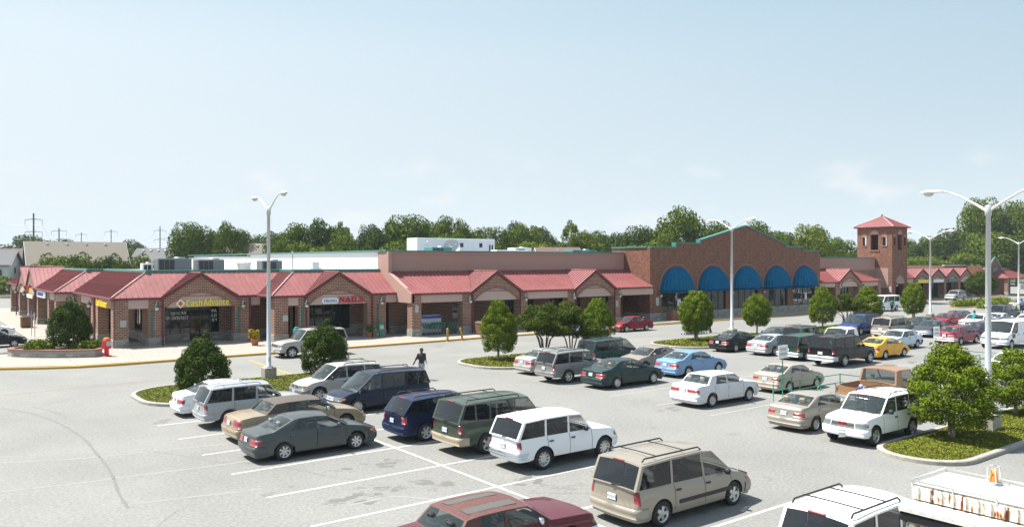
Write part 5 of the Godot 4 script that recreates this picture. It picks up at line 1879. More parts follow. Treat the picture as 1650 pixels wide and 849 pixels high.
func rail_shape(kind: String) -> ArrayMesh:
	var key := kind + "_rails"
	if cache.has(key):
		return cache[key]
	var k := car_kind(kind)
	var posts: Array = k.posts
	var a: float = posts[0][1] + 0.2 - k.L / 2
	var b: float = posts[-1][1] - 0.45 - k.L / 2
	var y: float = k.ry[1] + 0.075
	var z: float = k.W / 2 * (k.wr + 0.1) * 0.86
	var st := st_new(true)
	for s: float in [-1.0, 1.0]:
		add_tube(st, [Vector3(a - 0.08, y - 0.06, s * z), Vector3(a, y + 0.02, s * z), Vector3(b, y + 0.03, s * z), Vector3(b + 0.12, y - 0.05, s * z)], [0.022, 0.022, 0.022, 0.022], 6)
	for t: float in [0.2, 0.72]:
		add_tube(st, [Vector3(lerpf(a, b, t), y + 0.04, -z), Vector3(lerpf(a, b, t), y + 0.05, 0), Vector3(lerpf(a, b, t), y + 0.04, z)], [0.016, 0.016, 0.016], 6)
	cache[key] = done(st)
	return cache[key]

func wheel_shapes(r: float, style: int) -> Array:
	var key := "wheel%.3f_%d" % [r, style]
	if cache.has(key):
		return cache[key]
	var turn := Transform3D(Basis(Vector3.RIGHT, PI / 2), Vector3.ZERO)
	var st := st_new(true)
	var w := 0.105
	add_lathe(st, [Vector2(r * 0.64, -w), Vector2(r * 0.9, -w), Vector2(r, -w * 0.75), Vector2(r, w * 0.75), Vector2(r * 0.9, w), Vector2(r * 0.66, w * 0.96), Vector2(r * 0.64, w * 0.8)], 24, turn)
	var tyre := done(st)
	var disc := st_new(true)
	add_lathe(disc, [Vector2(r * 0.64, -w), Vector2(r * 0.64, w * 0.2), Vector2(0.0, w * 0.2)], 24, turn)
	var hub := done(disc)
	var rim := st_new()
	add_lathe(rim, [Vector2(r * 0.66, w * 0.8), Vector2(r * 0.66, w * 0.98), Vector2(r * 0.57, w * 0.7), Vector2(r * 0.57, w * 0.3)], 24, turn)
	add_lathe(rim, [Vector2(r * 0.2, w * 0.3), Vector2(r * 0.17, w * 0.75), Vector2(0.0, w * 0.78)], 12, turn)
	var ns: int = [5, 6, 7, 10][style]
	for i in ns:
		var b := Basis(Vector3(0, 0, 1), TAU * i / ns)
		var hw: float = [0.05, 0.042, 0.034, 0.03][style]
		add_box(rim, Vector3(r * 0.15, -hw, w * 0.35), Vector3(r * 0.6, hw, w * 0.68), Transform3D(b, Vector3.ZERO))
	cache[key] = [tyre, hub, done(rim)]
	return cache[key]

func paint(c: Color, metal := 0.0) -> StandardMaterial3D:
	var key := "paint%s%.2f" % [c.to_html(), metal]
	if M.has(key):
		return M[key]
	var m := mat(key, c.r, c.g, c.b, 0.4, metal)
	m.metallic_specular = 0.25
	m.clearcoat_enabled = true
	m.clearcoat = 0.4
	m.clearcoat_roughness = 0.05
	return m

# o: rails, lower, roof, bumper, lining, style, scale, tint
func car(called: String, kind: String, label: String, category: String, x: float, z: float, heading: int, c: Color, o := {}) -> Node3D:
	var t := thing(called, label, category, Vector3(x, 0, z), (0.0 if heading > 0 else PI) + float(o.get("turn", 0.0)), o.get("group", "vehicles in the parking lot"))
	var p := paint(c, o.get("metal", 0.25 if c.get_luminance() < 0.45 else 0.0))
	var slots := {
		"paint": p, "roof": o.get("roof", p), "lower": o.get("lower", p), "trim": o.get("trim", p if o.get("smooth", false) else M.black_plastic),
		"glass": o.get("glass", M.car_glass), "tint": o.get("tint", M.tint_glass), "tail_lamp": M.tail_red, "head_lamp": M.head_clear, "amber": M.amber,
		"bumper": o.get("bumper", p), "front_bumper": o.get("front_bumper", o.get("bumper", p)), "plate": M.plate, "grille": o.get("grille", M.black_plastic),
		"lining": M[o.get("lining", "cabin_grey")], "seat": M[o.get("seat", o.get("lining", "cabin_grey"))], "under": M.cabin_dark,
	}
	var made: Array = []
	for s: Array in car_shapes(kind):
		made.append(part(t if s[1] < 0 else made[s[1]], s[0], s[2], slots[s[3]]))
	if o.get("rails", false):
		part(t, "roof_rack", rail_shape(kind), o.get("rack", M.black_plastic))
	var k := car_kind(kind)
	if o.get("strip", false):
		for s: float in [1.0, -1.0]:
			part(t, "side_strip", cbox(Vector3(-0.85, 0.5, s * k.W / 2 - 0.02), Vector3(1.35, 0.6, s * k.W / 2 + 0.02), 0.01), M.black_plastic)
	var ws := wheel_shapes(k.r, o.get("style", 0))
	for wx: float in [k.L - k.fo - k.wb, k.L - k.fo]:
		for s: float in [1.0, -1.0]:
			var b := Basis.IDENTITY if s > 0 else Basis(Vector3.UP, PI)
			var w := group_part(t, "wheel", Transform3D(b, Vector3(wx - k.L / 2, k.r, s * (k.W / 2 - 0.115))))
			part(w, "tyre", ws[0], M.tyre)
			part(w, "hub", ws[1], M.rim_dark)
			part(w, "rim", ws[2], o.get("rim", M.rim))
	var sc: float = o.get("scale", 1.0) * (0.965 if x < 20.0 else 1.0)
	t.scale = Vector3.ONE * sc
	return t

func parked_cars() -> void:
	var bk: Material = M.black_plastic
	var ch: Material = M.chrome
	var tan := paint(Color(0.36, 0.30, 0.22), 0.2)
	# first double row
	car("white_sedan", "sedan", "white sedan at the kerbed island, half hidden by the silver off-roader", "car", 11.3, -35.9, 1, Color(0.74, 0.75, 0.76), {smooth = true})
	car("silver_offroader", "suv", "silver off-road wagon with roof rack, between the white sedan and the vinyl-roofed sedan", "suv", 11.35, -32.75, 1, Color(0.34, 0.355, 0.37), {rails = true, rack = M.galvanised, style = 1, smooth = true})
	car("vinyl_roof_sedan", "town", "long gold sedan with a brown vinyl roof", "car", 11.9, -29.45, 1, Color(0.30, 0.24, 0.165), {roof = M.vinyl_brown, style = 3, trim = ch, smooth = false, lining = "cabin_tan"})
	car("dark_grey_sedan", "sedan", "dark grey green sedan with seven-spoke wheels at the end of its row", "car", 11.15, -26.35, 1, Color(0.08, 0.09, 0.09), {style = 2, smooth = true, lining = "cabin_grey", metal = 0.4})
	car("two_tone_crossover", "cross", "silver crossover with dark grey lower sides, nose to the holly bush", "suv", 16.8, -36.1, -1, Color(0.40, 0.39, 0.37), {lower = paint(Color(0.17, 0.175, 0.18), 0.2), bumper = paint(Color(0.17, 0.175, 0.18), 0.2), rails = true, style = 1, scale = 1.02})
	car("navy_minivan", "minivan", "dark navy minivan with tinted windows parked beside the two-tone crossover", "minivan", 16.95, -32.35, -1, Color(0.012, 0.018, 0.036), {style = 3, rails = true, grille = M.galvanised, smooth = true})
	car("navy_crossover", "cross", "navy blue crossover with roof rack beside the dark green large wagon", "suv", 16.4, -25.95, 1, Color(0.01, 0.018, 0.055), {rails = true, style = 1, smooth = true, lining = "cabin_dark"})
	car("green_wagon", "bigsuv", "large dark green wagon with tan bumper and lower sides", "suv", 17.1, -23.05, 1, Color(0.062, 0.082, 0.06), {rails = true, rack = bk, lower = tan, bumper = tan, style = 0, smooth = true})
	car("white_offroader", "suv", "white off-road wagon with chrome bumper and black running boards", "suv", 17.2, -20.2, 1, Color(0.80, 0.81, 0.82), {bumper = ch, style = 3, lower = bk, lining = "cabin_dark"})
	car("gold_minivan", "minivan", "gold minivan with black roof rack and black side strips", "minivan", 16.35, -14.3, 1, Color(0.32, 0.285, 0.235), {rails = true, style = 0, lining = "cabin_dark", scale = 0.985, metal = 0.3, strip = true})
	var mr := car("maroon_sedan", "old_sedan", "old maroon sedan with faded, rust streaked roof", "car", 10.2, -14.2, 1, Color(0.115, 0.022, 0.03), {roof = M.rust_red, bumper = ch, style = 3, trim = ch, lining = "cabin_dark"})
	for s: float in [-0.38, 0.38]:
		var bm := st_new(true)
		for i in 8:
			var xa := lerpf(-0.98, 0.36, i / 8.0)
			var xb := lerpf(-0.98, 0.36, (i + 1) / 8.0)
			var w := 0.15
			var yy := func(q: float, zz: float) -> float:
				return lerpf(1.355, 1.372, sin(PI * clampf((q + 1.1) / 1.6, 0.0, 1.0))) + 0.05 * (1.0 - pow(zz / 0.74, 2.0)) + 0.002
			quad(bm, Vector3(xa, yy.call(xa, s - w), s - w), Vector3(xb, yy.call(xb, s - w), s - w), Vector3(xb, yy.call(xb, s + w), s + w), Vector3(xa, yy.call(xa, s + w), s + w))
		part(mr, "primer_patch", done(bm), M.primer_grey)
	car("white_compact_wagon", "suv", "white off-road wagon with smoked glass and black roof rack beside the rusty truck", "suv", 16.3, -8.85, 1, Color(0.80, 0.81, 0.82), {rails = true, style = 0, lining = "cabin_dark"})
	# second double row
	car("silver_sedan", "sedan", "silver sedan with a boot spoiler behind the grey off-roader", "car", 30.9, -36.6, 1, Color(0.37, 0.365, 0.345), {smooth = true, lining = "cabin_tan"})
	car("grey_offroader", "suv", "warm grey off-road wagon with roof rack and a tow bar", "suv", 29.8, -33.3, 1, Color(0.23, 0.22, 0.215), {rails = true, style = 1, smooth = true})
	car("dark_green_minivan", "minivan", "dark green minivan with roof rack behind the grey off-roader", "minivan", 36.2, -36.9, 1, Color(0.02, 0.055, 0.05), {rails = true, smooth = true, scale = 0.97})
	car("dark_green_sedan", "sedan", "dark green sedan with wide red tail lamps beside the light blue sedan", "car", 30.6, -30.3, 1, Color(0.022, 0.045, 0.042), {style = 2, smooth = true, lining = "cabin_tan", scale = 1.02})
	car("beige_sedan", "sedan", "pinkish beige sedan facing the dark green minivan", "car", 36.4, -33.6, -1, Color(0.29, 0.24, 0.20), {smooth = true, lining = "cabin_tan"})
	car("light_blue_sedan", "sedan", "light blue sedan between the dark green sedan and the twin-stemmed round tree", "car", 36.7, -30.7, 1, Color(0.17, 0.29, 0.47), {smooth = true, style = 3, lining = "cabin_grey", metal = 0.15})
	car("boxy_white_sedan", "box", "boxy white sedan with square red tail lamps", "car", 30.3, -23.9, 1, Color(0.62, 0.62, 0.64), {smooth = true, style = 3, scale = 1.03, lining = "cabin_grey"})
	car("beige_compact", "compact", "pale beige small sedan with orange and red tail lamps by the cart corral", "car", 36.4, -24.0, 1, Color(0.37, 0.325, 0.27), {smooth = true, style = 3, lining = "cabin_grey", scale = 0.98})
	car("champagne_compact", "compact", "champagne small sedan beside the white off-roader with a red emblem", "car", 29.2, -18.1, 1, Color(0.30, 0.275, 0.235), {smooth = true, style = 2, lining = "cabin_tan", scale = 0.98})
	var gm := car("white_emblem_offroader", "suv", "white off-road wagon with a red emblem on its black grille", "suv", 28.95, -15.45, -1, Color(0.80, 0.81, 0.80), {rails = true, style = 0, scale = 0.98})
	part(gm, "grille_emblem", text_mesh("GMC", 0.1, 0.02), M.sign_red, Transform3D(Basis(Vector3.UP, PI / 2), Vector3(2.27, 0.80, 0)))
	var tp := car("tan_pickup", "pickup", "tan pickup truck with open bed holding blue bags", "pickup truck", 35.7, -18.6, 1, Color(0.33, 0.19, 0.105), {bumper = ch, style = 3, lining = "cabin_tan", tint = M.car_glass})
	tp.set_meta("group", "vehicles in the parking lot")
	# third double row
	car("black_sedan", "sedan", "black sedan with wide red tail lamps beside the lamp post by the shopping carts", "car", 49.3, -36.9, 1, Color(0.012, 0.012, 0.014), {style = 2, smooth = true, lining = "cabin_grey"})
	car("silver_nineties_sedan", "sedan", "silver sedan with a full width red tail strip beside the dark green van", "car", 49.7, -33.9, 1, Color(0.39, 0.40, 0.41), {smooth = true})
	car("charcoal_sedan", "sedan", "charcoal sedan facing the silver sedan with the red tail strip", "car", 54.9, -37.2, -1, Color(0.05, 0.055, 0.065), {smooth = true})
	car("forest_green_minivan", "minivan", "forest green minivan with grey bumper between the silver sedan and the black wagon", "minivan", 49.0, -30.9, 1, Color(0.02, 0.06, 0.04), {bumper = M.galvanised, style = 3, scale = 0.97})
	car("green_small_wagon", "suv", "dark green wagon with tall red tail lamps in front of the charcoal sedan", "suv", 54.6, -34.4, 1, Color(0.02, 0.05, 0.04), {rails = true, smooth = true})
	car("black_wagon", "bigsuv", "large black wagon with tan wheel arches and pale bumper", "suv", 48.0, -27.75, 1, Color(0.014, 0.013, 0.012), {lower = tan, bumper = M.galvanised, rails = true, style = 0, smooth = true})
	car("black_pickup", "pickup", "black pickup truck with white windscreen surround behind the black wagon", "pickup truck", 55.2, -31.8, -1, Color(0.02, 0.02, 0.022), {roof = M.sign_white, bumper = ch})
	car("yellow_sedan", "compact", "bright yellow small sedan", "car", 53.6, -28.0, 1, Color(0.72, 0.37, 0.02), {smooth = true, style = 3, metal = 0.0, scale = 1.02})
	# fourth double row
	car("blue_minivan", "minivan", "royal blue minivan facing the crape myrtles", "minivan", 69.8, -38.6, -1, Color(0.02, 0.04, 0.16), {rails = true, smooth = true})
	car("cream_sedan", "sedan", "cream sedan behind the gold van with the pale rear", "car", 74.3, -38.6, 1, Color(0.62, 0.54, 0.38), {smooth = true})
	car("pale_gold_minivan", "minivan", "pale gold minivan beside the royal blue minivan", "minivan", 69.4, -35.2, 1, Color(0.34, 0.305, 0.255), {rails = true, smooth = true})
	car("ice_blue_sedan", "box", "ice blue sedan with black lower body, facing the yellow sedan", "car", 60.2, -30.2, -1, Color(0.50, 0.60, 0.68), {lower = bk, bumper = bk})
	car("black_green_sedan", "sedan", "dark green black sedan beside the pale gold minivan", "car", 75.8, -35.8, -1, Color(0.02, 0.028, 0.03), {smooth = true})
	car("charcoal_chrome_sedan", "sedan", "charcoal sedan with bright chrome nose beside the dark red boxy sedan", "car", 72.2, -33.2, -1, Color(0.045, 0.05, 0.06), {front_bumper = ch})
	car("dark_red_box_sedan", "box", "boxy dark red sedan with a grey bumper strip", "car", 67.3, -29.0, 1, Color(0.16, 0.012, 0.03), {style = 3, bumper = M.galvanised, scale = 1.03})
	car("plum_sedan", "sedan", "dark plum sedan beside the dark red boxy sedan", "car", 73.0, -29.9, -1, Color(0.055, 0.02, 0.05), {smooth = true})
	var cv := car("white_cargo_van", "van", "white cargo van without rear side windows", "van", 67.6, -25.4, -1, Color(0.80, 0.81, 0.82), {bumper = M.galvanised, style = 3})
	part(cv, "door_emblem", cbox(Vector3(1.35, 0.85, 1.0), Vector3(1.8, 1.15, 1.02), 0.005), M.bin_brown)
	part(cv, "door_emblem", cbox(Vector3(1.35, 0.85, -1.02), Vector3(1.8, 1.15, -1.0), 0.005), M.bin_brown)
	car("white_coupe", "sedan", "white rounded sedan beyond the tall lamp post, by the second cart corral", "car", 50.9, -18.6, 1, Color(0.78, 0.79, 0.80), {smooth = true})
	# fifth double row
	car("crimson_sedan", "sedan", "crimson sedan facing the lamp post by the far island", "car", 83.4, -36.9, -1, Color(0.28, 0.01, 0.03), {smooth = true})
	car("slate_sedan", "sedan", "slate grey sedan behind the crimson sedan", "car", 89.4, -38.5, -1, Color(0.12, 0.14, 0.16), {smooth = true})
	car("old_white_sedan", "old_sedan", "old white square sedan beside the man in teal", "car", 84.3, -34.3, -1, Color(0.74, 0.73, 0.70), {bumper = ch, style = 3})
	car("black_far_sedan", "sedan", "black green sedan in front of the white row sedan beyond the tall lamp post", "car", 82.0, -30.9, 1, Color(0.03, 0.045, 0.05), {smooth = true})
	car("white_row_sedan", "sedan", "white sedan behind the black green sedan beyond the tall lamp post", "car", 88.0, -33.9, 1, Color(0.76, 0.76, 0.75), {smooth = true})
	car("bright_white_sedan", "sedan", "bright white sedan next to the person bending in a green shirt", "car", 88.6, -31.2, 1, Color(0.80, 0.80, 0.80), {smooth = true})
	car("blue_grey_wagon", "suv", "blue grey off-road wagon with the person in green at its side", "suv", 99.0, -37.6, 1, Color(0.035, 0.05, 0.085), {smooth = true, rails = true})
	car("taupe_sedan", "sedan", "taupe sedan beyond the hedged islands", "car", 121.5, -44.0, 1, Color(0.28, 0.25, 0.22), {smooth = true})
	car("scarlet_sedan", "sedan", "scarlet sedan at the far end of the lot", "car", 136.0, -46.0, 1, Color(0.42, 0.012, 0.02), {smooth = true})
	# at the kerb
	car("silver_luxury_wagon", "bigsuv", "large silver wagon stopped at the kerb before the nail salon", "suv", 22.6, -53.4, -1, Color(0.37, 0.35, 0.315), {rails = true, style = 0, smooth = true})
	car("red_sedan", "sedan", "bright red sedan stopped by the grocery entrance", "car", 55.0, -53.4, -1, Color(0.22, 0.01, 0.022), {smooth = true, style = 3})
	car("white_hidden_sedan", "sedan", "white sedan at the kerb seen through the crape myrtles", "car", 47.6, -54.2, -1, Color(0.75, 0.76, 0.77), {smooth = true})
	car("white_passenger_van", "windowvan", "white passenger van stopped in front of the link shops", "van", 104.0, -54.2, -1, Color(0.78, 0.79, 0.80), {bumper = M.galvanised, style = 3})
	car("silver_far_offroader", "suv", "silver off-road wagon stopped before the far zigzag gables", "suv", 141.6, -61.3, -1, Color(0.40, 0.40, 0.39), {rails = true})
	# by the left wing
	car("black_side_sedan", "sedan", "black sedan nosed in behind the brick planter", "car", 5.1, -73.5, 1, Color(0.016, 0.017, 0.02), {style = 0, smooth = true})
	car("white_side_sedan", "sedan", "white sedan nosed in towards the left wing", "car", 5.3, -84.5, 1, Color(0.80, 0.80, 0.80), {smooth = true})
	car("dark_side_sedan", "sedan", "dark sedan in the third space along the left wing", "car", 4.4, -92.5, 1, Color(0.03, 0.035, 0.045), {smooth = true})
	service_truck()

func service_truck() -> void:
	# rusty white utility truck, only its tall body reaches into the picture
	var t := thing("service_truck", "white utility truck with rust streaked ribbed body and an amber beacon", "truck", Vector3(15.07, 0, -7.0), 0.0)
	var top := 2.6
	var w := 0.66
	var len := 3.8
	part(t, "upper_box", cbox(Vector3(-w, 2.33, 0.0), Vector3(w, top - 0.02, len), 0.03), M.rusty_white)
	part(t, "top_sheet", cbox(Vector3(-w + 0.03, top - 0.02, 0.03), Vector3(w - 0.03, top, len), 0.01), M.dull_white)
	for s: float in [-1.0, 1.0]:
		part(t, "top_rail", tube([Vector3(s * w, top + 0.05, 0.0), Vector3(s * w, top + 0.05, len)], [0.018, 0.018], 8), M.dull_white)
	part(t, "top_rail", tube([Vector3(-w, top + 0.05, 0.0), Vector3(w, top + 0.05, 0.0)], [0.018, 0.018], 8), M.dull_white)
	for s: float in [-1.0, 1.0]:
		for k in 6:
			part(t, "rail_post", tube([Vector3(s * w, top - 0.05, 0.02 + k * 0.7), Vector3(s * w, top + 0.05, 0.02 + k * 0.7)], [0.014, 0.014], 6), M.dull_white)
	for k in 18:
		var z := 0.1 + k * 0.2
		part(t, "rib", cbox(Vector3(-w - 0.035, 2.34, z), Vector3(-w + 0.01, top - 0.04, z + 0.05), 0.01), M.rusty_white)
	part(t, "ledge", cbox(Vector3(-w - 0.48, 2.2, 0.0), Vector3(w + 0.4, 2.3, len), 0.02), M.dull_white)
	part(t, "lower_box", cbox(Vector3(-w - 0.3, 0.75, 0.05), Vector3(w + 0.3, 1.98, len), 0.03), M.rusty_white)
	part(t, "bumper_tube", tube([Vector3(-w - 0.36, 2.09, 0.0), Vector3(-w - 0.36, 2.09, len)], [0.085, 0.085], 10), M.black_plastic)
	part(t, "chassis", box(Vector3(-0.4, 0.5, 0.0), Vector3(0.4, 0.75, len + 2.0)), M.cabin_dark)
	# beacon in its guard
	var b := part(t, "beacon", lathe([Vector2(0.0, 0.3), Vector2(0.06, 0.28), Vector2(0.09, 0.1), Vector2(0.1, 0.02), Vector2(0.1, 0.0)], 14), M.sign_orange, Transform3D(Basis.from_scale(Vector3.ONE * 0.75), Vector3(0.42, top + 0.045, 0.95)))
	part(b, "beacon_base", lathe([Vector2(0.17, -0.06), Vector2(0.17, 0.0), Vector2(0.1, 0.01)], 14), M.galvanised)
	for s: float in [-1.0, 1.0]:
		part(b, "guard", tube([Vector3(s * 0.14, 0, 0.1), Vector3(s * 0.13, 0.36, 0.08), Vector3(s * 0.13, 0.36, -0.08), Vector3(s * 0.14, 0, -0.1)], [0.015, 0.015, 0.015, 0.015], 6), M.dull_white)
	for k in 2:
		part(b, "guard", tube([Vector3(-0.13, 0.36, 0.08 - 0.16 * k), Vector3(0.13, 0.36, 0.08 - 0.16 * k)], [0.015, 0.015], 6), M.dull_white)
	# cab and wheels beyond the frame
	part(t, "cab", cbox(Vector3(-1.0, 0.8, len + 0.1), Vector3(1.0, 2.2, len + 2.0), 0.2), M.dull_white)
	var ws := wheel_shapes(0.385, 3)
	for z: float in [0.9, len + 1.4]:
		for s: float in [-1.0, 1.0]:
			var g := group_part(t, "wheel", Transform3D(Basis(Vector3.UP, s * PI / 2), Vector3(s * 0.85, 0.385, z)))
			part(g, "tyre", ws[0], M.tyre)
			part(g, "hub", ws[1], M.rim_dark)
			part(g, "rim", ws[2], M.rim)

# ---------------------------------------------------------------- plants
# leaves spread through a set of blobs [centre, radii]; every leaf a small bent face
func leaves(blobs: Array, count: int, size: float, sd: int, inner := 0.3, bend := 0.5) -> ArrayMesh:
	var r := RandomNumberGenerator.new()
	r.seed = sd
	var st := SurfaceTool.new()
	st.begin(Mesh.PRIMITIVE_TRIANGLES)
	st.set_smooth_group(-1)
	var weight: Array = []
	var total := 0.0
	for b: Array in blobs:
		var v: Vector3 = b[1]
		total += pow(v.x * v.y * v.z, 0.667)
		weight.append(total)
	for i in count:
		var pick := r.randf() * total
		var bi := 0
		while weight[bi] < pick:
			bi += 1
		var c: Vector3 = blobs[bi][0]
		var rad: Vector3 = blobs[bi][1]
		var d := Vector3(r.randfn(), r.randfn(), r.randfn()).normalized()
		var k := r.randf_range(0.86, 1.06) if r.randf() > inner else r.randf_range(0.4, 0.86)
		var p := c + d * rad * k
		var n := (d + Vector3(r.randfn(), r.randfn() + 0.5, r.randfn()) * bend).normalized()
		var u := n.cross(Vector3(r.randfn(), r.randfn(), r.randfn())).normalized()
		var v := n.cross(u)
		var s := size * r.randf_range(0.6, 1.25)
		var g := r.randf_range(0.62, 1.18)
		var col := Color(g * r.randf_range(0.85, 1.15), g, g * r.randf_range(0.7, 1.1))
		st.set_color(col)
		var tip := p + u * s
		var back := p - u * s
		var w := v * s * 0.55
		var lift := n * s * 0.18
		tri(st, back, p + w + lift, tip)
		tri(st, back, tip, p - w + lift)
	st.generate_normals()
	return st.commit()

func crown_blobs(sd: int, n: int, wide: float, low: float, high: float, small: float) -> Array:
	# clumps on and inside a big egg from height low to high
	var r := RandomNumberGenerator.new()
	r.seed = sd
	var out: Array = []
	var cy := (low + high) / 2
	var hy := (high - low) / 2
	out.append([Vector3(0, cy, 0), Vector3(wide * 0.62, hy * 0.7, wide * 0.62)])
	for i in n:
		var d := Vector3(r.randfn(), r.randfn() * 0.9 + 0.15, r.randfn()).normalized()
		var k := r.randf_range(0.55, 0.88)
		var s := small * r.randf_range(0.6, 1.25)
		out.append([Vector3(d.x * wide * k, cy + d.y * hy * k, d.z * wide * k), Vector3(s, s * 0.8, s)])
	return out

func trunk_mesh(h: float, r0: float, limbs: int, reach: float, sd: int) -> ArrayMesh:
	var r := RandomNumberGenerator.new()
	r.seed = sd
	var st := st_new(true)
	add_tube(st, [Vector3(0, 0, 0), Vector3(r.randf_range(-0.03, 0.03) * h, h * 0.5, 0), Vector3(0, h, r.randf_range(-0.03, 0.03) * h)], [r0 * 1.25, r0 * 0.9, r0 * 0.45], 8)
	for i in limbs:
		var a := TAU * i / limbs + r.randf() * 0.8
		var y := h * r.randf_range(0.5, 0.85)
		var o := Vector3(cos(a), 0, sin(a))
		add_tube(st, [Vector3(0, y, 0), o * reach * 0.5 + Vector3(0, y + reach * 0.4, 0), o * reach + Vector3(0, y + reach * 0.95, 0)], [r0 * 0.5, r0 * 0.32, r0 * 0.12], 6)
	return done(st)

func plant(called: String, label: String, category: String, at: Vector3, crown: Mesh, leaf: Material, trunk: Mesh, bark: Material, group := "", scl := Vector3.ONE, turn := 0.0) -> Node3D:
	var t := thing(called, label, category, at, turn, group)
	if trunk:
		part(t, "trunk", trunk, bark)
	part(t, "crown", crown, leaf)
	t.scale = scl
	return t

func island_plants() -> void:
	# round clipped trees on thin trunks
	var cr: Array = []
	for v in 3:
		# pointed egg, upright oval, ball
		var blobs: Array = []
		var r := RandomNumberGenerator.new()
		r.seed = 300 + v
		var y0: float = [0.62, 0.75, 0.8][v]
		var y1: float = [3.2, 3.25, 2.85][v]
		var rad: float = [1.32, 1.18, 1.28][v]
		var wide := func(y: float) -> float:
			if v == 0:
				return (lerpf(0.74, 1.0, sin(y / 0.26 * PI / 2)) if y < 0.26 else pow(cos((y - 0.26) / 0.74 * PI / 2 * 0.95), 0.58)) * rad
			if v == 1:
				return pow(sin(PI * (0.17 + 0.76 * y)), 0.62) * rad
			return pow(sin(PI * (0.14 + 0.80 * y)), 0.7) * rad
		for i in 150:
			var y := r.randf()
			var a := r.randf() * TAU
			var s := r.randf_range(0.15, 0.30)
			var w: float = maxf(0.0, wide.call(y) - s * r.randf_range(0.55, 0.95))
			blobs.append([Vector3(cos(a) * w, y0 + y * (y1 - y0), sin(a) * w), Vector3(s, s * 0.8, s)])
		for k in 5:
			var y := 0.12 + 0.18 * k
			var w: float = wide.call(y) * 0.82
			blobs.append([Vector3(0, y0 + y * (y1 - y0), 0), Vector3(w, 0.4, w)])
		for i in 12:
			blobs.append([Vector3(r.randf_range(-0.45, 0.45), y1 + r.randf() * 0.2 - 0.12, r.randf_range(-0.45, 0.45)), Vector3(0.07, 0.16, 0.07)])
		cr.append(leaves(blobs, 26000, 0.046, 40 + v, 0.2))
	var tr := trunk_mesh(1.9, 0.07, 5, 0.7, 4)
	var st := st_new(true)
	add_tube(st, [Vector3(-0.05, 0, 0), Vector3(-0.06, 1.3, 0.02), Vector3(-0.3, 2.3, 0.1)], [0.075, 0.06, 0.03], 8)
	add_tube(st, [Vector3(0.09, 0, 0.03), Vector3(0.11, 1.3, 0.03), Vector3(0.35, 2.3, -0.1)], [0.07, 0.055, 0.03], 8)
	var tr2 := done(st)
	var grp := "clipped round trees on the islands"
	for a: Array in [
			["round clipped tree on the small island beside the silver sedan with a spoiler", 30.8, -41.9, 0.95, 1.18, 0, false],
			["light green round tree behind the crape myrtles by the dark green minivan", 40.1, -42.3, 1.02, 1.13, 0, false],
			["round clipped tree on twin stems on the island before the first blue awning", 51.0, -42.2, 1.22, 1.2, 1, true],
			["round clipped tree on the island between the lamp post and the second blue awning", 59.6, -42.5, 1.02, 1.2, 2, true],
			["round clipped tree on the island before the last blue awning", 70.0, -42.5, 0.98, 1.22, 0, false],
			["light green round tree beside the crape myrtle near the royal blue minivan", 78.2, -42.4, 1.1, 1.18, 0, false],
			["tall round tree on the far island before the brick tower", 88.0, -42.5, 1.08, 1.2, 1, true],
			["big round clipped tree on the kerbed island next to the tall lamp post", 30.3, -13.25, 1.13, 1.03, 0, true],
			["round clipped tree on the kerbed island beyond the tall lamp post", 37.2, -13.7, 0.98, 0.82, 0, true],
			["dark dense round bush by the freestanding sign at the far end", 141.0, -57.0, 1.9, 1.6, 2, false]]:
		plant("round_tree", a[0], "tree", Vector3(a[1], 0.12, a[2]), cr[a[5]], M.leaf_round if a[0].begins_with("dark") == false else M.leaf_dark, tr2 if a[6] else tr, M.bark_pale, grp, Vector3(a[3], a[4], a[3]), a[1] * 1.7)
	# glossy holly bushes on the first island and in the planter
	var hb: Array = []
	var r2 := RandomNumberGenerator.new()
	r2.seed = 71
	for i in 110:
		var y := r2.randf()
		var wide := 1.22 * (lerpf(0.8, 1.0, y / 0.25) if y < 0.25 else pow(cos((y - 0.25) / 0.75 * PI / 2 * 0.95), 0.75))
		var a := r2.randf() * TAU
		var s := r2.randf_range(0.16, 0.3)
		hb.append([Vector3(cos(a) * wide * 0.85, 0.3 + y * 2.25, sin(a) * wide * 0.85), Vector3(s, s, s)])
	hb.append([Vector3(0, 1.0, 0), Vector3(1.1, 0.8, 1.1)])
	hb.append([Vector3(0, 1.7, 0), Vector3(0.85, 0.7, 0.85)])
	hb.append([Vector3(0.1, 2.6, 0.1), Vector3(0.2, 0.4, 0.2)])
	var holly := leaves(hb, 20000, 0.052, 77, 0.22, 0.7)
	var ht := trunk_mesh(1.2, 0.07, 4, 0.5, 9)
	var g2 := "dark glossy holly bushes"
	plant("holly_bush", "dark glossy holly bush at the tip of the first island by the white sedan", "bush", Vector3(11.5, 0.12, -40.3), holly, M.leaf_holly, ht, M.bark, g2, Vector3(1.08, 1.04, 1.08))
	plant("holly_bush", "dark glossy holly bush behind the two-tone crossover", "bush", Vector3(19.2, 0.12, -43.3), holly, M.leaf_holly, ht, M.bark, g2, Vector3(1.14, 1.06, 1.14), 1.0)
	plant("holly_bush", "broad holly bush in the middle of the brick edged planter", "bush", Vector3(8.9, 0.62, -63.2), holly, M.leaf_holly, ht, M.bark, g2, Vector3(1.18, 1.22, 1.18), 2.1)
	var lb: Array = []
	for i in 26:
		var a := r2.randf() * TAU
		var e := r2.randf()
		lb.append([Vector3(cos(a) * 0.75 * sqrt(1 - e * e), 0.1 + e * 0.5, sin(a) * 0.75 * sqrt(1 - e * e)), Vector3(0.2, 0.16, 0.2)])
	lb.append([Vector3(0, 0.2, 0), Vector3(0.7, 0.42, 0.7)])
	var low := leaves(lb, 2600, 0.06, 78, 0.2, 0.6)
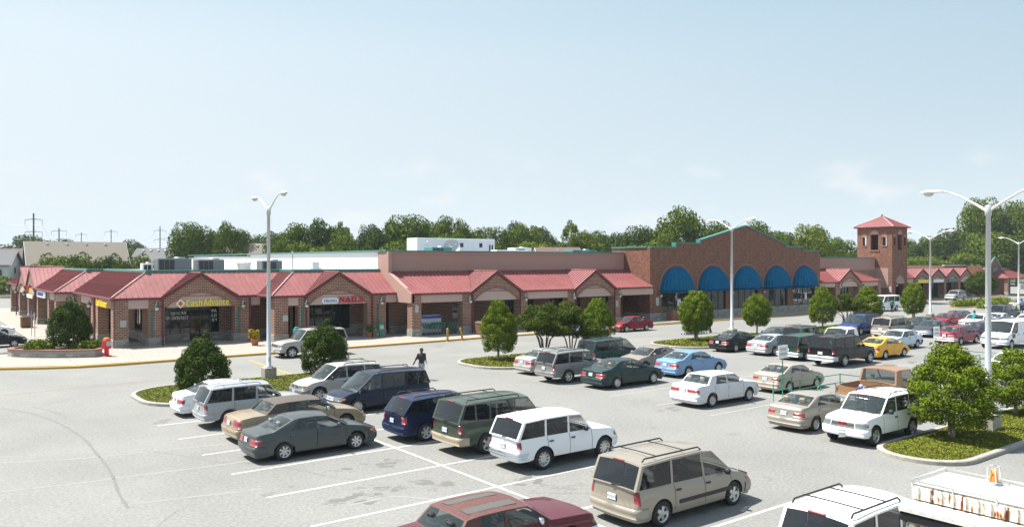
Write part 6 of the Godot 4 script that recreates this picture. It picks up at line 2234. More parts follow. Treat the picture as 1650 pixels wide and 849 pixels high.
	plant("low_shrub", "low yellow green shrub in the planter on the parking side of the holly", "bush", Vector3(7.2, 0.55, -63.3), low, M.leaf_light, null, null, "low shrubs in the planter", Vector3(1.25, 1.1, 1.25))
	plant("low_shrub", "low yellow green shrub in the planter beside the red news box", "bush", Vector3(9.9, 0.55, -62.0), low, M.leaf_light, null, null, "low shrubs in the planter", Vector3(1.25, 1.0, 1.25), 1.3)
	# crape myrtles, many bare stems under loose crowns
	for m: Array in [["crape myrtle with loose dark crown beside the round clipped tree with the silver sedan", 35.3, -42.6, 11, 1.0], ["crape myrtle with spreading crown behind the dark green minivan", 37.6, -42.4, 12, 0.95], ["crape myrtle between two round trees before the tower", 74.2, -42.4, 13, 0.95]]:
		var r3 := RandomNumberGenerator.new()
		r3.seed = m[3]
		var t := thing("crape_myrtle", m[0], "tree", Vector3(m[1], 0.12, m[2]), 0.0, "crape myrtles on the islands")
		var bl: Array = []
		for i in 8:
			var a := TAU * i / 8 + r3.randf() * 0.5
			var o := Vector3(cos(a), 0, sin(a))
			var tip := o * r3.randf_range(0.7, 1.3) + Vector3(0, r3.randf_range(1.45, 2.2), 0)
			part(t, "stem", tube([o * 0.12, o * 0.35 + Vector3(0, 0.9, 0), tip], [0.04, 0.032, 0.015], 6), M.bark)
			for j in 4:
				bl.append([tip + Vector3(r3.randf_range(-0.6, 0.6), r3.randf_range(-0.35, 0.75), r3.randf_range(-0.6, 0.6)), Vector3(0.42, 0.3, 0.42) * r3.randf_range(0.7, 1.2)])
		part(t, "crown", leaves(bl, 15000, 0.055, m[3], 0.35, 0.9), M.leaf_myrtle)
		t.scale = Vector3(1.3, 1.2, 1.3) * float(m[4])
	# ground cover on the islands: one mat of short sprigs on each
	var i0 := 0
	for a: Array in [[8.55, 21.2, -44.2, -37.55, 2.6, 34000, 0.045], [28.0, 42.0, -44.2, -38.4, 2.3, 14000, 0.07], [46.5, 61.5, -44.4, -38.6, 2.4, 12000, 0.08], [65.0, 81.0, -44.4, -39.2, 2.2, 7000, 0.1], [84.5, 98.0, -44.4, -39.4, 2.2, 6000, 0.12], [26.2, 44.0, -14.5, -11.35, 1.5, 56000, 0.036]]:
		var poly := inset(rounded(a[0], a[1], a[2], a[3], a[4]), 0.28)
		var st2 := SurfaceTool.new()
		st2.begin(Mesh.PRIMITIVE_TRIANGLES)
		st2.set_smooth_group(-1)
		var r4 := RandomNumberGenerator.new()
		r4.seed = 500 + i0
		var nz := FastNoiseLite.new()
		nz.seed = i0
		nz.frequency = 0.5
		var n := 0
		var size: float = a[6]
		while n < a[5]:
			var p := Vector2(r4.randf_range(a[0], a[1]), r4.randf_range(a[2], a[3]))
			if not Geometry2D.is_point_in_polygon(p, poly):
				continue
			n += 1
			var hump := 0.06 + 0.11 * (0.5 + 0.5 * nz.get_noise_2d(p.x * 2.0, p.y * 2.0))
			var dx := maxf(maxf(a[0] + a[4] - p.x, p.x - a[1] + a[4]), 0.0)
			var dz := maxf(maxf(a[2] + a[4] - p.y, p.y - a[3] + a[4]), 0.0)
			var edge: float = a[4] - 0.28 - sqrt(dx * dx + dz * dz) if dx > 0.0 and dz > 0.0 else minf(minf(p.x - a[0], a[1] - p.x), minf(p.y - a[2], a[3] - p.y)) - 0.28
			hump *= smoothstep(-0.1, 0.7, edge)
			var c := Vector3(p.x, 0.13 + hump * r4.randf_range(0.4, 1.0), p.y)
			var u := Vector3(r4.randfn(), r4.randfn() * 0.35 + 0.25, r4.randfn()).normalized() * size
			var v := Vector3(r4.randfn(), 0.3, r4.randfn()).normalized() * size * 0.7
			var dry := smoothstep(0.25, 0.6, nz.get_noise_2d(p.x * 3.0 + 50, p.y * 3.0))
			var gg := r4.randf_range(0.55, 1.2)
			st2.set_color(Color(gg * lerpf(1.0, 1.25, dry), gg * lerpf(1.0, 0.75, dry), gg))
			tri(st2, c - u, c + v, c + u)
			tri(st2, c - u, c + u, c - v * 0.6)
		st2.generate_normals()
		var o := MeshInstance3D.new()
		o.name = numbered("ground_cover")
		o.mesh = st2.commit()
		o.material_override = M.leaf_mat
		add_child(o)
		o.set_meta("kind", "stuff")
		o.set_meta("category", "ground cover")
		o.set_meta("label", ["mossy green ground cover round the holly bushes of the first island", "ground cover under the crape myrtles", "ground cover on the island before the blue awnings", "ground cover under the round trees near the blue minivan", "ground cover on the far island before the tower", "bright green ground cover round the tall lamp post's island trees"][i0])
		i0 += 1
	# clipped hedges on the far islands
	for h: Array in [["low clipped hedge on the yellow kerbed far island", 119.0, 136.0, -51.4], ["low clipped hedge on the grey kerbed far island", 117.0, 132.0, -47.0]]:
		var bl2: Array = []
		var x: float = h[1]
		while x < h[2]:
			bl2.append([Vector3(x, 0.55, h[3]), Vector3(0.75, 0.55, 0.9)])
			x += 0.8
		var t := thing("clipped_hedge", h[0], "hedge", Vector3.ZERO, 0.0, "clipped hedges")
		part(t, "foliage", leaves(bl2, 3500, 0.14, int(h[1]), 0.15, 0.5), M.leaf_light)

# ---------------------------------------------------------------- what lies behind the shops
func spot(px: float, depth: float) -> Vector3:
	# a place that far ahead in the direction of a column of the photograph
	var az := deg_to_rad(52.7)
	var p := Vector3(cos(az), 0, -sin(az)) * depth + Vector3(sin(az), 0, cos(az)) * ((px - 825.0) / 1276.0 * depth)
	return Vector3(p.x, 0, p.z)

func background() -> void:
	# tree kinds, each about one metre tall and wide, scaled where it stands
	var kinds: Array = []
	for v in 5:
		var bl := crown_blobs(700 + v, 30, 0.40, 0.16, 0.96, 0.16)
		kinds.append([leaves(bl, 8000, 0.021, 720 + v, 0.25, 0.7), trunk_mesh(0.55, 0.022, 5, 0.2, 730 + v)])
	# narrow, layered, conifer-like
	var pb: Array = []
	var r := RandomNumberGenerator.new()
	r.seed = 801
	for i in 44:
		var y := r.randf()
		var a := r.randf() * TAU
		var w := 0.42 * pow(1.0 - y, 0.75) + 0.05
		pb.append([Vector3(cos(a) * w * 0.8, 0.14 + 0.84 * y, sin(a) * w * 0.8), Vector3(0.11, 0.06, 0.11) * (1.25 - 0.6 * y)])
	kinds.append([leaves(pb, 7000, 0.021, 810, 0.35, 0.7), trunk_mesh(0.85, 0.018, 6, 0.1, 811)])
	# column, top, width in the photograph; distance; kind; foliage tone
	var look := ["broad leafy tree", "rounded tree", "bushy tree", "spreading tree", "tall tree", "conifer"]
	var tones := [M.leaf_tree, M.leaf_dark, M.leaf_light]
	var tname := ["mid green", "dark green", "light green"]
	var list := [
		[36, 376, 78, 300, 1, 1], [75, 383, 52, 310, 2, 1], [104, 385, 40, 320, 0, 1], [-8, 398, 40, 240, 2, 2],
		[208, 384, 36, 300, 1, 1], [186, 392, 34, 290, 0, 1], [228, 392, 30, 300, 2, 1], [215, 398, 40, 230, 3, 0],
		[302, 351, 46, 165, 4, 0], [328, 362, 44, 168, 1, 0], [368, 353, 46, 165, 3, 0], [392, 372, 34, 175, 0, 0], [350, 380, 40, 175, 2, 1],
		[418, 376, 40, 190, 1, 0], [447, 369, 46, 165, 2, 0], [478, 361, 54, 160, 0, 0], [520, 348, 60, 160, 3, 1], [552, 354, 44, 170, 5, 0], [545, 368, 64, 150, 1, 0],
		[596, 356, 40, 165, 2, 1], [612, 372, 44, 155, 0, 1], [630, 352, 46, 165, 1, 0], [658, 339, 70, 165, 4, 0], [690, 352, 44, 170, 2, 0], [716, 350, 44, 160, 0, 0], [742, 349, 40, 160, 3, 0], [728, 372, 70, 150, 1, 0],
		[776, 362, 44, 180, 2, 0], [803, 364, 44, 170, 1, 0], [828, 353, 44, 185, 3, 1], [846, 362, 54, 170, 0, 2], [870, 360, 44, 190, 2, 1], [890, 378, 44, 200, 1, 0],
		[920, 351, 44, 160, 5, 2], [938, 366, 44, 165, 2, 2], [958, 373, 50, 190, 0, 0], [985, 372, 50, 200, 3, 1], [1006, 374, 40, 190, 1, 1], [1030, 358, 50, 175, 4, 1], [1056, 366, 46, 185, 2, 1],
		[1098, 329, 74, 160, 3, 0], [1070, 366, 50, 150, 1, 0], [1140, 372, 44, 175, 0, 0],
		[1162, 352, 48, 160, 2, 0], [1190, 372, 40, 165, 1, 0], [1222, 358, 50, 165, 0, 0], [1252, 370, 44, 165, 3, 2], [1272, 374, 34, 200, 1, 1],
		[1310, 357, 58, 165, 2, 2], [1345, 384, 40, 180, 0, 0], [1368, 386, 44, 190, 1, 0], [1400, 392, 50, 190, 3, 1],
		[1478, 394, 34, 235, 0, 1], [1500, 380, 56, 240, 1, 0], [1538, 364, 56, 235, 4, 1], [1566, 372, 44, 230, 2, 0], [1582, 311, 52, 225, 4, 0], [1608, 332, 50, 225, 3, 0], [1640, 326, 56, 222, 0, 0], [1665, 336, 50, 225, 1, 0], [1596, 370, 70, 215, 2, 0], [1640, 378, 70, 212, 3, 1], [1500, 412, 60, 215, 2, 2], [1560, 410, 60, 212, 0, 2], [1470, 416, 40, 212, 1, 2],
		[870, 386, 80, 160, 2, 2], [960, 390, 80, 165, 1, 0], [1040, 392, 70, 150, 0, 2], [640, 384, 60, 150, 2, 0], [500, 386, 80, 150, 3, 0], [790, 386, 70, 155, 1, 0], [1000, 396, 60, 150, 3, 2], [456, 388, 44, 150, 0, 0],
	]
	var fill := RandomNumberGenerator.new()
	fill.seed = 31
	for k in 34:
		list.append([415 + k * 28 + fill.randi_range(-8, 8), 384 + fill.randi_range(-9, 9), fill.randi_range(36, 56), fill.randi_range(200, 235), fill.randi() % 5, fill.randi() % 2])
	for k in 12:
		list.append([1460 + k * 18, 392 + fill.randi_range(-8, 8), fill.randi_range(36, 50), fill.randi_range(240, 260), fill.randi() % 5, fill.randi() % 2])
	for e: Array in list:
		var where := "behind the left wing's houses"
		for w: Array in [[240, "beside the grey houses"], [330, "over the tan house behind the first lamp post"], [440, "behind the white party wall"], [610, "behind the rooftop plant room"], [800, "over the pink parapet"], [1005, "over the stepped end of the brick store"], [1130, "behind the brick store's peak"], [1275, "between the brick store and the tower"], [1440, "behind the far zigzag gables"], [1570, "behind the end shop"]]:
			if e[0] > w[0]:
				where = w[1]
		var at := spot(e[0], e[3])
		var h: float = 6.6 + (422.0 - e[1]) * e[3] / 1276.0
		var w: float = e[2] * e[3] / 1276.0 * 1.45
		var kd: Array = kinds[e[4]]
		plant("background_tree", "%s %s %s %s" % ["far" if e[3] > 199 else "near", tname[e[5]], look[e[4]], where], "tree", at, kd[0], tones[e[5]], kd[1], M.bark, "trees in the line behind the shops", Vector3(w, h, w), e[0] * 0.37)
	# shrubs close behind the left row
	var sh := leaves(crown_blobs(900, 26, 0.42, 0.05, 0.97, 0.16), 3800, 0.032, 901, 0.25, 0.8)
	for e: Array in [[62, 418, 30, 136, 2], [85, 404, 46, 136, 2], [118, 402, 44, 137, 0], [150, 412, 44, 138, 2], [172, 404, 36, 137, 1], [198, 410, 40, 138, 0], [232, 404, 34, 136, 2], [262, 412, 40, 138, 2], [240, 418, 36, 134, 1], [105, 416, 50, 134, 0], [20, 445, 50, 150, 2], [-4, 440, 40, 150, 0], [345, 408, 34, 136, 0], [378, 402, 30, 137, 2], [8, 452, 40, 190, 1], [42, 449, 34, 145, 2]]:
		var h2: float = 6.6 + (422.0 - e[1]) * e[3] / 1276.0
		var w2: float = e[2] * e[3] / 1276.0 * 1.3
		var by := "beside the white sided house" if e[0] < 60 else "before the big tan roof" if e[0] < 200 else "before the grey gable house" if e[0] < 300 else "beside the white party wall"
		plant("background_shrub", "%s shrub %s" % [tname[e[4]], by], "bush", spot(e[0], e[3]), sh, tones[e[4]], null, null, "%s shrubs behind the left row" % tname[e[4]], Vector3(w2, h2, w2), e[0] * 0.7)
	houses()
	pylons()

# gabled house: ridge along its own x
func house(called: String, label: String, at: Vector3, turn: float, l: float, d: float, eave: float, ridge: float, roof: Material, siding: Material, vents := 0, windows := 3) -> void:
	var t := thing(called, label, "house", at, turn)
	part(t, "wall", box(Vector3(-l / 2, 0, d / 2 - 0.2), Vector3(l / 2, eave, d / 2)), siding)
	part(t, "wall", box(Vector3(-l / 2, 0, -d / 2), Vector3(l / 2, eave, -d / 2 + 0.2)), siding)
	for s: float in [-1.0, 1.0]:
		part(t, "gable_wall", slab(PackedVector2Array([Vector2(-d / 2 + 0.2, 0), Vector2(d / 2 - 0.2, 0), Vector2(d / 2 - 0.2, eave), Vector2(0, ridge - 0.25), Vector2(-d / 2 + 0.2, eave)]), -0.1, 0.1), siding, Transform3D(Basis(Vector3.UP, PI / 2), Vector3(s * (l / 2 - 0.1), 0, 0)))
	var over := 0.5
	var rise := ridge - eave
	var dy := rise * over / (d / 2)
	var roofn := group_part(t, "roof")
	for s: float in [-1.0, 1.0]:
		var st := st_new()
		var a := Vector3(-l / 2 - over, eave - dy, s * (d / 2 + over))
		var b := Vector3(l / 2 + over, eave - dy, s * (d / 2 + over))
		var c := Vector3(l / 2 + over, ridge, 0)
		var e := Vector3(-l / 2 - over, ridge, 0)
		var up := Vector3(0, 0.18, 0)
		quad(st, a + up, b + up, c + up, e + up)
		quad(st, a, b, b + up, a + up)
		quad(st, b, c, c + up, b + up)
		quad(st, a, e, e + up, a + up)
		part(roofn, "slope", done(st), roof)
		for g: float in [-1.0, 1.0]:
			part(roofn, "barge_board", slab(PackedVector2Array([Vector2(s * (d / 2 + over), eave - dy - 0.12), Vector2(0, ridge - 0.12), Vector2(0, ridge + 0.1), Vector2(s * (d / 2 + over), eave - dy + 0.1)]), -0.04, 0.04), M.siding_white, Transform3D(Basis(Vector3.UP, PI / 2), Vector3(g * (l / 2 + over + 0.05), 0, 0)))
	for i in vents:
		var x := lerpf(-l * 0.4, l * 0.4, (i + 0.5) / vents)
		part(roofn, "roof_vent", cbox(Vector3(x - 0.25, ridge - 0.75, 0.35), Vector3(x + 0.25, ridge - 0.25, 0.9), 0.05), M.galvanised)
	for i in windows:
		var x := lerpf(-l * 0.4, l * 0.4, (i + 0.5) / windows)
		for y: float in ([1.0, 3.8] if eave > 4.5 else [1.0]):
			var w := part(t, "window", box(Vector3(x - 0.55, y, d / 2), Vector3(x + 0.55, y + 1.4, d / 2 + 0.04)), M.window_dark)
			part(w, "frame", wall(x - 0.65, x + 0.65, y - 0.1, y + 1.5, d / 2 + 0.002, d / 2 + 0.08, [[x - 0.5, x + 0.5, y + 0.05, y + 1.35]]), M.siding_white)
	for s: float in [-1.0, 1.0]:
		part(t, "window", box(Vector3(s * (l / 2) - 0.04, eave - 1.9, -0.5), Vector3(s * (l / 2) + 0.04, eave - 0.6, 0.5)), M.window_dark)

func houses() -> void:
	var az := deg_to_rad(52.7)
	# turn so that a ridge runs across the view
	var across := az - PI / 2
	var place := func(px: float, depth: float) -> Vector3:
		return spot(px, depth)
	house("tan_roof_house", "big house with long tan shingle roof behind the left wing", place.call(122, 172), across + 0.62, 18.5, 11.0, 6.2, 10.9, M.shingle_tan, M.siding_white, 4)
	house("white_house", "white sided house with grey roof cut off by the photograph's edge", place.call(-8, 165), across + 0.3, 7.0, 9.0, 6.2, 9.0, M.shingle_grey, M.siding_white, 0)
	house("brown_roof_house", "grey sided house with brown roof beside the white sided house", place.call(32, 190), across - 0.1, 9.0, 9.0, 5.8, 9.8, M.shingle_brown, M.siding_grey, 2)
	house("grey_gable_house", "grey house with gable towards the shops", place.call(252, 178), across - 0.25, 9.5, 8.0, 5.6, 9.6, M.shingle_grey, M.siding_grey, 4)
	house("grey_long_house", "long low grey roofed house right of the grey gable", place.call(308, 190), across + 0.05, 12.5, 8.0, 5.6, 9.4, M.shingle_grey, M.siding_grey, 2)
	house("tan_house", "house with tan shingle roof behind the lamp post and white wall", place.call(415, 175), across + 0.1, 16.0, 9.0, 6.0, 10.6, M.shingle_tan, M.siding_white, 3)
	house("pale_grey_house", "low pale roofed house over the white party wall", place.call(512, 170), across + 0.05, 7.4, 7.0, 6.0, 9.3, M.shingle_tan, M.siding_white, 3)
	house("pale_tan_house", "pale roofed house left of the rooftop plant room", place.call(625, 175), across - 0.1, 8.0, 7.0, 6.5, 9.6, M.shingle_tan, M.siding_white, 1)
	house("red_brown_house", "house with reddish brown roof above the pink parapet", place.call(898, 150), across + 0.15, 7.6, 6.5, 6.8, 9.2, M.shingle_brown, M.siding_white, 1)
	house("brown_far_house", "brown roofed house among the trees behind the far gables", place.call(1530, 212), across + 0.1, 6.0, 6.0, 2.6, 4.6, M.shingle_brown, M.siding_white, 0)
	house("tan_far_house", "tan roofed house among the trees behind the end shop", place.call(1562, 214), across + 0.2, 8.0, 7.0, 2.6, 5.0, M.shingle_tan, M.siding_white, 0)
	var f := thing("board_fence", "dark board fence at the back of the grass beyond the left wing", "fence", Vector3(-40, 0, -200))
	for k in 44:
		part(f, "board", box(Vector3(k * 1.5, 0.05, -0.03), Vector3(k * 1.5 + 1.46, 1.85, 0.03)), M.steel_brown)

func pylons() -> void:
	var tops: Array = []
	for e: Array in [[53, 343, 420, 2, 1.0], [94, 367, 520, 1, 0.9], [130, 374, 700, 1, 0.8], [178, 369, 640, 1, 0.8], [257, 364, 600, 3, 0.9], [272, 380, 760, 1, 0.7]]:
		var d: float = e[2]
		var h: float = 6.6 + (422.0 - e[1]) * d / 1276.0
		var az := deg_to_rad(52.7)
		var t := thing("power_pole", ["tall dark power pole with two wide crossarms", "dark power pole with one crossarm behind the tan roof", "faint slim power pole in the distance", "slim power pole behind the end of the tan roof", "dark power pole with three crossarms behind the grey houses", "thin distant power pole by the grey houses"][tops.size()], "power pole", spot(e[0], d), az - PI / 2, "power poles behind the houses")
		part(t, "mast", tube([Vector3.ZERO, Vector3(0, h, 0)], [0.55 * e[4], 0.38 * e[4]], 8), M.steel_brown)
		var arms: Array = []
		for k in e[3]:
			var y: float = h - (1.5 if e[3] == 1 else 3.0) - k * h * 0.2
			var w: float = 4.6 if e[3] != 1 else 5.0
			part(t, "crossarm", tube([Vector3(-w, y - 0.4, 0), Vector3(0, y, 0), Vector3(w, y - 0.4, 0)], [0.12, 0.2, 0.12], 6), M.steel_brown)
			for s: float in [-1.0, 1.0]:
				part(t, "insulator", tube([Vector3(s * w, y - 0.4, 0), Vector3(s * w, y - 3.2, 0)], [0.09, 0.09], 5), M.steel_brown)
				arms.append(t.transform * Vector3(s * w, y - 3.2, 0))
		tops.append(arms)
	# sagging wires between neighbouring poles
	for pair: Array in [[0, 1], [1, 3], [3, 4], [2, 3]]:
		for k in 2:
			var a: Vector3 = tops[pair[0]][mini(k, tops[pair[0]].size() - 1)]
			var b: Vector3 = tops[pair[1]][mini(k, tops[pair[1]].size() - 1)]
			wire(a, b)
	wire(tops[0][0], tops[0][0] + Vector3(-250, 14, 90))
	wire(tops[0][1], tops[0][1] + Vector3(-250, 14, 90))

func wire(a: Vector3, b: Vector3) -> void:
	var pts: Array = []
	var rr: Array = []
	for i in 13:
		var t := i / 12.0
		pts.append(a.lerp(b, t) - Vector3(0, 7.0 * 4 * t * (1 - t), 0))
		rr.append(0.045)
	var t := thing("power_line", "thin power line sagging between the poles", "wire", Vector3.ZERO, 0.0, "power lines")
	part(t, "wire", tube(pts, rr, 4), M.galvanised)

# ---------------------------------------------------------------- lamp posts
func lamp_poles() -> void:
	for e: Array in [
			["grey double-armed lamp post on the first island by the holly bushes", 15.85, -43.1, 9.55],
			["tall grey double-armed lamp post rising behind the big round tree", 32.9, -13.05, 8.66],
			["double-armed lamp post before the blue awnings", 56.6, -42.9, 9.5],
			["double-armed lamp post in front of the far zigzag gables", 90.6, -41.9, 9.2],
			["double-armed lamp post near the freestanding sign", 119.5, -43.6, 9.1]]:
		var h: float = e[3]
		var t := thing("lamp_post", e[0], "lamp post", Vector3(e[1], 0.1, e[2]), 0.0, "parking lot lamp posts")
		part(t, "footing", cbox(Vector3(-0.33, 0, -0.33), Vector3(0.33, 0.68, 0.33), 0.03), M.kerb_concrete)
		part(t, "base_plate", cbox(Vector3(-0.19, 0.68, -0.19), Vector3(0.19, 0.74, 0.19), 0.01), M.pole_grey)
		part(t, "pole", tube([Vector3(0, 0.7, 0), Vector3(0, h - 0.15, 0)], [0.125, 0.085], 14), M.pole_grey)
		part(t, "hand_hole", cbox(Vector3(-0.07, 1.0, 0.08), Vector3(0.07, 1.28, 0.14), 0.01), M.pole_grey)
		part(t, "collar", lathe([Vector2(0.1, h - 0.42), Vector2(0.12, h - 0.4), Vector2(0.12, h - 0.05), Vector2(0.05, h)], 12), M.pole_grey)
		part(t, "banner_clamp", lathe([Vector2(0.13, h * 0.55), Vector2(0.13, h * 0.55 + 0.1)], 12), M.pole_grey)
		for s: float in [-1.0, 1.0]:
			var z := func(q: float) -> float: return s * q
			part(t, "arm", tube([Vector3(0, h - 0.25, 0), Vector3(0, h + 0.05, s * 0.45), Vector3(0, h + 0.38, s * 1.0), Vector3(0, h + 0.58, s * 1.42), Vector3(0, h + 0.64, s * 1.75)], [0.055, 0.05, 0.042, 0.035, 0.035], 8), M.lamp_white)
			var hd := group_part(t, "lamp_head", Transform3D(Basis(Vector3.UP, -PI / 2 * s + PI / 2 + (0.0 if s > 0 else 0.0)), Vector3(0, h + 0.63, s * 1.72)))
			hd.transform.basis = Basis(Vector3(0, 0, s), Vector3.UP, Vector3(-s, 0, 0))
			# body along its own x
			var st := st_new(true)
			var prof := [[-0.05, 0.05, 0.05], [0.08, 0.07, 0.06], [0.25, 0.14, 0.085], [0.5, 0.19, 0.10], [0.72, 0.15, 0.075], [0.84, 0.05, 0.03]]
			for i in prof.size() - 1:
				for k in 12:
					var a := TAU * k / 12
					var b := TAU * (k + 1) / 12
					var q := func(m: int, an: float) -> Vector3:
						var y := sin(an)
						return Vector3(prof[m][0], (y if y > 0 else y * 0.45) * prof[m][2], cos(an) * prof[m][1])
					quad(st, q.call(i, a), q.call(i + 1, a), q.call(i + 1, b), q.call(i, b))
			part(hd, "housing", done(st), M.lamp_white)
			part(hd, "lens", lathe([Vector2(0.16, -0.02), Vector2(0.15, -0.08), Vector2(0.09, -0.14), Vector2(0, -0.16)], 14), M.lens, Transform3D(Basis.from_scale(Vector3(1.2, 1, 0.95)), Vector3(0.5, -0.01, 0)))

# ---------------------------------------------------------------- street furniture
func news_box(label: String, at: Vector3, turn: float, body: Material, top: Material, group := "news boxes") -> void:
	var t := thing("news_box", label, "news box", at, turn, group)
	part(t, "cabinet", cbox(Vector3(-0.24, 0.52, -0.2), Vector3(0.24, 1.12, 0.2), 0.03), body)
	part(t, "display_door", cbox(Vector3(-0.19, 0.72, 0.2), Vector3(0.19, 1.05, 0.225), 0.01), M.notice_grey)
	part(t, "coin_box", cbox(Vector3(-0.17, 1.12, -0.15), Vector3(0.17, 1.28, 0.12), 0.04), top)
	part(t, "pedestal", cbox(Vector3(-0.12, 0.06, -0.1), Vector3(0.12, 0.52, 0.1), 0.02), body)
	part(t, "foot", cbox(Vector3(-0.24, 0.0, -0.2), Vector3(0.24, 0.06, 0.2), 0.01), body)

func trash_bin(label: String, at: Vector3, sx := 0.5) -> void:
	var t := thing("trash_bin", label, "trash bin", at, 0.0, "brown trash bins")
	for k in 6:
		var x := -sx + 2 * sx * k / 6.0
		part(t, "panel", cbox(Vector3(x + 0.01, 0.06, sx - 0.06), Vector3(x + sx / 3 - 0.01, 0.98, sx), 0.01), M.bin_brown)
		part(t, "panel", cbox(Vector3(-sx, 0.06, x + 0.01), Vector3(-sx + 0.05, 0.98, x + sx / 3 - 0.01), 0.01), M.bin_brown)
	part(t, "liner", box(Vector3(-sx + 0.05, 0.03, -sx + 0.03), Vector3(sx - 0.03, 0.95, sx - 0.06)), M.steel_brown)
	part(t, "lid", cbox(Vector3(-sx - 0.03, 1.0, -sx - 0.03), Vector3(sx + 0.03, 1.12, sx + 0.03), 0.05), M.bin_brown)
	part(t, "rim", cbox(Vector3(-sx + 0.1, 1.12, -sx + 0.1), Vector3(sx - 0.1, 1.2, sx - 0.1), 0.03), M.steel_brown)

func cart_shapes() -> Array:
	if cache.has("cart"):
		return cache.cart
	var b := st_new()
	# tapered wire basket, x forward
	var lo := [Vector3(-0.25, 0.52, -0.2), Vector3(0.42, 0.58, -0.16), Vector3(0.42, 0.58, 0.16), Vector3(-0.25, 0.52, 0.2)]
	var hi := [Vector3(-0.33, 0.98, -0.27), Vector3(0.5, 0.88, -0.22), Vector3(0.5, 0.88, 0.22), Vector3(-0.33, 0.98, 0.27)]
	for i in 4:
		var j := (i + 1) % 4
		for t: float in [0.0, 0.33, 0.66, 1.0]:
			add_tube(b, [lo[i].lerp(hi[i], t), lo[j].lerp(hi[j], t)], [0.012, 0.012], 4, false)
		for k in 7:
			var f := k / 6.0
			add_tube(b, [lo[i].lerp(lo[j], f), hi[i].lerp(hi[j], f)], [0.009, 0.009], 4, false)
	for k in 6:
		var f := k / 5.0
		add_tube(b, [lo[0].lerp(lo[1], f), lo[3].lerp(lo[2], f)], [0.009, 0.009], 4, false)
	var fr := st_new()
	for s: float in [-1.0, 1.0]:
		add_tube(fr, [Vector3(0.42, 0.14, s * 0.2), Vector3(-0.38, 0.2, s * 0.26), Vector3(-0.3, 0.55, s * 0.22), Vector3(-0.4, 1.02, s * 0.25)], [0.016, 0.016, 0.016, 0.016], 6)
	add_tube(fr, [Vector3(-0.38, 0.2, -0.26), Vector3(-0.38, 0.2, 0.26)], [0.014, 0.014], 6)
	var hd := tube([Vector3(-0.42, 1.03, -0.27), Vector3(-0.42, 1.03, 0.27)], [0.024, 0.024], 8)
	var wh := st_new(true)
	add_lathe(wh, [Vector2(0.0, -0.02), Vector2(0.06, -0.02), Vector2(0.06, 0.02), Vector2(0.0, 0.02)], 10, Transform3D(Basis(Vector3.RIGHT, PI / 2), Vector3.ZERO))
	cache.cart = [done(b), done(fr), hd, done(wh)]
	return cache.cart

func shopping_cart(label: String, at: Vector3, turn: float, group: String) -> void:
	var s := cart_shapes()
	var t := thing("shopping_cart", label, "shopping cart", at, turn, group)
	part(t, "basket", s[0], M.cart_green)
	part(t, "frame", s[1], M.galvanised)
	part(t, "handle", s[2], M.cart_green)
	for p: Array in [[0.42, 0.2], [0.42, -0.2], [-0.38, 0.26], [-0.38, -0.26]]:
		part(t, "castor", s[3], M.black_plastic, Transform3D(Basis.IDENTITY, Vector3(p[0], 0.06, p[1])))

func corral(label: String, x0: float, x1: float, z0: float, z1: float) -> void:
	var t := thing("cart_corral", label, "cart corral", Vector3.ZERO, 0.0, "green cart corrals")
	var m: Material = M.corral_green
	for z: float in [z0, z1]:
		var pts := [Vector3(x0, 0, z), Vector3(x0, 0.92, z), Vector3(x0 + 0.08, 1.02, z), Vector3(x0 + 1.4, 1.02, z), Vector3(x0 + 1.5, 0.92, z), Vector3(x0 + 1.5, 0, z)]
		part(t, "hoop", tube(pts, [0.026, 0.026, 0.026, 0.026, 0.026, 0.026], 8), m)
		part(t, "hoop_rail", tube([Vector3(x0, 0.5, z), Vector3(x0 + 1.5, 0.5, z)], [0.024, 0.024], 8), m)
		for y: float in [0.38, 0.8]:
			part(t, "side_rail", tube([Vector3(x0 + 1.5, y, z), Vector3(x1, y, z)], [0.022, 0.022], 8), m)
		for k in 3:
			var x := lerpf(x0 + 2.2, x1, k / 2.0)
			part(t, "rail_post", tube([Vector3(x, 0, z), Vector3(x, 0.83, z)], [0.024, 0.024], 8), m)
	for y: float in [0.38, 0.8]:
		part(t, "end_rail", tube([Vector3(x1, y, z0), Vector3(x1, y, z1)], [0.022, 0.022], 8), m)
	part(t, "sign_post", tube([Vector3(x0 + 0.75, 0, z0), Vector3(x0 + 0.75, 2.15, z0)], [0.024, 0.024], 8), m)
	var b := part(t, "sign_board", cbox(Vector3(x0 + 0.38, 2.0, z0 + 0.02), Vector3(x0 + 1.12, 2.62, z0 + 0.05), 0.01), M.sign_white)
	strokes(b, Vector3(x0 + 0.75, 2.42, z0 + 0.056), 0.5, 0.12, M.notice_grey, 5)
	strokes(b, Vector3(x0 + 0.75, 2.2, z0 + 0.056), 0.6, 0.1, M.notice_grey, 7)

func pot_plant(label: String, at: Vector3, leaf: Material, pot: Material, scl: float, sd: int) -> void:
	var t := thing("potted_plant", label, "potted plant", at, 0.0)
	part(t, "pot", lathe([Vector2(0.0, 0.0), Vector2(0.24, 0.0), Vector2(0.36, 0.5), Vector2(0.40, 0.5), Vector2(0.40, 0.58), Vector2(0.34, 0.58), Vector2(0.32, 0.5), Vector2(0.0, 0.5)], 16, false), pot)
	var r := RandomNumberGenerator.new()
	r.seed = sd
	var bl: Array = []
	for i in 14:
		var a := r.randf() * TAU
		bl.append([Vector3(cos(a) * r.randf_range(0.1, 0.5), r.randf_range(0.65, 1.2), sin(a) * r.randf_range(0.1, 0.5)), Vector3(0.15, 0.2, 0.15)])
	part(t, "foliage", leaves(bl, 900, 0.08, sd, 0.4, 0.9), leaf)
	t.scale = Vector3.ONE * scl

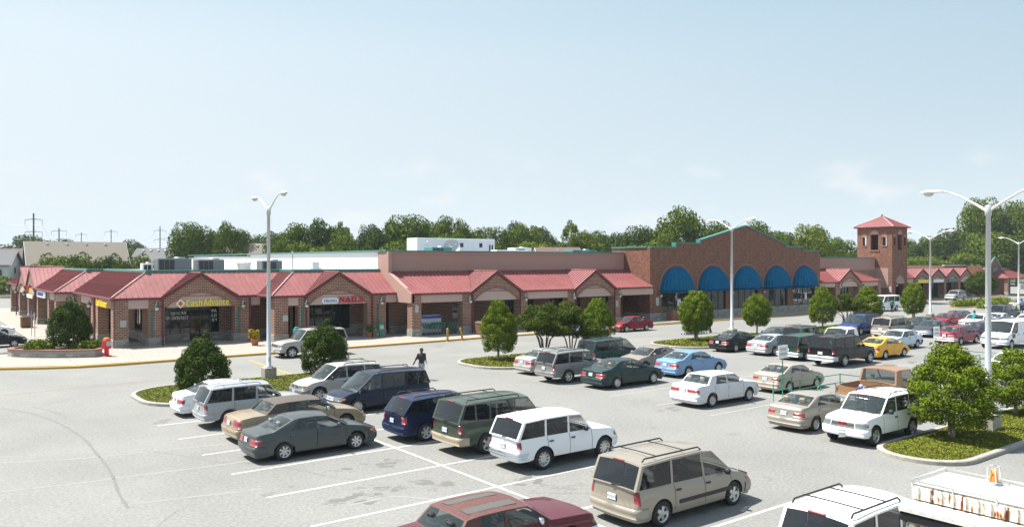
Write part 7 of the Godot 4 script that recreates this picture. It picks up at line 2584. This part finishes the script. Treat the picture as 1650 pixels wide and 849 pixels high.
func street_things() -> void:
	# planter at the corner: grey block wall with a brick cap
	var t := thing("corner_planter", "curved grey block planter with a brick cap at the corner of the shops", "planter")
	var o := PackedVector2Array()
	for p: Array in [[5.35, -64.5], [5.5, -63.8], [6.2, -62.75], [7.0, -61.9], [7.8, -61.25], [8.8, -60.6], [10.0, -60.02], [10.55, -60.5], [10.7, -61.6], [10.0, -64.0], [8.4, -65.4], [6.6, -65.7], [5.6, -65.3]]:
		o.append(Vector2(p[0], p[1]))
	var ring := inset(o, 0.3)
	for i in o.size():
		var a := o[i]
		var b := o[(i + 1) % o.size()]
		var d := (b - a).normalized()
		var nn := Vector2(-d.y, d.x)
		if not Geometry2D.is_point_in_polygon((a + b) / 2 + nn * 0.1, o):
			nn = -nn
		var w := nn * 0.28
		part(t, "wall", pad(PackedVector2Array([a, b, b + w, a + w]), 0.1, 0.60), M.block)
		var k := int(a.distance_to(b) / 0.2)
		for q in k:
			var p0 := a.lerp(b, (q + 0.03) / k) - nn * 0.04
			var p1 := a.lerp(b, (q + 0.97) / k) - nn * 0.04
			part(t, "cap_brick", pad(PackedVector2Array([p0, p1, p1 + nn * 0.36, p0 + nn * 0.36]), 0.602, 0.675), M.arch_brick)
	part(t, "soil", pad(ring, 0.3, 0.56), M.island_soil)
	news_box("red news box with an orange top beside the corner planter", Vector3(10.75, 0.15, -60.1), 0.5, M.box_red, M.box_orange)
	news_box("bright green news box at the nail salon's pier", Vector3(32.2, 0.15, -60.9), 0.0, M.box_green, M.box_green)
	news_box("teal news box behind the silver wagon at the kerb", Vector3(24.6, 0.15, -60.7), 0.2, M.box_teal, M.box_teal)
	trash_bin("brown trash bin on the pavement of the left wing", Vector3(9.2, 0.15, -91.5))
	trash_bin("brown trash bin beside the yellow bollards", Vector3(40.6, 0.15, -57.6))
	trash_bin("brown trash bin under the first blue awning", Vector3(67.0, 0.15, -58.7))
	trash_bin("brown trash bin before the far zigzag gables", Vector3(158.6, 0.15, -64.1), 0.6)
	pot_plant("yellow leaved plant in a terracotta pot by the corner shop", Vector3(21.3, 0.15, -60.9), M.leaf_yellow, M.terracotta, 0.9, 5)
	pot_plant("low green plant in a brick red pot beside the green news box", Vector3(31.35, 0.15, -61.4), M.leaf_tree, M.terracotta, 0.75, 6)
	for b: Array in [["upright yellow bollard at the kerb by the shopping carts", 35.45, -55.35, 0.0], ["leaning yellow bollard at the kerb by the shopping carts", 36.95, -55.35, 0.22]]:
		var bl := thing("bollard", b[0], "bollard", Vector3(b[1], 0.0, b[2]))
		bl.rotation.z = b[3]
		part(bl, "post", lathe([Vector2(0.0, 0.0), Vector2(0.085, 0.0), Vector2(0.085, 1.05), Vector2(0.06, 1.12), Vector2(0.0, 1.14)], 12), M.yellow_paint)
		part(bl, "footing", lathe([Vector2(0.16, 0.0), Vector2(0.14, 0.03), Vector2(0.08, 0.03)], 12), M.kerb_concrete)
	# ice chest and carts under the canopy
	var ice := thing("ice_chest", "white and blue ice chest against the brick wall under the canopy", "ice chest", Vector3(37.3, 0.15, -61.7))
	part(ice, "cabinet", cbox(Vector3(-1.3, 0.08, -0.45), Vector3(1.3, 1.65, 0.4), 0.04), M.sign_white)
	for x: float in [-0.65, 0.65]:
		var d := part(ice, "door", cbox(Vector3(x - 0.58, 0.25, 0.4), Vector3(x + 0.58, 1.3, 0.45), 0.02), M.sign_white)
		part(d, "picture_panel", box(Vector3(x - 0.5, 0.35, 0.45), Vector3(x + 0.5, 1.15, 0.456)), M.trailer_white)
		part(d, "handle", cbox(Vector3(x + 0.46, 0.7, 0.45), Vector3(x + 0.5, 1.0, 0.49), 0.01), M.black_plastic)
		strokes(d, Vector3(x, 0.85, 0.462), 0.8, 0.3, M.sign_blue, 4)
	part(ice, "header", box(Vector3(-1.25, 1.35, 0.4), Vector3(1.25, 1.6, 0.42)), M.sign_blue)
	for k in 9:
		shopping_cart("green shopping cart nested in the row under the canopy", Vector3(36.6 + (k % 5) * 0.3 + (1.9 if k > 4 else 0.0), 0.15, -60.35 - (0.25 if k > 4 else 0.0)), PI, "carts nested under the canopy")
	for k in 7:
		shopping_cart("green shopping cart in the train being pushed past the lamp post", Vector3(56.0 + k * 0.36, 0.0, -47.4), 0.0, "carts pushed in a train")
	corral("green cart corral beside the pale beige small sedan", 32.4, 38.2, -22.2, -19.9)
	corral("green cart corral by the white rounded sedan", 49.3, 54.5, -22.8, -20.6)
	# two small posts with signs on the wing's pavement
	for p: Array in [["thin post with a grey reserved parking sign on the wing's kerb", 8.35, -77.2, M.notice_grey], ["thin post with a blue reserved parking sign on the wing's kerb", 8.45, -80.4, M.sign_blue]]:
		var s := thing("parking_sign", p[0], "road sign", Vector3(p[1], 0.1, p[2]))
		part(s, "post", tube([Vector3.ZERO, Vector3(0, 2.3, 0)], [0.03, 0.03], 8), M.galvanised)
		part(s, "plate", cbox(Vector3(-0.03, 1.65, -0.16), Vector3(-0.05, 2.25, 0.16), 0.005), p[3])
	# freestanding sign at the far end
	var fs := thing("freestanding_sign", "dark two-post sign with white panels and an orange disc", "sign", Vector3(116.6, 0, -40.4), -0.9)
	for x: float in [-0.6, 0.6]:
		part(fs, "post", cbox(Vector3(x - 0.12, 0, -0.12), Vector3(x + 0.12, 4.0, 0.12), 0.02), M.steel_brown)
	part(fs, "sign_panel", cbox(Vector3(-2.0, 2.95, -0.15), Vector3(2.0, 3.7, 0.15), 0.03), M.notice_grey)
	part(fs, "top_panel", cbox(Vector3(-1.1, 3.7, -0.15), Vector3(1.6, 4.25, 0.15), 0.1), M.sign_white)
	part(fs, "disc", lathe([Vector2(0.0, 0.16), Vector2(0.42, 0.16), Vector2(0.42, -0.16), Vector2(0.0, -0.16)], 18, false), M.sign_orange, Transform3D(Basis(Vector3.RIGHT, PI / 2), Vector3(-0.2, 3.95, 0.1)))
	# blue bags in the bed of the tan pickup
	for b: Array in [[34.1, -18.8, 0.0], [33.7, -18.4, 0.7]]:
		var bg := thing("cargo_bag", "crumpled blue and white bag lying in the tan pickup's bed", "bag", Vector3(b[0], 0.63, b[1]), b[2], "bags in the pickup bed")
		var st := st_new(true)
		var rr := RandomNumberGenerator.new()
		rr.seed = int(b[0] * 100)
		var rows: Array = []
		for i in 6:
			var row: Array = []
			for k in 10:
				var a := TAU * k / 10
				var e := PI * i / 10.0
				var q := rr.randf_range(0.85, 1.15)
				row.append(Vector3(cos(a) * cos(e) * 0.4 * q, sin(e) * 0.36 * q, sin(a) * cos(e) * 0.28 * q))
			rows.append(row)
		for i in 5:
			for k in 10:
				quad(st, rows[i][k], rows[i][(k + 1) % 10], rows[i + 1][(k + 1) % 10], rows[i + 1][k])
		part(bg, "sack", done(st), M.sign_blue)
		part(bg, "tie", lathe([Vector2(0.05, 0.3), Vector2(0.1, 0.42), Vector2(0.0, 0.44)], 8), M.sign_white)

# ---------------------------------------------------------------- people
func figure(bones: Array, cell := 0.024) -> ArrayMesh:
	# bones: [from, to, radius, radius, colour]; a smooth union meshed as one skin
	var lo := Vector3(9, 9, 9)
	var hi := -lo
	for b: Array in bones:
		for e in 2:
			lo = lo.min(b[e] - Vector3.ONE * (float(b[2 + e]) + 0.08))
			hi = hi.max(b[e] + Vector3.ONE * (float(b[2 + e]) + 0.08))
	var n := Vector3i((hi - lo) / cell) + Vector3i(2, 2, 2)
	var field := PackedFloat32Array()
	field.resize(n.x * n.y * n.z)
	var near := PackedFloat32Array()
	near.resize(field.size())
	near.fill(9.0)
	var who := PackedByteArray()
	who.resize(field.size())
	var K := 42.0
	for bi in bones.size():
		var b: Array = bones[bi]
		var a: Vector3 = b[0]
		var c: Vector3 = b[1]
		var rm := maxf(b[2], b[3]) + 0.09
		var i0 := Vector3i((a.min(c) - Vector3.ONE * rm - lo) / cell).max(Vector3i.ZERO)
		var i1 := Vector3i((a.max(c) + Vector3.ONE * rm - lo) / cell).min(n - Vector3i.ONE)
		var ab := c - a
		var l2 := maxf(ab.length_squared(), 1e-6)
		for x in range(i0.x, i1.x + 1):
			for y in range(i0.y, i1.y + 1):
				for z in range(i0.z, i1.z + 1):
					var p := lo + Vector3(x, y, z) * cell
					var t := clampf((p - a).dot(ab) / l2, 0.0, 1.0)
					var d := (p - a - ab * t).length() - lerpf(b[2], b[3], t)
					var id := (x * n.y + y) * n.z + z
					field[id] += exp(-K * d)
					if d < near[id]:
						near[id] = d
						who[id] = bi
	var vid := {}
	var verts: Array = []
	var cols: Array = []
	for x in n.x - 1:
		for y in n.y - 1:
			for z in n.z - 1:
				var cnt := 0
				var base := (x * n.y + y) * n.z + z
				var f0 := field[base]
				var mask := 0
				for k in 8:
					var id := base + (n.y * n.z if k & 1 else 0) + (n.z if k & 2 else 0) + (1 if k & 4 else 0)
					if field[id] > 1.0:
						mask |= 1 << k
				if mask == 0 or mask == 255:
					continue
				var sum := Vector3.ZERO
				for e: Array in [[0, 1], [2, 3], [4, 5], [6, 7], [0, 2], [1, 3], [4, 6], [5, 7], [0, 4], [1, 5], [2, 6], [3, 7]]:
					if ((mask >> e[0]) & 1) != ((mask >> e[1]) & 1):
						var ia: int = base + (n.y * n.z if e[0] & 1 else 0) + (n.z if e[0] & 2 else 0) + (1 if e[0] & 4 else 0)
						var ib: int = base + (n.y * n.z if e[1] & 1 else 0) + (n.z if e[1] & 2 else 0) + (1 if e[1] & 4 else 0)
						var fa := -log(maxf(field[ia], 1e-9))
						var fb := -log(maxf(field[ib], 1e-9))
						var t := clampf(fa / (fa - fb), 0.0, 1.0)
						var pa := Vector3(e[0] & 1, (e[0] >> 1) & 1, (e[0] >> 2) & 1)
						var pb := Vector3(e[1] & 1, (e[1] >> 1) & 1, (e[1] >> 2) & 1)
						sum += pa.lerp(pb, t)
						cnt += 1
				vid[base] = verts.size()
				verts.append(lo + (Vector3(x, y, z) + sum / cnt) * cell)
				cols.append(bones[who[base]][4])
	var st := SurfaceTool.new()
	st.begin(Mesh.PRIMITIVE_TRIANGLES)
	st.set_smooth_group(0)
	for i in verts.size():
		pass
	var emit := func(ids: Array) -> void:
		for k: int in [0, 1, 2, 0, 2, 3]:
			st.set_color(cols[ids[k]])
			st.add_vertex(verts[ids[k]])
	var sx := n.y * n.z
	var sy := n.z
	for base: int in vid.keys():
		var inside := field[base] > 1.0
		for ax: Array in [[sx, sy, 1], [sy, 1, sx], [1, sx, sy]]:
			var other := field[base + ax[0]] > 1.0
			if inside == other:
				continue
			var q := [base, base - ax[1], base - ax[1] - ax[2], base - ax[2]]
			var ok := true
			var ids: Array = []
			for v: int in q:
				if not vid.has(v):
					ok = false
					break
				ids.append(vid[v])
			if ok:
				if not inside:
					ids.reverse()
				emit.call(ids)
	st.generate_normals()
	return st.commit()

func person(label: String, at: Vector3, turn: float, pose: Dictionary, skin: Color, shirt: Color, trousers: Color, hair := true) -> Node3D:
	var t := thing("person", label, "person", at, turn)
	var hip: Vector3 = pose.get("hip", Vector3(0, 0.93, 0))
	var lean: Vector3 = pose.get("lean", Vector3(0, 1, 0.03)).normalized()
	var chest := hip + lean * 0.36
	var neck := hip + lean * 0.55
	var head := neck + (lean * 0.6 + Vector3(0, 0.4, 0.03)).normalized() * 0.2
	var shoe := Color(0.03, 0.03, 0.03)
	var bones: Array = [[hip, chest, 0.135, 0.15, shirt], [hip - lean * 0.02, hip - lean * 0.06, 0.14, 0.13, trousers], [neck - lean * 0.06, neck + lean * 0.07, 0.062, 0.055, skin], [head + Vector3(0, 0.03, -0.015), head - Vector3(0, 0.035, -0.02), 0.092, 0.075, skin]]
	bones.append([head + Vector3(0, -0.01, 0.09), head + Vector3(0, -0.03, 0.105), 0.015, 0.018, skin])
	for s: float in [-1.0, 1.0]:
		var sh := chest + lean * 0.13 + Vector3(s * 0.165, 0, 0)
		bones.append([chest + lean * 0.1, sh, 0.1, 0.075, shirt])
		bones.append([chest - lean * 0.1 + Vector3(s * 0.06, 0, 0), chest + Vector3(s * 0.09, 0, 0.01), 0.11, 0.115, shirt])
		var arm: Array = pose.arm_r if s > 0 else pose.arm_l
		var el: Vector3 = sh + (arm[0] as Vector3).normalized() * 0.28
		var wr: Vector3 = el + (arm[1] as Vector3).normalized() * 0.25
		bones.append([sh, sh.lerp(el, 0.7), 0.068, 0.055, shirt])
		bones.append([sh.lerp(el, 0.7), el, 0.046, 0.043, skin])
		bones.append([el, wr, 0.043, 0.03, skin])
		bones.append([wr, wr + (arm[1] as Vector3).normalized() * 0.08, 0.034, 0.036, skin])
		var hp := hip + Vector3(s * 0.085, -0.04, 0)
		var leg: Array = pose.leg_r if s > 0 else pose.leg_l
		var kn: Vector3 = hp + (leg[0] as Vector3).normalized() * 0.42
		var an: Vector3 = kn + (leg[1] as Vector3).normalized() * 0.41
		bones.append([hp, kn, 0.098, 0.07, trousers])
		bones.append([kn, an, 0.07, 0.052, trousers])
		var ft := Vector3(0, -0.02, 0.16)
		bones.append([an, an + ft * 0.3 + Vector3(0, -0.03, 0), 0.05, 0.048, shoe])
		bones.append([an + Vector3(0, -0.035, 0.03), an + Vector3(0, -0.045, 0.17), 0.042, 0.036, shoe])
		bones.append([head + Vector3(s * 0.088, 0.0, 0), head + Vector3(s * 0.095, -0.02, 0), 0.014, 0.014, skin])
	var body := part(t, "body", figure(bones), M.figure)
	# fingers: five short bent chains on each hand
	for s: float in [-1.0, 1.0]:
		var arm: Array = pose.arm_r if s > 0 else pose.arm_l
		var sh := chest + lean * 0.13 + Vector3(s * 0.165, 0, 0)
		var dir := (arm[1] as Vector3).normalized()
		var palm := sh + (arm[0] as Vector3).normalized() * 0.28 + dir * 0.33
		var side := dir.cross(Vector3(s, 0, 0.01)).normalized()
		var fwd := side.cross(dir).normalized()
		var fs := st_new(true)
		for k in 4:
			var o := palm + side * (k - 1.5) * 0.019
			var ln: float = [0.07, 0.08, 0.075, 0.06][k]
			add_tube(fs, [o, o + dir * ln * 0.5, o + dir * ln * 0.85 - fwd * s * 0.025], [0.011, 0.01, 0.008], 6)
		var th := palm - dir * 0.05 - side * 0.035
		add_tube(fs, [th, th - side * 0.025 + dir * 0.03, th - side * 0.02 + dir * 0.065], [0.012, 0.011, 0.009], 6)
		fs.generate_normals()
		var fm := part(body, "fingers", fs.commit(), hand_mat(skin))
	for s: float in [-1.0, 1.0]:
		part(body, "eye", lathe([Vector2(0.0, 0.009), Vector2(0.012, 0.004), Vector2(0.012, -0.004), Vector2(0.0, -0.009)], 8), M.hair_dark, Transform3D(Basis(Vector3.RIGHT, PI / 2), head + Vector3(s * 0.034, 0.012, 0.091)))
	part(body, "mouth", cbox(Vector3(-0.024, -0.004, -0.004), Vector3(0.024, 0.004, 0.004), 0.002), M.trim_red, Transform3D(Basis.IDENTITY, head + Vector3(0, -0.062, 0.092)))
	if hair:
		var hs := st_new(true)
		var rows := 6
		for i in rows:
			for k in 14:
				var pt := func(ii: int, kk: int) -> Vector3:
					var e := PI / 2 - 1.75 * ii / rows
					var a := TAU * kk / 14
					var front := maxf(0.0, sin(a))
					e = maxf(e, -0.55 + 1.1 * front)
					return head + Vector3(0, 0.03, -0.012) + Vector3(cos(e) * cos(a) * 0.101, sin(e) * 0.103, cos(e) * sin(a) * 0.103)
				quad(hs, pt.call(i, k), pt.call(i, k + 1), pt.call(i + 1, k + 1), pt.call(i + 1, k))
		part(body, "hair", done(hs), M.hair_dark)
	return t

func hand_mat(c: Color) -> Material:
	var key := "skin" + c.to_html()
	if not M.has(key):
		mat(key, c.r, c.g, c.b, 0.6)
	return M[key]

func people() -> void:
	var dark := Color(0.065, 0.033, 0.022)
	var walk := {hip = Vector3(0, 0.92, 0), arm_r = [Vector3(0.15, -1, 0.1), Vector3(-0.1, -0.1, 1)], arm_l = [Vector3(-0.55, -1, -0.1), Vector3(-0.55, -1, 0.15)], leg_r = [Vector3(0, -1, 0.3), Vector3(0, -1, -0.02)], leg_l = [Vector3(0, -1, -0.12), Vector3(0, -1, -0.4)]}
	var w := person("person in a dark shirt and pale jeans walking with a white bag", Vector3(22.83, 0.0, -38.36), -0.45, walk, dark, Color(0.03, 0.03, 0.034), Color(0.34, 0.36, 0.39))
	var bag := thing("hand_bag", "flat white bag in the walking person's hand", "bag", w.transform * Vector3(0.26, 0.62, 0.24), -0.45)
	part(bag, "pouch", cbox(Vector3(-0.03, 0.0, -0.15), Vector3(0.03, 0.38, 0.15), 0.025), M.sign_white)
	part(bag, "strap", tube([Vector3(0, 0.38, -0.1), Vector3(0, 0.5, 0), Vector3(0, 0.38, 0.1)], [0.012, 0.012, 0.012], 6), M.hair_dark)
	var stand := {arm_r = [Vector3(0.2, -1, 0), Vector3(0.05, -1, 0.3)], arm_l = [Vector3(-0.25, -1, 0.05), Vector3(-0.05, -1, 0.35)], leg_r = [Vector3(0.04, -1, 0.15), Vector3(0, -1, -0.02)], leg_l = [Vector3(-0.04, -1, -0.05), Vector3(0, -1, -0.22)]}
	person("person in a green shirt and black trousers walking past the white passenger van", at_px(1438.5, 503.5), 1.9, stand, dark, Color(0.02, 0.16, 0.07), Color(0.015, 0.015, 0.018))
	person("person in a teal shirt standing between parked cars by the old white sedan", at_px(1571, 530.5), 0.9, stand, dark, Color(0.02, 0.27, 0.26), Color(0.03, 0.03, 0.04))
	var push := {hip = Vector3(0, 0.9, 0), lean = Vector3(0, 1, 0.35), arm_r = [Vector3(0.1, -0.75, 0.8), Vector3(0, -0.1, 1)], arm_l = [Vector3(-0.1, -0.75, 0.8), Vector3(0, -0.1, 1)], leg_r = [Vector3(0, -1, 0.35), Vector3(0, -1, -0.1)], leg_l = [Vector3(0, -1, -0.25), Vector3(0, -1, -0.45)]}
	person("person in a green shirt pushing the train of shopping carts", Vector3(59.3, 0, -47.4), -PI / 2, push, dark, Color(0.02, 0.20, 0.09), Color(0.02, 0.02, 0.02))
	var bend := {hip = Vector3(0, 0.88, -0.1), lean = Vector3(0, 0.45, 1), arm_r = [Vector3(0.1, -1, 0.5), Vector3(0, -0.5, 1)], arm_l = [Vector3(-0.1, -1, 0.5), Vector3(0, -0.5, 1)], leg_r = [Vector3(0.05, -1, 0.15), Vector3(0, -1, -0.1)], leg_l = [Vector3(-0.05, -1, 0.12), Vector3(0, -1, -0.1)]}
	person("person in a bright green shirt bending at the blue grey wagon", at_px(1637, 512.0), -1.0, bend, dark, Color(0.03, 0.38, 0.14), Color(0.36, 0.38, 0.40))
	person("person in a light blue shirt near the freestanding sign", at_px(1647, 505.0), -0.6, stand, dark, Color(0.18, 0.30, 0.55), Color(0.03, 0.035, 0.06))

func at_px(px: float, py: float) -> Vector3:
	var g := ground_at(px, py)
	return Vector3(g.x, 0, g.y)

# ---------------------------------------------------------------- shop signs
func letters(parent: Node, words: String, centre: Vector3, width: float, height: float, m: Material, serif := false, called := "lettering", depth := 0.08, basis := Basis.IDENTITY) -> void:
	var t := text_mesh(words, height, depth, true, serif)
	var b := t.get_aabb()
	var s := Vector3(width / b.size.x, height / b.size.y, 1)
	var off := b.get_center()
	part(parent, called, t, m, Transform3D(basis * Basis.from_scale(s), centre - basis * (off * s)))

# marks of a sign that is too far off to be read: uprights and short bars of uneven width
func strokes(parent: Node, centre: Vector3, width: float, height: float, m: Material, n: int, basis := Basis.IDENTITY) -> void:
	var r := RandomNumberGenerator.new()
	r.seed = n * 7 + int(width * 10)
	var st := st_new()
	var w := width / n
	for k in n:
		var x := -width / 2 + k * w
		add_box(st, Vector3(x, -height / 2, -0.01), Vector3(x + w * 0.25, height / 2, 0.01))
		var y := r.randf_range(-0.3, 0.3) * height
		add_box(st, Vector3(x + w * 0.25, y, -0.01), Vector3(x + w * r.randf_range(0.5, 0.75), y + height * 0.2, 0.01))
		if r.randf() < 0.6:
			add_box(st, Vector3(x + w * 0.25, height * 0.3, -0.01), Vector3(x + w * 0.7, height / 2, 0.01))
	part(parent, "lettering", done(st), m, Transform3D(basis, centre))

func shop_signs() -> void:
	var s := thing("shop_sign", "yellow raised letters reading Cash Advance with a diamond logo under the corner gable", "sign", Vector3(0, 0, -65.36))
	letters(s, "Cash", Vector3(17.96, 3.37, 0.12), 1.24, 0.58, M.sign_yellow)
	letters(s, "Advance", Vector3(19.68, 3.40, 0.12), 1.98, 0.56, M.sign_yellow)
	part(s, "back_rail", box(Vector3(16.7, 3.22, 0.0), Vector3(20.75, 3.52, 0.06)), M.notice_grey)
	var dm := PackedVector2Array([Vector2(0, -0.36), Vector2(0.36, 0), Vector2(0, 0.36), Vector2(-0.36, 0)])
	var lg := part(s, "logo_board", slab(dm, 0.0, 0.1), M.sign_white, Transform3D(Basis.IDENTITY, Vector3(16.92, 3.35, 0.06)))
	var dm2 := PackedVector2Array([Vector2(0, -0.24), Vector2(0.24, 0), Vector2(0, 0.24), Vector2(-0.24, 0)])
	part(lg, "logo_diamond", slab(dm2, 0.1, 0.115), M.sign_orange)
	letters(lg, "$", Vector3(0, 0, 0.125), 0.16, 0.28, M.sign_red, false, "logo_mark", 0.02)
	for w: Array in [["1st LOAN", 17.05, 2.42, 1.25], ["0% INTEREST", 16.98, 2.02, 1.75]]:
		letters(s, w[0], Vector3(w[1] + 0.55, w[2], -3.17), w[3], 0.26, M.sign_white, false, "window_lettering", 0.01)
	for w: Array in [["PA", 20.75, 2.5], ["LO", 20.75, 2.12], ["$1", 20.75, 1.74]]:
		letters(s, w[0], Vector3(w[1] - 0.25, w[2], -3.17), 0.42, 0.26, M.sign_white, false, "window_lettering", 0.01)
	var n := thing("shop_sign", "red raised letters reading NAILS beside a white oval reading VIRGINIA", "sign", Vector3(0, 0, -62.16))
	letters(n, "NAILS", Vector3(30.0, 3.42, 0.12), 2.25, 0.52, M.sign_red, true)
	var pill := PackedVector2Array()
	for k in 24:
		var a := TAU * k / 24
		pill.append(Vector2(28.1 + signf(cos(a)) * 0.5 + 0.24 * cos(a), 3.36 + 0.24 * sin(a)))
	part(n, "oval_board", slab(pill, 0.0, 0.1), M.sign_white)
	letters(n, "VIRGINIA", Vector3(28.1, 3.36, 0.105), 1.2, 0.26, M.sign_blue, true, "oval_lettering", 0.02)
	# signs on the wing
	var wb := Basis(Vector3(0, 0, 1), Vector3(0, 1, 0), Vector3(-1, 0, 0))
	var c := thing("shop_sign", "yellow letters reading Cash Advance on the wing's fascia beside the corner pier", "sign", Vector3(12.1, 0, 0))
	letters(c, "Cash Advance", Vector3(-0.14, 3.38, -68.9), 4.2, 0.55, M.sign_yellow, false, "lettering", 0.1, wb)
	var d := thing("shop_sign", "white fascia sign with blue lettering on the wing", "sign", Vector3(10.6, 0, 0))
	part(d, "board", cbox(Vector3(-0.12, 3.08, -95.2), Vector3(-0.0, 3.72, -89.2), 0.02), M.sign_white)
	strokes(d, Vector3(-0.14, 3.4, -92.2), 4.6, 0.34, M.sign_blue, 11, wb)
	var e := thing("shop_sign", "red, yellow and white letters under the wing's first gable", "sign", Vector3(10.44, 0, 0))
	strokes(e, Vector3(-0.1, 3.75, -101.8), 2.4, 0.55, M.sign_red, 6, wb)
	strokes(e, Vector3(-0.1, 3.55, -99.2), 2.2, 0.55, M.sign_yellow, 6, wb)
	part(e, "board", cbox(Vector3(-0.1, 2.75, -102.8), Vector3(0.0, 3.1, -97.8), 0.02), M.sign_white)
